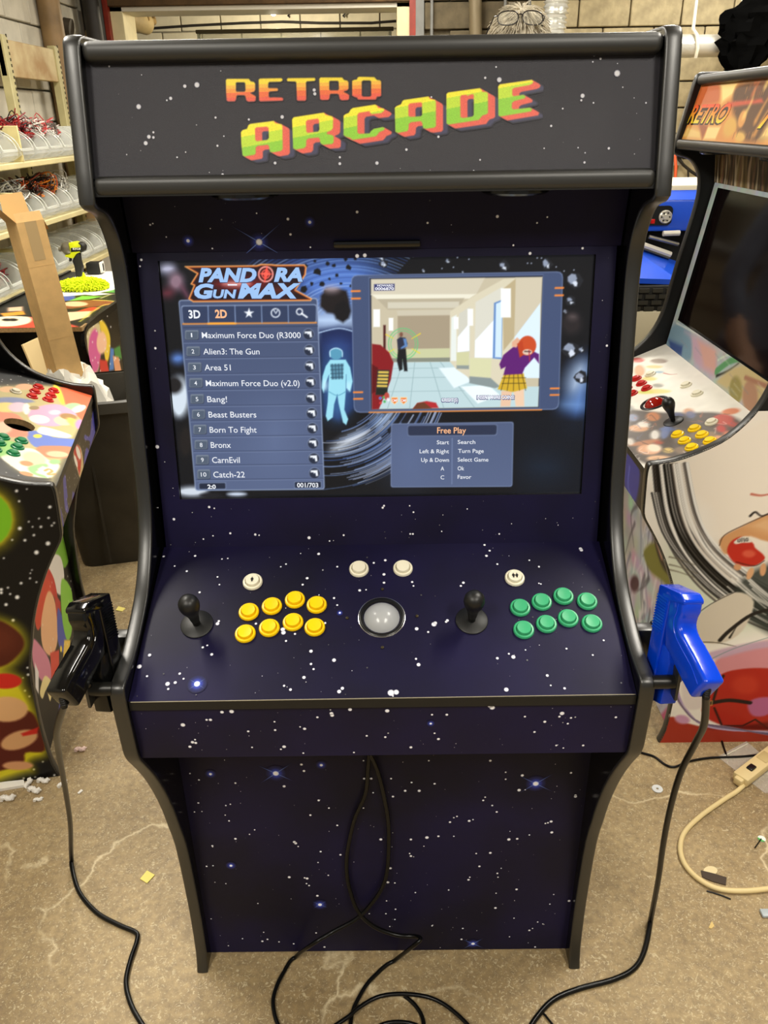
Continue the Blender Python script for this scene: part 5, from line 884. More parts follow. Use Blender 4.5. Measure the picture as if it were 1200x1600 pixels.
v.poly(T([(438, 1225), (500, 1190), (640, 1240), (560, 1330)]), (232, 226, 214), soft=.002); v.stroke(T([(525, 1245), (570, 1225), (610, 1250), (560, 1285), (600, 1290), (640, 1280)]), .006, .006, (232, 120, 60)); v.stroke(T([(525, 1245), (570, 1225), (610, 1250), (560, 1285), (600, 1290), (640, 1280)]), .002, .002, (244, 190, 90))
v.build('artwork', ink_cp, lch['control_panel'], keep=lambda u, w_: (u-(hu-.001))**2+(w_-hv)**2 > .0392**2)
redb2 = mat('cherry_plastic', (196, 26, 26), .28); grn2 = mat('emerald_plastic', (24, 128, 78), .28)
for p in ((450, 268), (410, 322), (376, 378), (630, 312), (595, 366), (562, 418)): button(lc, lcp, T7(*p), 'r2', redb2)
for p in ((250, 900), (204, 970), (156, 1045), (38, 856), (-10, 925), (-60, 1000)): button(lc, lcp, T7(*p), 'g2', grn2)
button(lc, lcp, T7(184, 322), 'w2', ivory)
# side art
v = Canvas(LM, (-HW-.0003, .45, 0.0), (0, -1, 0), (0, 0, 1), .60, .95, .0022, (19, 18, 18), .0006)
v.ell(-28, 812, 60, 58, (150, 140, 30), soft=.02, a=.9); v.ell(-28, 812, 50, 48, (206, 190, 40), soft=.008); v.ell(-28, 812, 47, 45, (126, 190, 40), soft=.003); v.ell(-40, 780, 30, 20, (150, 206, 70), soft=.02, a=.6)
for x, y, r in ((26, 767, 2.4), (42, 764, 1.1), (30, 783, 1.7), (78, 792, 2.6), (61, 810, 1.3), (76, 809, 1.7), (45, 815, 1.3), (51, 823, 1.2), (64, 823, 2), (31, 825.5, 3), (81, 821, 1.6), (84.5, 817, 1.5), (53, 836, 1.9), (39, 844, 2.2), (19, 843.5, 1.4), (75, 849, 3.6), (57, 863, 3.6), (6, 872, 1.3), (50, 890.5, 1), (47.5, 895.5, 1), (47, 903.5, 1.5), (57, 909.5, 1.4), (33, 911, 2.2), (12.5, 918, 1.6), (2, 921, 2.6), (2, 926, 2.4), (16, 928, 1.6), (27, 933, 3.4), (9.5, 944.5, 2.6), (20.5, 969, 2.4), (43, 1043, 1.6), (44, 1054, 2), (39, 1079, 1.6), (46, 1088, 1.4), (36, 1059, 1), (53, 1202, 1.6), (67, 1190, 1.2), (85, 1211, 1.6), (37, 1216, 1.6), (55, 1214, 1.2)): v.ell(x, y, r, r*.9, (244, 242, 238))
yg = (226, 214, 40)
v.poly([(-60, 950), (0, 964), (30, 978), (43, 1003), (36, 1025), (10, 1048), (-60, 1062)], yg, soft=.022, a=.95); v.poly([(-60, 956), (-4, 968), (25, 984), (38, 1003), (30, 1022), (2, 1042), (-60, 1050)], (84, 34, 22), soft=.004); v.ell(0, 1000, 26, 22, (110, 50, 32), soft=.02, a=.6)
v.poly([(-60, 1052), (6, 1048), (34, 1056), (40, 1072), (58, 1110), (76, 1175), (52, 1190), (54, 1204), (40, 1210), (-60, 1222)], yg, soft=.02, a=.95)
v.poly([(-60, 1110), (10, 1112), (44, 1110), (60, 1130), (70, 1172), (40, 1176), (30, 1196), (-60, 1206)], (92, 34, 24), soft=.004); v.ell(8, 1064, 26, 12, (206, 44, 34), soft=.003); v.ell(10, 1108, 34, 20, (226, 176, 124), soft=.004); v.ell(30, 1156, 30, 14, (220, 168, 118), ang=-18, soft=.004); v.ell(28, 1196, 24, 7, (220, 160, 114), soft=.004); v.poly([(33, 1146), (60, 1136), (58, 1146), (36, 1150)], (206, 44, 34), soft=.003)
PL_ = [(.45-a, b) for a, b in PROFC]
lsp = [x for x in lc.children if x.name.startswith('side_panel')]
v.build('artwork', ink_gloss, lsp[0], keep=lambda u, w_: inside(PL_, u, w_))
# front lip
v = full_canvas(LM, (-.126, .716), (-.1325, .818), iw, .0025, (19, 18, 18)); T = T = lambda p: [T7(x, y) for x, y in p]
bl_ = (66, 66, 156)
v.poly(T([(1100, 500), (1135, 560), (1130, 640), (1110, 760), (1120, 920), (1010, 1180), (985, 1250), (985, 1090), (1010, 970), (1040, 1000), (1050, 900), (990, 880), (990, 820), (1050, 830), (1070, 640)]), bl_); v.poly(T([(745, 1300), (765, 1310), (775, 1420), (790, 1560), (760, 1520), (750, 1400)]), bl_); v.poly(T([(845, 1480), (870, 1500), (870, 1570), (840, 1590)]), bl_); v.poly([(92, 795), (96, 800), (100, 830), (95, 840), (89, 830)], bl_); v.poly([(98, 742), (102, 745), (104, 780), (107, 800), (101, 795)], bl_)
v.poly(T([(895, 930), (940, 960), (965, 1060), (975, 1200), (965, 1320), (930, 1330), (890, 1190), (855, 1040)]), (226, 196, 140), soft=.006, a=.9); v.poly(T([(890, 940), (930, 970), (950, 1080), (930, 1290), (900, 1180), (860, 1010)]), (196, 44, 40)); v.ell(*T([(915, 1030)])[0], 3, 11, (238, 232, 220), ang=-14); v.ell(*T([(885, 1130)])[0], 2, 10, (238, 232, 220), ang=-14)
for k in range(60): u_, w_ = random.uniform(.02, .75), random.uniform(.01, .09); v.ell(u_, w_, .0022, .0016, (236, 232, 224), px=False)
v.build('artwork', ink_matt, lch['front_lip'])
# kick panel: mixed plain colour fields
v = full_canvas(LM, (.042, .004), (.042, .69), iw, .0025, (19, 18, 18))
v.poly([(84, 830), (98, 815), (106, 835), (108, 870), (100, 888), (92, 872), (82, 870)], (110, 160, 52), soft=.004); v.poly([(80, 868), (94, 870), (100, 900), (96, 930), (78, 915), (72, 890)], (214, 208, 200), soft=.004); v.poly([(72, 885), (84, 905), (90, 940), (82, 930), (70, 910)], (190, 50, 44), soft=.003)
v.poly([(62, 915), (70, 905), (80, 912), (74, 945), (60, 985), (54, 960)], (200, 60, 40), soft=.003); v.poly([(74, 925), (84, 935), (90, 975), (88, 1010), (78, 1025), (66, 1010), (64, 970)], (226, 172, 128), soft=.004); v.poly([(84, 925), (94, 940), (96, 985), (90, 980)], (176, 52, 46), soft=.003); v.poly([(90, 950), (100, 975), (104, 1005), (98, 1020), (90, 1000)], (70, 80, 160), soft=.003); v.poly([(96, 905), (112, 925), (112, 985), (104, 1000), (96, 960)], (130, 186, 66), soft=.004); v.ell(95, 1014, 1.6, 5, (236, 206, 60)); v.poly([(100, 1000), (110, 1000), (106, 1030), (98, 1030)], (226, 190, 80), soft=.004)
v.poly([(50, 1000), (60, 1005), (76, 1030), (80, 1060), (66, 1065), (52, 1040)], (206, 126, 150), soft=.004); v.poly([(78, 1020), (92, 1015), (92, 1040), (80, 1062)], (206, 64, 50), soft=.004); v.poly([(54, 1035), (60, 1050), (60, 1085), (55, 1075)], (226, 220, 214), soft=.003); v.poly([(62, 1080), (70, 1056), (84, 1070), (96, 1090), (88, 1096), (82, 1078), (78, 1096), (72, 1078), (66, 1092)], (232, 214, 150), soft=.002); v.poly([(92, 1100), (100, 1060), (100, 1120), (86, 1170)], (90, 92, 170), soft=.004)
for k in range(50): u_, w_ = random.uniform(.3, .76), random.uniform(.01, .6); v.ell(u_, w_, .003, .003, (226, 222, 210), px=False)
v.build('artwork', ink_matt, lch['kick_panel'])

# ================================================================== light guns, their holders and cables
def frame2(o, X, Y):
    X = Vector(X).normalized(); Y = Vector(Y); Y = (Y-X*X.dot(Y)).normalized(); Z = X.cross(Y); return frame_mat(o, X, Y, Z)
def solid(pts, t0, t1, bev, seg=3):
    """outline in mm (back, down), thickness in mm, bevelled all round"""
    bm = bmesh.new(); lo = [bm.verts.new((x/1000, y/1000, t0/1000)) for x, y in pts]; f = bm.faces.new(lo); r = bmesh.ops.extrude_face_region(bm, geom=[f]); 
    for v in [g_ for g_ in r['geom'] if isinstance(g_, bmesh.types.BMVert)]: v.co.z = t1/1000
    bmesh.ops.recalc_face_normals(bm, faces=bm.faces[:])
    if bev: bmesh.ops.bevel(bm, geom=[e for e in bm.edges], offset=bev/1000, segments=seg, profile=.5, affect='EDGES', clamp_overlap=True)
    return bm
def light_gun(label, M, m, msheen, mboot):
    g = empty('light_gun'); g.matrix_world = M; tag(g, label, 'light gun')
    grip = [(-6, 2), (20, -4), (36, 4), (37, 22), (32, 36), (33, 48), (42, 58), (62, 68), (92, 84), (124, 104), (96, 147), (64, 131), (40, 116), (22, 104), (4, 96), (-4, 60)]
    MB().bm(solid(grip, -19, 19, 7, 3)).build('grip', m, g)
    hl = MB(); pts = smooth_pts([(27, 6), (27, 20), (24, 34), (26, 48), (36, 62), (56, 75), (88, 92), (112, 112)], 4)
    for sg in (-1, 1): hl.tube([(x/1000-.006, y/1000+.004, sg*.0185) for x, y in pts], .0016, 6)
    hl.build('seam', m, g)
    MB().bm(solid([(-38, -2), (22, -8), (36, 0), (36, 8), (-2, 16), (-4, 120), (-8, 205), (-36, 205)], -20, 20, 3, 2)).build('slide', m, g)
    sr = MB()
    for k in range(13): sr.box(-.036, -.006, (14+k*5)/1000, (16.6+k*5)/1000, -.0216, .0216)
    sr.build('serrations', m, g)
    MB().bm(solid([(-8, 96), (14, 96), (24, 120), (20, 200), (-8, 205)], -16, 16, 3, 2)).build('barrel', msheen, g)
    tg = MB(); tg.tube([(.026, .098, 0), (.040, .112, 0), (.044, .132, 0), (.032, .150, 0), (.014, .154, 0)], .0055, 8); tg.build('trigger_guard', m, g)
    MB().bm(solid([(12, 108), (26, 114), (30, 128), (20, 126), (10, 130)], -4, 4, 1.5, 1)).build('trigger', m, g)
    A_ = Vector((.106, .114, 0)); D_ = (M.to_3x3().inverted() @ Vector((0, -.12, -1))).normalized(); bt = MB(); q_ = Vector((0, 0, 1)).rotation_difference(D_).to_matrix().to_4x4()
    prof = [(.0085, -.006)]
    for k in range(6): prof += [(.0078-.0003*k, .003+k*.004), (.0066-.0003*k, .005+k*.004)]
    bt.lathe(prof+[(.0052, .030)], 14, Matrix.Translation(A_) @ q_); bt.build('cable_boot', mboot, g)
    return g, M @ (A_+D_*.026)
gun_black = mat('gun_black', (9, 9, 9), .12, coat=.3); gun_blue = mat('gun_blue', (2, 62, 206), .2, coat=.3); gun_blue2 = mat('gun_blue_matt', (2, 62, 206), .4); boot = mat('rubber_black', (12, 12, 12), .4); gun_blk2 = mat('gun_black_matt', (9, 9, 9), .3)
GB = light_gun('bright blue plastic light gun hanging in the holder beside the white cabinet', frame2((.447, 1.012, .985), (.24, -.93, .16), (-.20, .26, -.95)) @ Matrix.Scale(.87, 4), gun_blue, gun_blue2, boot)
GK = light_gun('glossy black plastic light gun hanging in the holder beside the starry cabinet', frame2((-.437, 1.012, .983), (-.26, -.93, .16), (.20, .26, -.95)) @ Matrix.Scale(.87, 4), gun_black, gun_blk2, boot)
for sg, lab in ((1, 'black metal gun holder bracket carrying the blue light gun'), (-1, 'black metal gun holder bracket carrying the black light gun')):
    h = tag(empty('gun_holder', (sg*HW, .96, .862)), lab, 'bracket')
    MB().tube([(-sg*.002, 0, 0), (sg*.034, 0, 0)], .0105, 16).build('rod', mat('satin_rod', (30, 29, 26), .35, .3), h)
    pl_ = MB(); pl_.rbox(sg*.034-.003, sg*.034+.003, -.012, .13, -.028, .024, .003); pl_.build('plate', black_trim, h)
    MB().rbox(min(0, sg*.036), max(0, sg*.036), .105, .13, -.05, .02, .004).build('back_plate', black_trim, h)
cable_m = mat('cable_black', (8, 8, 8), .3, spec=.35)
def cable(name, pts, r, label, m=cable_m, per=8, group=None):
    return tag(MB().tube([(p[0], p[1], max(p[2], r+.0006)) for p in smooth_pts(pts, per)], r, 10).build(name, m), label, 'cable', group)
def F(x, y, z): return atz(x, y, z)
# cable of the black gun: hangs, then lies on the floor
e = GK[1]; L0 = F(112, 1340, .006)
def hang(e, end, pxs):
    out = [np.array(e)]; n = len(pxs)
    for i, (x, y) in enumerate(pxs): t = (i+1)/(n+1); Y = e[1]+(end[1]-e[1])*t; out.append(aty(x, y, Y))
    return out+[end]
cable('gun_cable', hang(e, F(112, 1345, .006), [(89, 1142), (91, 1170), (97, 1205), (104, 1245), (110, 1290)])+[F(x, y, .006) for x, y in ((122, 1390), (150, 1425), (185, 1445), (212, 1457), (214, 1470), (204, 1500), (197, 1535), (205, 1570), (225, 1605), (250, 1640))], .0053, 'thick black cable dropping from the black light gun onto the floor')
e = GB[1]
cable('gun_cable', hang(e, F(1016, 1440, .006), [(1100, 1132), (1086, 1162), (1064, 1206), (1048, 1260), (1037, 1315), (1028, 1378)])+[F(x, y, .006) for x, y in ((1008, 1482), (992, 1512), (960, 1530), (905, 1545), (865, 1562), (838, 1590), (820, 1620))], .0056, 'thick black cable dropping from the blue light gun onto the floor')
KY = MY+.042-.012
def Kk(x, y, d=0.0): return aty(x, y, KY-d)
cable('power_cable', [Kk(577, 1178), Kk(575, 1200), Kk(571, 1240), Kk(554, 1280), Kk(543, 1330), Kk(542, 1365), Kk(548, 1395), Kk(560, 1425, .006), Kk(585, 1448, .012), Kk(620, 1461, .016), Kk(648, 1463, .02), Kk(657, 1467, .035), Kk(646, 1478, .04), F(615, 1502, .006), F(580, 1530, .006), F(560, 1560, .006), F(550, 1585, .006), F(546, 1620, .006)], .0042, 'black power cable hanging against the starry kick panel, kinked near the floor')
cable('power_cable', [Kk(578, 1178, .004), Kk(590, 1205), Kk(600, 1245), Kk(607, 1290), Kk(606, 1350), Kk(598, 1385, .002), Kk(578, 1415, .002), Kk(555, 1437, .01), Kk(520, 1456, .02), Kk(487, 1476, .035), F(461, 1496, .006), F(440, 1525, .006), F(428, 1555, .006), F(428, 1580, .006), F(436, 1605, .006), F(450, 1630, .006)], .0042, 'black power cable crossing over and curling away in front of the kick panel')
cable('loop_cable', [F(x, y, .014) for x, y in ((520, 1605), (545, 1588), (560, 1575), (590, 1558), (625, 1553), (665, 1557), (695, 1570), (725, 1595), (745, 1620))], .0042, 'black cable arching in a wide loop on the floor before the cabinet')
cable('loop_cable', [F(x, y, .005) for x, y in ((632, 1556), (648, 1570), (660, 1590), (664, 1620))], .0042, 'short black cable branching below the wide loop')
cable('coil_cable', [F(x, y, .005) for x, y in ((580, 1612), (600, 1600), (625, 1597), (650, 1602), (665, 1615))], .0042, 'black cable coil just in front of the loop')
cable('thin_cable', [F(x, y, .004) for x, y in ((848, 1582), (858, 1594), (866, 1604))], .0022, 'thin black wire end beside the blue gun cable', per=4)
cable('lamp_cable', [F(x, y, .004) for x, y in ((985, 1165), (1000, 1175), (1022, 1182), (1040, 1195), (1055, 1198), (1075, 1190), (1110, 1184), (1160, 1182), (1205, 1177), (1250, 1172))], .0032, 'thin black cable wandering along the floor behind the blue gun cable')
cable('stray_wire', [F(x, y, .003) for x, y in ((1128, 1158), (1131, 1168), (1135, 1180))], .0026, 'short black wire poking out under the white cabinet', per=4)
beige = mat('beige_plastic', (222, 200, 146), .5)
cable('extension_cord', [F(x, y, .007) for x, y in ((1166, 1223), (1152, 1236), (1130, 1250), (1095, 1275), (1070, 1300), (1063, 1325), (1070, 1350), (1090, 1372), (1120, 1388), (1160, 1392), (1205, 1388), (1250, 1380))], .0062, 'thick beige extension cord looping across the floor from the power strip', beige)
ps = tag(empty('power_strip', tuple(F(1150, 1229, 0))), 'beige power strip with switch lying on the clear plastic bag', 'power strip'); dv = F(1215, 1178, 0)-F(1150, 1229, 0); ps.rotation_euler = (0, 0, math.atan2(dv[1], dv[0])); ps.location.z = .004
MB().rbox(0, .02, -.012, .012, 0, .022, .004).build('cord_collar', beige, ps); MB().rbox(.012, .25, -.022, .022, 0, .026, .005).build('housing', beige, ps); MB().rbox(.05, .075, -.009, .009, .024, .031, .003).build('switch', mat('black_plastic', (12, 12, 12), .35), ps)
for k in range(2): MB().rbox(.11+k*.06, .15+k*.06, -.015, .015, .025, .0275, .002).build('socket', mat('beige_dark', (196, 174, 120), .5), ps)

# ================================================================== shelving with clear bins
rk = tag(empty('storage_rack', (-2.0, 5.2, 0)), 'cream metal storage rack with three shelves against the white block wall', 'shelving'); rkm = mat('rack_cream', (178, 168, 122), .55, var=.15, vscale=8); brd = mat('shelf_board', (196, 184, 138), .6, var=.12, vscale=6)
def rb(x0, x1, y0, y1, z0, z1, nme, m, b=.004): return MB().rbox(x0+2.0, x1+2.0, y0-5.2, y1-5.2, z0, z1, b, 1).build(nme, m, rk)
for y in (3.92, 5.22, 6.02): rb(-2.17, -2.12, y, y+.07, 0, 2.08, 'post', rkm)
for y in (3.92, 5.22, 6.02): rb(-1.86, -1.83, y, y+.05, 0, .833, 'post', rkm)
sl2 = MB()
for y in (5.22, 6.02):
    for k in range(40): sl2.box(-2.12-(-2.0)-.002, -2.118+2.0, y+.05-5.2, y+.062-5.2, .9+k*.03, .915+k*.03)
o = sl2.build('slot_holes', mat('slot_dark', (60, 54, 36), .8), rk, 0); o['kind'] = 'stuff'
rb(-2.165, -2.13, 5.22, 6.09, 1.87, 2.06, 'top_rail', mat('rusty_cream', (196, 182, 140), .6, col2=(150, 116, 70), vscale=4))
SHZ = (1.452, 1.158, .862)
for z in SHZ: rb(-2.22, -1.80, 3.7, 6.14, z-.028, z, 'shelf', brd)
clear = mat('clear_plastic', (226, 228, 222), .12, alpha=.26, spec=.7); clear_e = mat('clear_edge', (226, 228, 220), .2, alpha=.45, spec=.7)
def make_bin(first):
    b = empty('clear_bin'); W_, D, H = .165, .28, .15
    pr = [(0, 0), (D-.05, 0), (D, .03), (D, .055), (D-.05, .12), (D-.12, H), (0, H)]
    for sy in (-W_/2, W_/2-.003): MB().prism(pr, sy, sy+.003, lambda a_, b_, d_: (a_-D/2, d_, b_)).build('side', clear, b, 0)
    MB().box(-D/2, D/2-.05, -W_/2, W_/2, 0, .003).build('bottom', clear, b, 0); MB().box(-D/2, -D/2+.003, -W_/2, W_/2, 0, H).build('back', clear, b, 0)
    MB().add([(D/2-.05, -W_/2, .001), (D/2-.05, W_/2, .001), (D/2, W_/2, .03), (D/2, -W_/2, .03), (D/2, W_/2, .055), (D/2, -W_/2, .055)], [(0, 1, 2, 3), (3, 2, 4, 5)]).build('front', clear, b, 0)
    for sy in (-W_/2, W_/2):
        rim = MB(); rim.tube([(a_-D/2, sy, b_) for a_, b_ in smooth_pts([(D, .055), (D-.015, .09), (D-.05, .122), (D-.12, H), (0, H)], 3)], .003, 6); rim.build('rim', clear_e, b)
    MB().rbox(D/2-.008, D/2+.004, -W_/2, W_/2, .046, .06, .002, 1).build('front_rim', clear_e, b); return b
bin0 = None; nb_ = 0
def wires(loc, cols, n, R, lab, sag=.6):
    mb = MB(); cc = []
    for k in range(n):
        a0 = random.uniform(0, 6.3); p = np.array([0, 0, R*.3]); pts = []
        for j in range(7): pts.append((random.uniform(-R, R)*1.1, random.uniform(-R, R), R*.15+abs(random.gauss(0, 1))*R*.45)); 
        o0 = len(mb.v); mb.tube([tuple(q_) for q_ in smooth_pts(pts, 5)], .0032, 5, cap=False); c_ = lin(random.choice(cols)); cc += [(*c_, 1)]*(len(mb.v)-o0)
    o = mb.build('wire_bundle', mat_attr('wire_sheath', .3), None, 60, cc); o.location = loc; tag(o, lab, 'wires'); return o
RED = ((110, 14, 20), (110, 14, 20), (150, 24, 28), (26, 22, 22)); MIX = ((210, 204, 196), (150, 130, 120), (180, 60, 60), (90, 80, 76)); ORG = ((206, 120, 30), (220, 90, 30), (26, 24, 22), (30, 26, 24), (120, 40, 30)); SIL = ((206, 206, 200), (160, 156, 148), (120, 116, 108))
WB = [(0, 3, RED, 'dark red and black wires heaped in a bin on the top shelf'), (0, 4, RED, 'dark red wires spilling over a top shelf bin, next to the mixed bags'), (0, 5, MIX, 'bagged pale and red wires in a bin on the top shelf'), (0, 6, MIX, 'bagged pale and red wires heaped at the far side of the top shelf'), (0, 1, SIL, 'silvery wires at the bottom of a top shelf bin'), (1, 4, ORG, 'black and orange wires heaped over a middle shelf bin'), (1, 5, ORG, 'orange and black wire hank beside the silvery bundle on the middle shelf'), (1, 6, SIL, 'silvery bagged parts in a middle shelf bin'), (1, 3, SIL, 'white bagged parts in a middle shelf bin'), (2, 1, RED, 'brown wires in a bin on the bottom shelf')]
BINL = {(a_, b_): 'clear plastic bin under the '+l_.split(' in a ')[0].split(' heaped')[0].split(' at the bottom')[0].split(' spilling')[0].split(' beside')[0]+' on the %s shelf' % ('top', 'middle', 'bottom')[a_] for a_, b_, c_, l_ in WB}
for s_, (z, nm_) in enumerate(zip(SHZ, ('top', 'middle', 'bottom'))):
    for k in range(11):
        y = 3.86+k*.205
        b = make_bin(True) if bin0 is None else copy_tree(bin0)
        if bin0 is None: bin0 = b
        b.location = (-1.94, y, z+.002); tag(b, BINL.get((s_, k), 'empty clear plastic parts bin on the %s shelf of the cream rack' % nm_), 'bin', 'clear bins on the %s shelf' % nm_)
for s_, k, cs, lab in WB: wires((-1.96, 3.86+k*.205, SHZ[s_]+.02+(.07 if s_ < 2 and k > 2 else 0)), cs, 60, .088, lab)
cdv = mat('cream_carton', (206, 192, 136), .6, var=.08)
for k, (s_, y) in enumerate(((0, 4.37), (1, 4.16), (2, 4.42))):
    o = MB().rbox(-.15, .15, -.006, .006, 0, .165, .002, 1).build('shelf_divider', cdv); o.location = (-1.95, y+.04, SHZ[s_]); tag(o, 'cream card divider standing between bins on the %s shelf' % ('top', 'middle', 'bottom')[s_], 'divider', 'shelf dividers')

# ================================================================== carton, scraps, unfinished cabinet, tools, bin
card = mat('cardboard', (208, 170, 112), .8, var=.08, vscale=30); card_d = mat('cardboard_inside', (208, 170, 112), .85); tape = mat('paper_tape', (176, 150, 106), .5)
A = Vector(aty(106, 596, 2.97)); B = Vector(aty(38, 345, 2.97)); D = (B-A).normalized(); base = A-D*((A.z-.25)/D.z)
ln = (B-base).length; cr = tag(empty('tall_carton'), 'tall narrow cardboard carton standing in the waste bin, its top flaps open', 'box')
zx = D; xx = Vector((math.cos(R_(40)), math.sin(R_(40)), 0)); xx = (xx-zx*xx.dot(zx)).normalized(); yy = zx.cross(xx); cr.matrix_world = frame_mat(base, xx, yy, zx)
bx = MB(); bx.box(-.047, .047, -.06, .06, 0, ln); bx.f.pop(1); bx.build('body', card, cr, 0)
MB().add([(-.047, -.06, ln), (.047, -.06, ln), (.045, -.05, ln+.03), (-.045, -.05, ln+.03)], [(0, 1, 2, 3)]).build('flap', card, cr, 0)
MB().add([(-.047, .06, ln), (.047, .06, ln), (.040, .075, ln+.09), (-.040, .075, ln+.09)], [(0, 1, 2, 3)]).build('flap', card_d, cr, 0)
MB().add([(-.047, -.06, ln), (-.047, .06, ln), (-.085, .05, ln+.05), (-.085, -.05, ln+.05)], [(0, 1, 2, 3)]).build('flap', card, cr, 0)
MB().add([(.047, -.06, ln), (.047, .06, ln), (.06, .05, ln-.035), (.06, -.05, ln-.035)], [(0, 1, 2, 3)]).build('flap', card, cr, 0)
MB().box(-.02, .02, -.0606, -.0602, ln-.13, ln).build('tape', tape, cr, 0)
for h in (.46, .62, .86): MB().box(-.0472, .0472, -.0604, -.0600, ln*h, ln*h+.002).build('crease', card_d, cr, 0)
# cardboard scraps standing on the floor behind the starry cabinet
sc1 = tag(empty('open_box', (-1.52, 2.98, 0)), 'small open cardboard box with corrugated torn edge below the printed top', 'box')
MB().box(-.14, .1, -.10, .10, 0, .66).build('body', card_d, sc1, 0); MB().add([(-.14, -.10, .66), (-.02, -.10, .66), (-.03, -.16, .80), (-.13, -.16, .78)], [(0, 1, 2, 3)]).build('flap', card, sc1, 0); MB().add([(.1, -.10, .60), (.1, .10, .60), (.06, .08, .79), (.06, -.08, .79)], [(0, 1, 2, 3)]).build('flap', card, sc1, 0)
for k in range(2):
    p0, p1 = aty(47+k*6, 533, 3.24+k*.03), aty(72+k*5, 592, 3.24+k*.03); d_ = p1-p0; p2 = p1+d_*((0.002-p1[2])/d_[2]); o = MB(); q_ = Vector((p2-p0)); nrm = Vector((.9, -.3, 0)).normalized()
    M_ = frame2(p0, q_, (.3, .9, 0)); o.box(0, q_.length, -.05, .05, -.004, .004, M_); tag(o.build('card_sheet', mat('pale_card', (214, 190, 140), .8), None, 0), ('pale cardboard sheet leaning against the open box', 'pale cardboard sheet leaning between the other sheet and the carton')[k], 'cardboard', 'leaning card sheets')
# unfinished low cabinet with printed top
ux0, ux1, uy0, uy1, uz = -1.79, -1.252, 3.33, 4.72, .862
uc = tag(empty('unfinished_cabinet', ((ux0+ux1)/2, uy0, 0)), 'unfinished low arcade cabinet with bright printed flat top and raw board edge', 'arcade cabinet'); cxu = (ux0+ux1)/2; hwu = (ux1-ux0)/2
MB().box(-hwu, hwu, 0, uy1-uy0, uz-.018, uz-.001).build('top_board', mdf, uc, 0)
sdp = [(0.02, 0), (.02, .45), (.012, .70), (-.012, uz-.10), (-.016, uz-.05), (0.0, uz-.028), (.03, uz-.012), (.09, uz+.002), (.2, uz+.008), (uy1-uy0, uz+.008), (uy1-uy0, 0)]
for sx in (-hwu, hwu): MB().prism(sdp, sx-.009, sx+.009, lambda a_, b_, d_: (d_, a_, b_)).build('side_panel', black_gloss, uc, 30)
MB().box(-hwu, hwu, .30, .32, 0, uz-.02).build('inner_board', black_flat, uc, 0)
UM = Matrix.Translation(Vector((cxu, uy0, 0)))
v = Canvas(UM, (-hwu+.01, .002, uz), (1, 0, 0), (0, 1, 0), 2*hwu-.02, uy1-uy0-.01, .004, (19, 18, 18), .0006); T = lambda p: [(x/5.4545, 400+y/5.4545) for x, y in p]
v.poly(T([(-100, 640), (-100, 560), (300, 520), (660, 600), (660, 640)]), (206, 70, 50), soft=.008); v.poly(T([(-60, 590), (0, 520), (240, 520), (250, 570), (100, 600)]), (240, 226, 190), soft=.008); v.ell(*T([(60, 545)])[0], 8, 2.2, (30, 28, 28), soft=.005); v.ell(*T([(110, 545)])[0], 8, 2.2, (30, 28, 28), soft=.005); v.poly(T([(0, 490), (200, 470), (220, 500), (30, 515)]), (226, 150, 50), soft=.006); v.poly(T([(60, 440), (200, 430), (200, 470), (60, 475)]), (226, 184, 150), soft=.01)
v.poly(T([(540, 520), (760, 440), (850, 450), (700, 500), (560, 560)]), (196, 60, 40), soft=.006); v.poly(T([(560, 480), (780, 470), (760, 520), (580, 560)]), (226, 186, 150), soft=.008); v.poly(T([(530, 400), (800, 375), (970, 390), (930, 420), (700, 440), (560, 450)]), (130, 70, 40), soft=.006); v.ell(*T([(640, 410)])[0], 20, 4, (232, 180, 140), soft=.006); v.stroke(T([(800, 376), (960, 385), (960, 405), (860, 430), (680, 560)]), .012, .006, (222, 206, 80), soft=.008); v.poly(T([(510, 325), (640, 340), (640, 380), (520, 385)]), (62, 76, 160), soft=.006); v.poly(T([(580, 385), (700, 340), (880, 345), (760, 370)]), (110, 180, 70), soft=.006); v.poly(T([(620, 320), (760, 305), (960, 325), (800, 338)]), (236, 232, 224), soft=.006); v.poly(T([(500, 270), (620, 300), (620, 330), (500, 325)]), (214, 84, 60), soft=.006); v.poly(T([(820, 290), (980, 250), (980, 315), (860, 305)]), (90, 160, 70), soft=.006); v.ell(*T([(920, 275)])[0], 10, 2.5, (240, 236, 228), soft=.005); v.stroke(T([(860, 360), (940, 330), (975, 325)]), .01, .006, (226, 216, 150), soft=.006)
v.poly([(60, 460), (100, 440), (140, 425), (190, 418), (190, 448), (120, 462)], (238, 236, 228), soft=.01); v.poly([(150, 414), (190, 412), (190, 417), (150, 419)], (60, 66, 140), soft=.01)
v.build('artwork', ink_gloss, [x for x in uc.children if x.name.startswith('top_board')][0])
v = Canvas(UM, (hwu+.0092, .0, 0.0), (0, 1, 0), (0, 0, 1), 1.0, uz-.02, .004, (14, 13, 13), .0004)
T = lambda p: [(x/5.4545, 400+y/5.4545) for x, y in p]
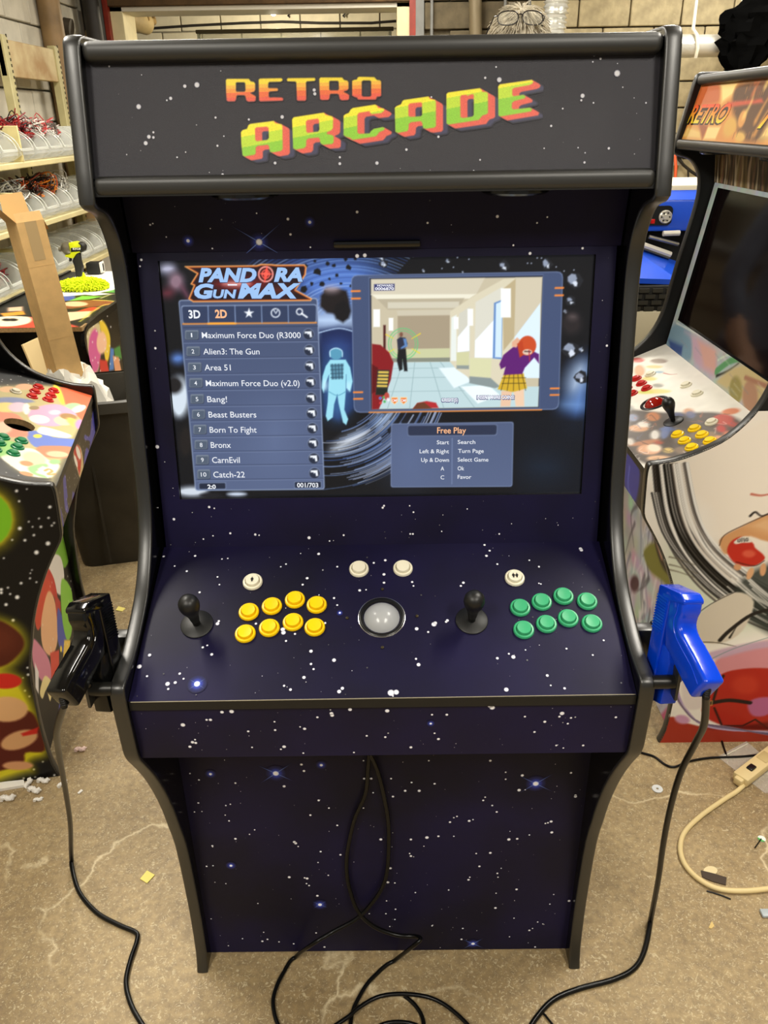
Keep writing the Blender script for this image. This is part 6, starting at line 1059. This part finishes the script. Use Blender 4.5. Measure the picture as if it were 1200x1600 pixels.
v.poly(T([(740, 640), (830, 560), (860, 640), (840, 980), (720, 980), (740, 780)]), (226, 210, 160), soft=.01, a=.9); v.poly(T([(760, 700), (820, 620), (860, 800), (830, 980), (760, 970)]), (206, 90, 150), soft=.01); v.poly(T([(845, 540), (900, 580), (940, 700), (930, 860), (900, 900), (870, 700)]), (226, 196, 60), soft=.008); v.ell(*T([(866, 740)])[0], 8, 18, (236, 190, 160), soft=.008); v.poly(T([(850, 880), (910, 890), (930, 990), (850, 990)]), (196, 44, 40), soft=.006); v.poly(T([(940, 780), (970, 790), (970, 970), (930, 980)]), (70, 120, 190), soft=.006); v.poly(T([(970, 790), (1020, 760), (1040, 880), (980, 860)]), (60, 130, 60), soft=.006); v.poly(T([(960, 850), (1010, 860), (1040, 1000), (980, 990)]), (214, 150, 110), soft=.006)
for k in range(40): v.ell(*T([(random.uniform(620, 1040), random.uniform(440, 980))])[0], .8, 1.2, (236, 232, 226))
v.build('artwork', ink_gloss, [x for x in uc.children if x.name.startswith('side_panel')][1], keep=lambda u, w_: inside([(a_, b_-.012) for a_, b_ in sdp], u, w_))
# impact driver
lime = mat('lime_plastic', (214, 222, 20), .4); dgrey = mat('tool_grey', (26, 26, 24), .5); steel2 = mat('brushed_steel', (150, 144, 130), .35, .8)
dp = aty(128, 440, 4.40); dr = tag(empty('cordless_driver', (dp[0], dp[1], uz+.001)), 'lime green and black cordless impact driver standing on the printed top', 'power tool'); sc_ = 1.08
def px3(x, y): P_ = aty(80+x/12, 360+y/12, 4.40); return (P_[0]-dp[0], 0, P_[2]-uz)
def plate(pts, t, m, nme, b=.006, off=0.0, par=None):
    bm = bmesh.new(); vs = [bm.verts.new((px3(*q_)[0], -t+off, px3(*q_)[2])) for q_ in pts]; f = bm.faces.new(vs); r = bmesh.ops.extrude_face_region(bm, geom=[f])
    for g_ in r['geom']:
        if isinstance(g_, bmesh.types.BMVert): g_.co.y = t+off
    bmesh.ops.recalc_face_normals(bm, faces=bm.faces[:])
    if b: bmesh.ops.bevel(bm, geom=bm.edges[:], offset=b, segments=2, profile=.5, affect='EDGES', clamp_overlap=True)
    return MB().bm(bm).build(nme, m, par or dr)
plate([(350, 230), (470, 210), (610, 260), (625, 380), (500, 430), (440, 520), (290, 490), (280, 455), (380, 440), (390, 380)], .026, lime, 'motor_housing')
plate([(520, 215), (600, 230), (645, 290), (640, 380), (600, 410), (560, 400), (580, 280)], .029, dgrey, 'rear_cap')
plate([(350, 500), (385, 510), (385, 585), (340, 580)], .010, dgrey, 'trigger', .003)
plate([(480, 430), (545, 420), (560, 560), (600, 690), (590, 905), (490, 905), (450, 660), (415, 580), (420, 540)], .019, dgrey, 'handle')
a_, b_ = Vector(px3(375, 330)), Vector(px3(150, 360)); ax = b_-a_; q_ = Vector((0, 0, 1)).rotation_difference(ax.normalized()).to_matrix().to_4x4(); l_ = ax.length
MB().lathe([(.034, 0), (.035, l_*.35), (.030, l_*.6), (.018, l_*.72), (.012, l_*.8), (.012, l_), (.006, l_*1.05)], 20, Matrix.Translation(a_) @ q_).build('gear_nose', steel2, dr)
plate([(400, 320), (585, 305), (590, 380), (405, 395)], .0005, mat('badge_black', (14, 14, 14), .4), 'badge', 0, -.0268)
class _V: pass
tv = Canvas(Matrix.Translation(Vector((dp[0], dp[1], uz))), (0, -.0276, 0), (1, 0, 0), (0, 0, 1), .1, .1, .05); mb = MB(); add_text(mb, tv, 'RYOBI', (80+410/12, 360+328/12, 80+578/12, 360+368/12), lift=.0006, bold=.03); mb.build('badge_text', mat('white_ink', (240, 240, 236), .5), dr, 0)
# lime dusting pad
mp = tag(empty('dusting_pad', tuple(atz(131, 452, uz+.001))), 'fluffy lime yellow microfibre dusting pad lying before the driver', 'duster'); mp.location.z = uz+.001
mb = MB(); mb.ball((0, 0, .018), .118, .075, .030, 28, 12)
mb.build('pad', mat('lime_fibre_base', (208, 224, 16), .9), mp)
mb = MB()
for k in range(900):
    t = random.uniform(0, 2*math.pi); ph = random.uniform(-.3, 1.2); d_ = Vector((math.cos(t)*math.cos(ph), math.sin(t)*math.cos(ph), math.sin(ph))); p = Vector((d_.x*.116, d_.y*.073, .018+d_.z*.029)); n_ = Vector((d_.x, d_.y, d_.z*1.4)).normalized(); e_ = p+n_*random.uniform(.010, .018)+Vector((random.uniform(-.006, .006), random.uniform(-.006, .006), -.004)); e_.z = max(e_.z, .003); mb.tube([tuple(p), tuple((p+e_)/2+Vector((0, 0, .002))), tuple(e_)], .0032, 5)
o = mb.build('fibre_tufts', mat('lime_fibre', (208, 224, 16), .85), mp); o['kind'] = 'stuff'
MB().lathe([(.014, 0), (.010, .02), (.003, .04)], 10, Matrix.Translation((.012, 0, .044))).build('peak', mat('lime_fibre', (208, 224, 16), .85), mp)
bp_ = atz(150, 428, uz); bt_ = tag(empty('battery_pack', (bp_[0], bp_[1], uz+.001)), 'square black battery pack standing on white paper behind the dusting pad', 'battery'); MB().rbox(-.04, .035, -.035, .035, 0, .065, .01).build('case', dgrey, bt_); MB().rbox(.035, .046, -.03, .03, .008, .065, .004).build('cap', mat('pale_cap', (220, 216, 206), .5), bt_); MB().rbox(.044, .049, -.005, .010, .015, .055, .002).build('latch', dgrey, bt_)
# waste bin with bag
bn = tag(empty('waste_bin', (-1.135, 3.0, 0)), 'large dark grey waste bin with a white bag inside, beside the carton', 'bin'); bn.rotation_euler = (0, 0, R_(14)); bm_ = mat('bin_grey', (54, 51, 44), .55, var=.3, vscale=7, bump=.3, bscale=30)
def rsq(w, d, r, n=5): return [(sx*(w-r)+r*math.cos(a), sy*(d-r)+r*math.sin(a)) for sx, sy, a0 in ((1, 1, 0), (-1, 1, 90), (-1, -1, 180), (1, -1, 270)) for a in [R_(a0+90*k/n) for k in range(n+1)]]
def loft(rings, mb, cap=True):
    n = len(rings[0][0])
    o = len(mb.v)
    for pts, z in rings: mb.v += [(x, y, z) for x, y in pts]
    for i in range(len(rings)-1):
        for k in range(n): mb.f.append((o+i*n+k, o+i*n+(k+1) % n, o+(i+1)*n+(k+1) % n, o+(i+1)*n+k))
    if cap: mb.f.append(tuple(o+k for k in reversed(range(n))))
    return mb
loft([(rsq(.135, .15, .05), 0), (rsq(.14, .155, .05), .02), (rsq(.185, .205, .06), .66), (rsq(.190, .21, .06), .70), (rsq(.176, .196, .06), .70), (rsq(.170, .19, .06), .64), (rsq(.13, .145, .05), .03)], MB()).build('shell', bm_, bn)
loft([(rsq(.188, .208, .06), .655), (rsq(.199, .219, .06), .66), (rsq(.199, .219, .06), .70), (rsq(.186, .206, .06), .705)], MB(), False).build('rim', mat('bin_rim', (66, 64, 58), .35), bn)
for k, (x, y) in enumerate(((.155, -.12), (.155, .06), (-.02, -.185))): MB().box(x-.004, x+.004, y-.004, y+.004, .03, .6, Matrix.Rotation(R_(0), 4, 'Z')).build('rib', bm_, bn, 0)
bg = MB()
for i in range(9):
    t = i/8
    for k in range(28):
        a = 2*math.pi*k/28; w_ = 1+.10*math.sin(k*2.7+i*1.3)+random.uniform(-.05, .05); r0 = (.06+.11*t) if t < .75 else (.142+.06*(t-.75))
        bg.v.append((-.07+r0*w_*math.cos(a), -.03+r0*w_*math.sin(a)*1.05, .78-.22*t*t+.03*math.sin(a*3+i)+random.uniform(-.008, .008)))
for i in range(8):
    for k in range(28): bg.f.append((i*28+k, i*28+(k+1) % 28, (i+1)*28+(k+1) % 28, (i+1)*28+k))
bg.f.append(tuple(range(28)))
wbag = bg.build('bin_bag', mat('white_film', (226, 222, 210), .35, bump=.6, bscale=25), None, 25); wbag.location = (-1.135, 3.0, 0); wbag.rotation_euler = (0, 0, R_(14)); tag(wbag, 'crumpled white plastic bag stuffed in the dark grey waste bin', 'bag')

# ================================================================== blue machine behind the aisle
bx0 = .98; BYY = 3.55; bmch = tag(empty('blue_machine', (1.5, BYY, 0)), 'bright blue game machine with black coin panel standing behind the white cabinet', 'game machine'); blu = mat('machine_blue', (30, 80, 206), .3, coat=.3); blu2 = blu
def bl3(x, y, Y=BYY): P_ = aty(x, y, Y); return (P_[0]-1.5, P_[1]-BYY, P_[2])
zt = aty(1040, 299, BYY)[2]; zb = aty(1036, 362, BYY)[2]; zm = aty(1040, 312, BYY)[2]
MB().rbox(-.62, .6, 0, .5, zb, zm, .012).build('housing', blu, bmch); MB().add([(-.62, 0.002, zm-.002), (.6, .002, zm-.002), (.6, .05, zt), (-.62, .05, zt)], [(0, 1, 2, 3)]).build('sloped_top', blu, bmch, 0); MB().rbox(-.62, .6, .05, .5, zt-.03, zt+.02, .006).build('cream_cap', mat('cream_cap', (216, 206, 176), .5), bmch)
p0, p1 = bl3(1006, 352), bl3(1052, 321); cpn = MB(); w_, h_ = (p1[0]-p0[0])/2, (p1[2]-p0[2])/2; cpts = rsq(w_, h_, .02); cx_, cz_ = (p0[0]+p1[0])/2, (p0[2]+p1[2])/2
cp_ = MB().prism([(x+cx_, y+cz_) for x, y in cpts], -.006, .01, lambda a_, b_, d_: (a_, d_, b_)).build('coin_panel', mat('gloss_black', (6, 6, 6), .05), bmch, 30)
k0 = bl3(1038.5, 338.5); Mk = Matrix.Translation((k0[0], -.006, k0[2])) @ Matrix.Rotation(R_(90), 4, 'X'); wh = MB().lathe([(.027, 0), (.027, .008), (.023, .012), (.021, .008), (.012, .008), (.010, .014), (.001, .014)], 24, Mk).build('lock_wheel', mat('bright_duct', (190, 184, 165), .18, .95), cp_)
for k in range(6): MB().lathe([(.0035, .008), (.0035, .0092)], 8, Mk @ Matrix.Translation((.0165*math.cos(k*1.047), .0165*math.sin(k*1.047), 0))).build('hole', black_flat, cp_)
r0 = bl3(1019, 345.5); MB().rbox(r0[0]-.008, r0[0]+.008, -.014, -.004, r0[2]-.009, r0[2]+.009, .002).build('reject_button', mat('red_plastic', (186, 22, 20), .28), cp_)
MB().rbox(-.60, .58, .10, .48, zb-.25, zb+.0, .004).build('dark_bay', black_flat, bmch)
rail = mat('bay_rail', (206, 200, 184), .4)
for (xa, ya, xb, yb, m_, r_) in ((1000, 381, 1048, 398, rail, .012), (1014, 370, 1060, 382, steel2, .008), (1036, 365, 1062, 364, rail, .011), (1000, 385, 1046, 402, mat('olive_edge', (96, 92, 70), .5), .008)): MB().tube([bl3(xa, ya, BYY-.03), bl3(xb, yb, BYY-.03)], r_, 8).build('rail', m_, bmch)
q0, q1, q2, q3 = bl3(980, 382, BYY), bl3(1060, 409, BYY), bl3(1060, 437, BYY-.25), bl3(970, 434, BYY-.25); MB().add([q0, q1, q2, q3, (q0[0], q0[1], q0[2]-.02), (q1[0], q1[1], q1[2]-.02), (q2[0], q2[1], q2[2]-.02), (q3[0], q3[1], q3[2]-.02)], [(0, 1, 2, 3), (7, 6, 5, 4), (0, 3, 7, 4), (1, 0, 4, 5), (2, 1, 5, 6), (3, 2, 6, 7)]).build('apron', blu2, bmch, 0)
zq = q3[2]; MB().rbox(-.62, .6, -.28, .5, 0, zq-.13, .01).build('lower_body', mat('cream_cap', (216, 206, 176), .5), bmch)
mt = MB().rbox(-.62, .6, -.27, .0, zq-.13, zq-.03, .01).build('rubber_mat', mat('black_rubber', (26, 25, 22), .8), bmch)
tr_ = MB()
for i in range(22):
    for j in range(4): tr_.box(-.6+i*.054+(.027 if j % 2 else 0), -.6+i*.054+.04+(.027 if j % 2 else 0), -.276, -.268, zq-.128+j*.024, zq-.112+j*.024)
o = tr_.build('tread', mat('black_rubber_tread', (48, 46, 38), .8), bmch, 0); o['kind'] = 'stuff'

# ================================================================== person behind the cabinet (only the bowed crown shows)
px_, py_ = .428, 2.84
sk = [((0, .10, .98), .13), ((0, .10, 1.12), .125), ((0, .08, 1.30), .14), ((0, .05, 1.46), .135), ((0, .02, 1.58), .058), ((0, -.01, 1.66), .055),
      ((.19, .06, 1.47), .062), ((.25, .05, 1.20), .045), ((.22, -.12, 1.02), .036), ((.20, -.19, .98), .030),
      ((-.19, .06, 1.47), .062), ((-.25, .05, 1.20), .045), ((-.22, -.12, 1.02), .036), ((-.20, -.19, .98), .030),
      ((.10, .10, .90), .095), ((.11, .08, .50), .062), ((.11, .11, .09), .042), ((.12, -.02, .04), .038), ((.12, -.12, .03), .03),
      ((-.10, .10, .90), .095), ((-.11, .08, .50), .062), ((-.11, .11, .09), .042), ((-.12, -.02, .04), .038), ((-.12, -.12, .03), .03)]
ed = [(0, 1), (1, 2), (2, 3), (3, 4), (4, 5), (3, 6), (6, 7), (7, 8), (8, 9), (3, 10), (10, 11), (11, 12), (12, 13), (0, 14), (14, 15), (15, 16), (16, 17), (17, 18), (0, 19), (19, 20), (20, 21), (21, 22), (22, 23)]
for h0, sg in ((9, 1), (13, -1)):
    hx, hy, hz = sk[h0][0]
    for k, (dx, L_) in enumerate(((-.028, .07), (-.010, .08), (.008, .075), (.025, .06))):
        i = len(sk); sk += [((hx+dx, hy-.04, hz-.012), .0105), ((hx+dx*1.1, hy-.04-L_*.5, hz-.022), .009), ((hx+dx*1.1, hy-.04-L_*.8, hz-.05), .008)]; ed += [(h0, i), (i, i+1), (i+1, i+2)]
    i = len(sk); sk += [((hx-sg*.035, hy-.01, hz-.004), .011), ((hx-sg*.05, hy-.045, hz-.02), .009)]; ed += [(h0, i), (i, i+1)]
me = bpy.data.meshes.new('person'); me.from_pydata([p for p, r in sk], ed, []); pe = link('person', me); pe.location = (px_, py_, 0); tag(pe, 'person with white hair and bowed head standing behind the starry cabinet', 'person')
md = pe.modifiers.new('skin', 'SKIN'); 
for i, (p, r) in enumerate(sk): me.skin_vertices[0].data[i].radius = (r, r); me.skin_vertices[0].data[i].use_root = (i == 0)
pe.modifiers.new('sub', 'SUBSURF').levels = 2; pe.modifiers['sub'].render_levels = 2
dg = bpy.context.evaluated_depsgraph_get(); dg.update(); me2 = bpy.data.meshes.new_from_object(pe.evaluated_get(dg)); pe.modifiers.clear(); pe.data = me2; me2.name = 'person_body'
for m_ in (mat('grey_shirt', (86, 92, 104), .85, var=.2, vscale=12), mat('dark_jeans', (34, 40, 58), .9, var=.2, vscale=20), mat('skin', (206, 160, 130), .5, var=.06), mat('brown_shoe', (58, 42, 30), .5)): me2.materials.append(m_)
for f_ in me2.polygons:
    c_ = f_.center; f_.material_index = 3 if c_.z < .10 else 2 if (c_.z > 1.555 or (abs(c_.x) > .13 and c_.y < -.10 and c_.z > .8)) else 1 if (c_.z < 1.0 and abs(c_.x) < .21) else 0
me2.shade_smooth()
HM = Matrix.Translation((0, -.03, 1.785)) @ Matrix.Rotation(R_(38), 4, 'X')
skin = mat('skin', (206, 160, 130), .5, var=.06); hm = MB(); hm.ball((0, 0, 0), .075, .095, .118, 28, 20, HM); hm.ball((0, -.094, -.025), .014, .018, .022, 12, 8, HM)
for sx in (-.077, .077): hm.ball((sx, .005, -.02), .010, .022, .032, 12, 8, HM)
for sx in (-.03, .03): hm.ball((sx, -.085, .005), .012, .008, .007, 10, 6, HM)
hm.build('head', skin, pe)
hr = MB(); hairm = mat('white_hair', (196, 186, 164), .7, var=.35, vscale=60)
hr.ball((0, .012, .018), .081, .098, .112, 32, 22, HM)
for k in range(700):
    t = random.uniform(0, 2*math.pi); ph = random.uniform(-.1, 1.5); d_ = Vector((math.cos(t)*math.cos(ph), math.sin(t)*math.cos(ph), math.sin(ph)))
    if d_.y < -.55 and d_.z < .35: continue
    p = Vector((d_.x*.080, .012+d_.y*.097, .018+d_.z*.111)); tg_ = Vector((d_.x*.9, -.3+d_.y*.4, -.7)); tg_ = (tg_-d_*tg_.dot(d_)).normalized(); e_ = p+tg_*random.uniform(.03, .055)+d_*random.uniform(.0, .012); hr.tube([tuple(p), tuple((p+e_)/2+d_*.006), tuple(e_)], .0022, 4, HM, r1=.0008)
hr.build('hair', hairm, pe)
gs = tag(empty('eyeglasses', (px_, py_, 0)), 'dark-rimmed eyeglasses pushed up on the white hair', 'eyeglasses'); rimm = mat('glasses_rim', (24, 18, 16), .3); lens = mat('lens_glass', (220, 216, 200), .05, alpha=.16, spec=.9)
GMx = Matrix.Translation(Vector(aty(813, 28, 2.70))-Vector((px_, py_, 0))) @ Matrix.Rotation(R_(4), 4, 'Z') @ Matrix.Rotation(R_(-8), 4, 'X')
for sx in (-1, 1):
    ring = [(sx*.036+.030*math.copysign(abs(math.cos(a))**.8, math.cos(a)), 0, .018*math.copysign(abs(math.sin(a))**.8, math.sin(a))-.002*math.cos(a)*sx) for a in np.linspace(0, 2*math.pi, 25)]
    MB().tube(ring, .0016, 6, GMx).build('rim', rimm, gs); MB().add(ring[:-1], [tuple(range(24))], GMx).build('lens', lens, gs, 0)
    MB().tube([(sx*.066, 0, .006), (sx*.074, .012, .006), (sx*.082, .09, -.02), (sx*.082, .13, -.06)], .0018, 6, GMx).build('temple', rimm, gs)
MB().tube([(-.008, 0, .004), (-.003, -.003, .009), (.003, -.003, .009), (.008, 0, .004)], .0016, 6, GMx).build('bridge', rimm, gs)

# ================================================================== litter on the floor
foam = mat('foam_white', (238, 234, 226), .7, bump=.4, bscale=120); foamp = mat('foam_pink', (236, 206, 196), .7, bump=.4, bscale=120)
def peanut(x, y, s, rz, m, lab, z=0.0):
    mb = MB(); n = 14; pts = []
    for i in range(n+1): t = i/n; pts.append((s*(t-.5)*1.6, s*.32*math.sin(t*math.pi*2), s*.38))
    mb.tube(pts, s*.36, 10)
    for i, q_ in enumerate(mb.v): k = 1+.12*math.sin(i*1.7); mb.v[i] = (q_[0]*k, q_[1]*k, max(.0006, q_[2]*(1+.1*math.sin(i*2.9))))
    o = mb.build('packing_peanut', m); p = atz(x, y, 0); o.location = (p[0], p[1], z); o.rotation_euler = (0, 0, rz); return tag(o, lab, 'packing peanut', 'packing peanuts on the floor')
peanut(126, 1173, .016, .5, foamp, 'pinkish foam packing peanut lying alone between cable and cabinet')
peanut(68, 1222, .017, .3, foam, 'white foam packing peanut against the starry cabinet foot'); peanut(45, 1226, .017, 1.9, foam, 'upright white foam peanut in the cluster by the starry cabinet'); peanut(54, 1237, .019, .1, foam, 'largest white foam peanut in the cluster by the starry cabinet'); peanut(60, 1251, .012, .6, foam, 'small white foam peanut below the cluster'); peanut(98, 1227, .014, 1.2, foam, 'white foam peanut tucked beside the hanging black cable'); peanut(12, 1250, .020, .5, foam, 'fat white foam peanut away from the cluster near the foam strip')
def flat(name, pts, m, lab, cat, z=.0015, th=.001, group=None):
    mb = MB(); P_ = [atz(x, y, 0) for x, y in pts]; mb.prism([(p[0], p[1]) for p in P_], .0006, z+th, lambda a_, b_, d_: (a_, b_, d_)); return tag(mb.build(name, m, None, 0), lab, cat, group)
flat('foam_strip', [(-30, 1229), (-30, 1242), (40, 1230), (38, 1222)], foam, 'flat white foam strip lying along the starry cabinet', 'foam', z=.008)
ylw = mat('yellow_paper', (232, 216, 120), .8)
flat('paper_note', [(219, 1374), (230, 1361), (242, 1368), (230, 1381)], ylw, 'small yellow paper scrap on the open floor before the cabinet', 'paper'); flat('paper_note', [(181, 954), (185, 948), (196, 951), (191, 956)], ylw, 'small yellow paper scrap behind the black light gun', 'paper')
flat('paper_chip', [(121, 1240), (127, 1234), (130, 1236), (124, 1241)], foam, 'tiny white paper chip beside the hanging black cable', 'paper')
wsh = tag(empty('plastic_washer', tuple(atz(1027, 1233, .0005))), 'flat white plastic washer on the floor beside the blue gun cable', 'washer'); MB().lathe([(.0035, 0), (.0035, .002), (.014, .0024), (.0145, .001), (.0142, 0)], 24, cap=False).build('disc', mat('washer_white', (214, 216, 216), .4), wsh)
bagm = mat('clear_film', (222, 216, 204), .12, alpha=.30, spec=.8)
bgp = flat('plastic_bag', [(1121, 1183), (1166, 1159), (1215, 1200), (1215, 1238), (1195, 1240)], bagm, 'clear zip plastic bag lying flat on the floor under the power strip', 'bag', z=.0012); zp = MB(); zp.tube([tuple(atz(1126, 1184, .003)), tuple(atz(1168, 1162, .003))], .0016, 6); zp.build('zip_line', strapm, bgp)
flat('paper_slip', [(1178, 1192), (1190, 1187), (1200, 1194), (1188, 1200)], mat('amber_paper', (206, 172, 96), .7), 'amber paper slip inside the clear bag', 'paper', z=.003)
lp = tag(empty('lollipop_tag', tuple(atz(1190, 1311, .001))), 'round white and green tag on a black pin lying on the floor', 'tag'); dv = atz(1171, 1345, 0)-atz(1192, 1316, 0); lp.rotation_euler = (0, 0, math.atan2(dv[1], dv[0]))
MB().lathe([(.0095, 0), (.0095, .002), (.001, .0022)], 20).build('disc', mat('tag_white', (236, 238, 232), .5), lp); MB().prism([(.0095*math.cos(a)*1.001, .0095*math.sin(a)) for a in np.linspace(-1.2, 1.2, 10)], .0005, .0026, lambda a_, b_, d_: (a_, b_, d_)).build('green_half', mat('tag_green', (92, 190, 96), .5), lp, 0); MB().tube([(.004, 0, .004), (.040, 0, .0022)], .0015, 6).build('pin', cable_m, lp)
tp = flat('tape_scrap', [(1095, 1361), (1115, 1366), (1135, 1372), (1134, 1384), (1112, 1378), (1097, 1371)], mat('dark_tape', (66, 54, 44), .4), 'dark torn tape scrap beside the beige cord loop', 'tape', z=.002)
flat('round_sticker', [(1110+11*math.cos(a), 1361+7*math.sin(a)) for a in np.linspace(0, 6.0, 16)], mat('cream_paper', (222, 204, 160), .7), 'round cream sticker peeking from under the dark tape scrap', 'sticker', z=.0008)
pipe('wire_offcut', [tuple(atz(x, y, .0022)) for x, y in ((1104, 1392), (1115, 1395), (1130, 1400), (1142, 1405))], .0018, cable_m, 'short black wire offcut below the beige cord loop', 'wire', 8)
flat('tan_chip', [(1107, 1450), (1112, 1440), (1116, 1448), (1111, 1452)], mat('tan_paper', (214, 186, 120), .8), 'tiny tan paper chip on the bare floor', 'paper')
gd = atz(1198, 1429, 0); o = MB().rbox(-.014, .02, -.010, .010, 0, .008, .003).build('plastic_stopper', mat('pale_blue_grey', (170, 180, 184), .4)); o.location = (gd[0], gd[1], .0004); tag(o, 'small pale grey plastic stopper at the floor edge beyond the beige cord', 'stopper')
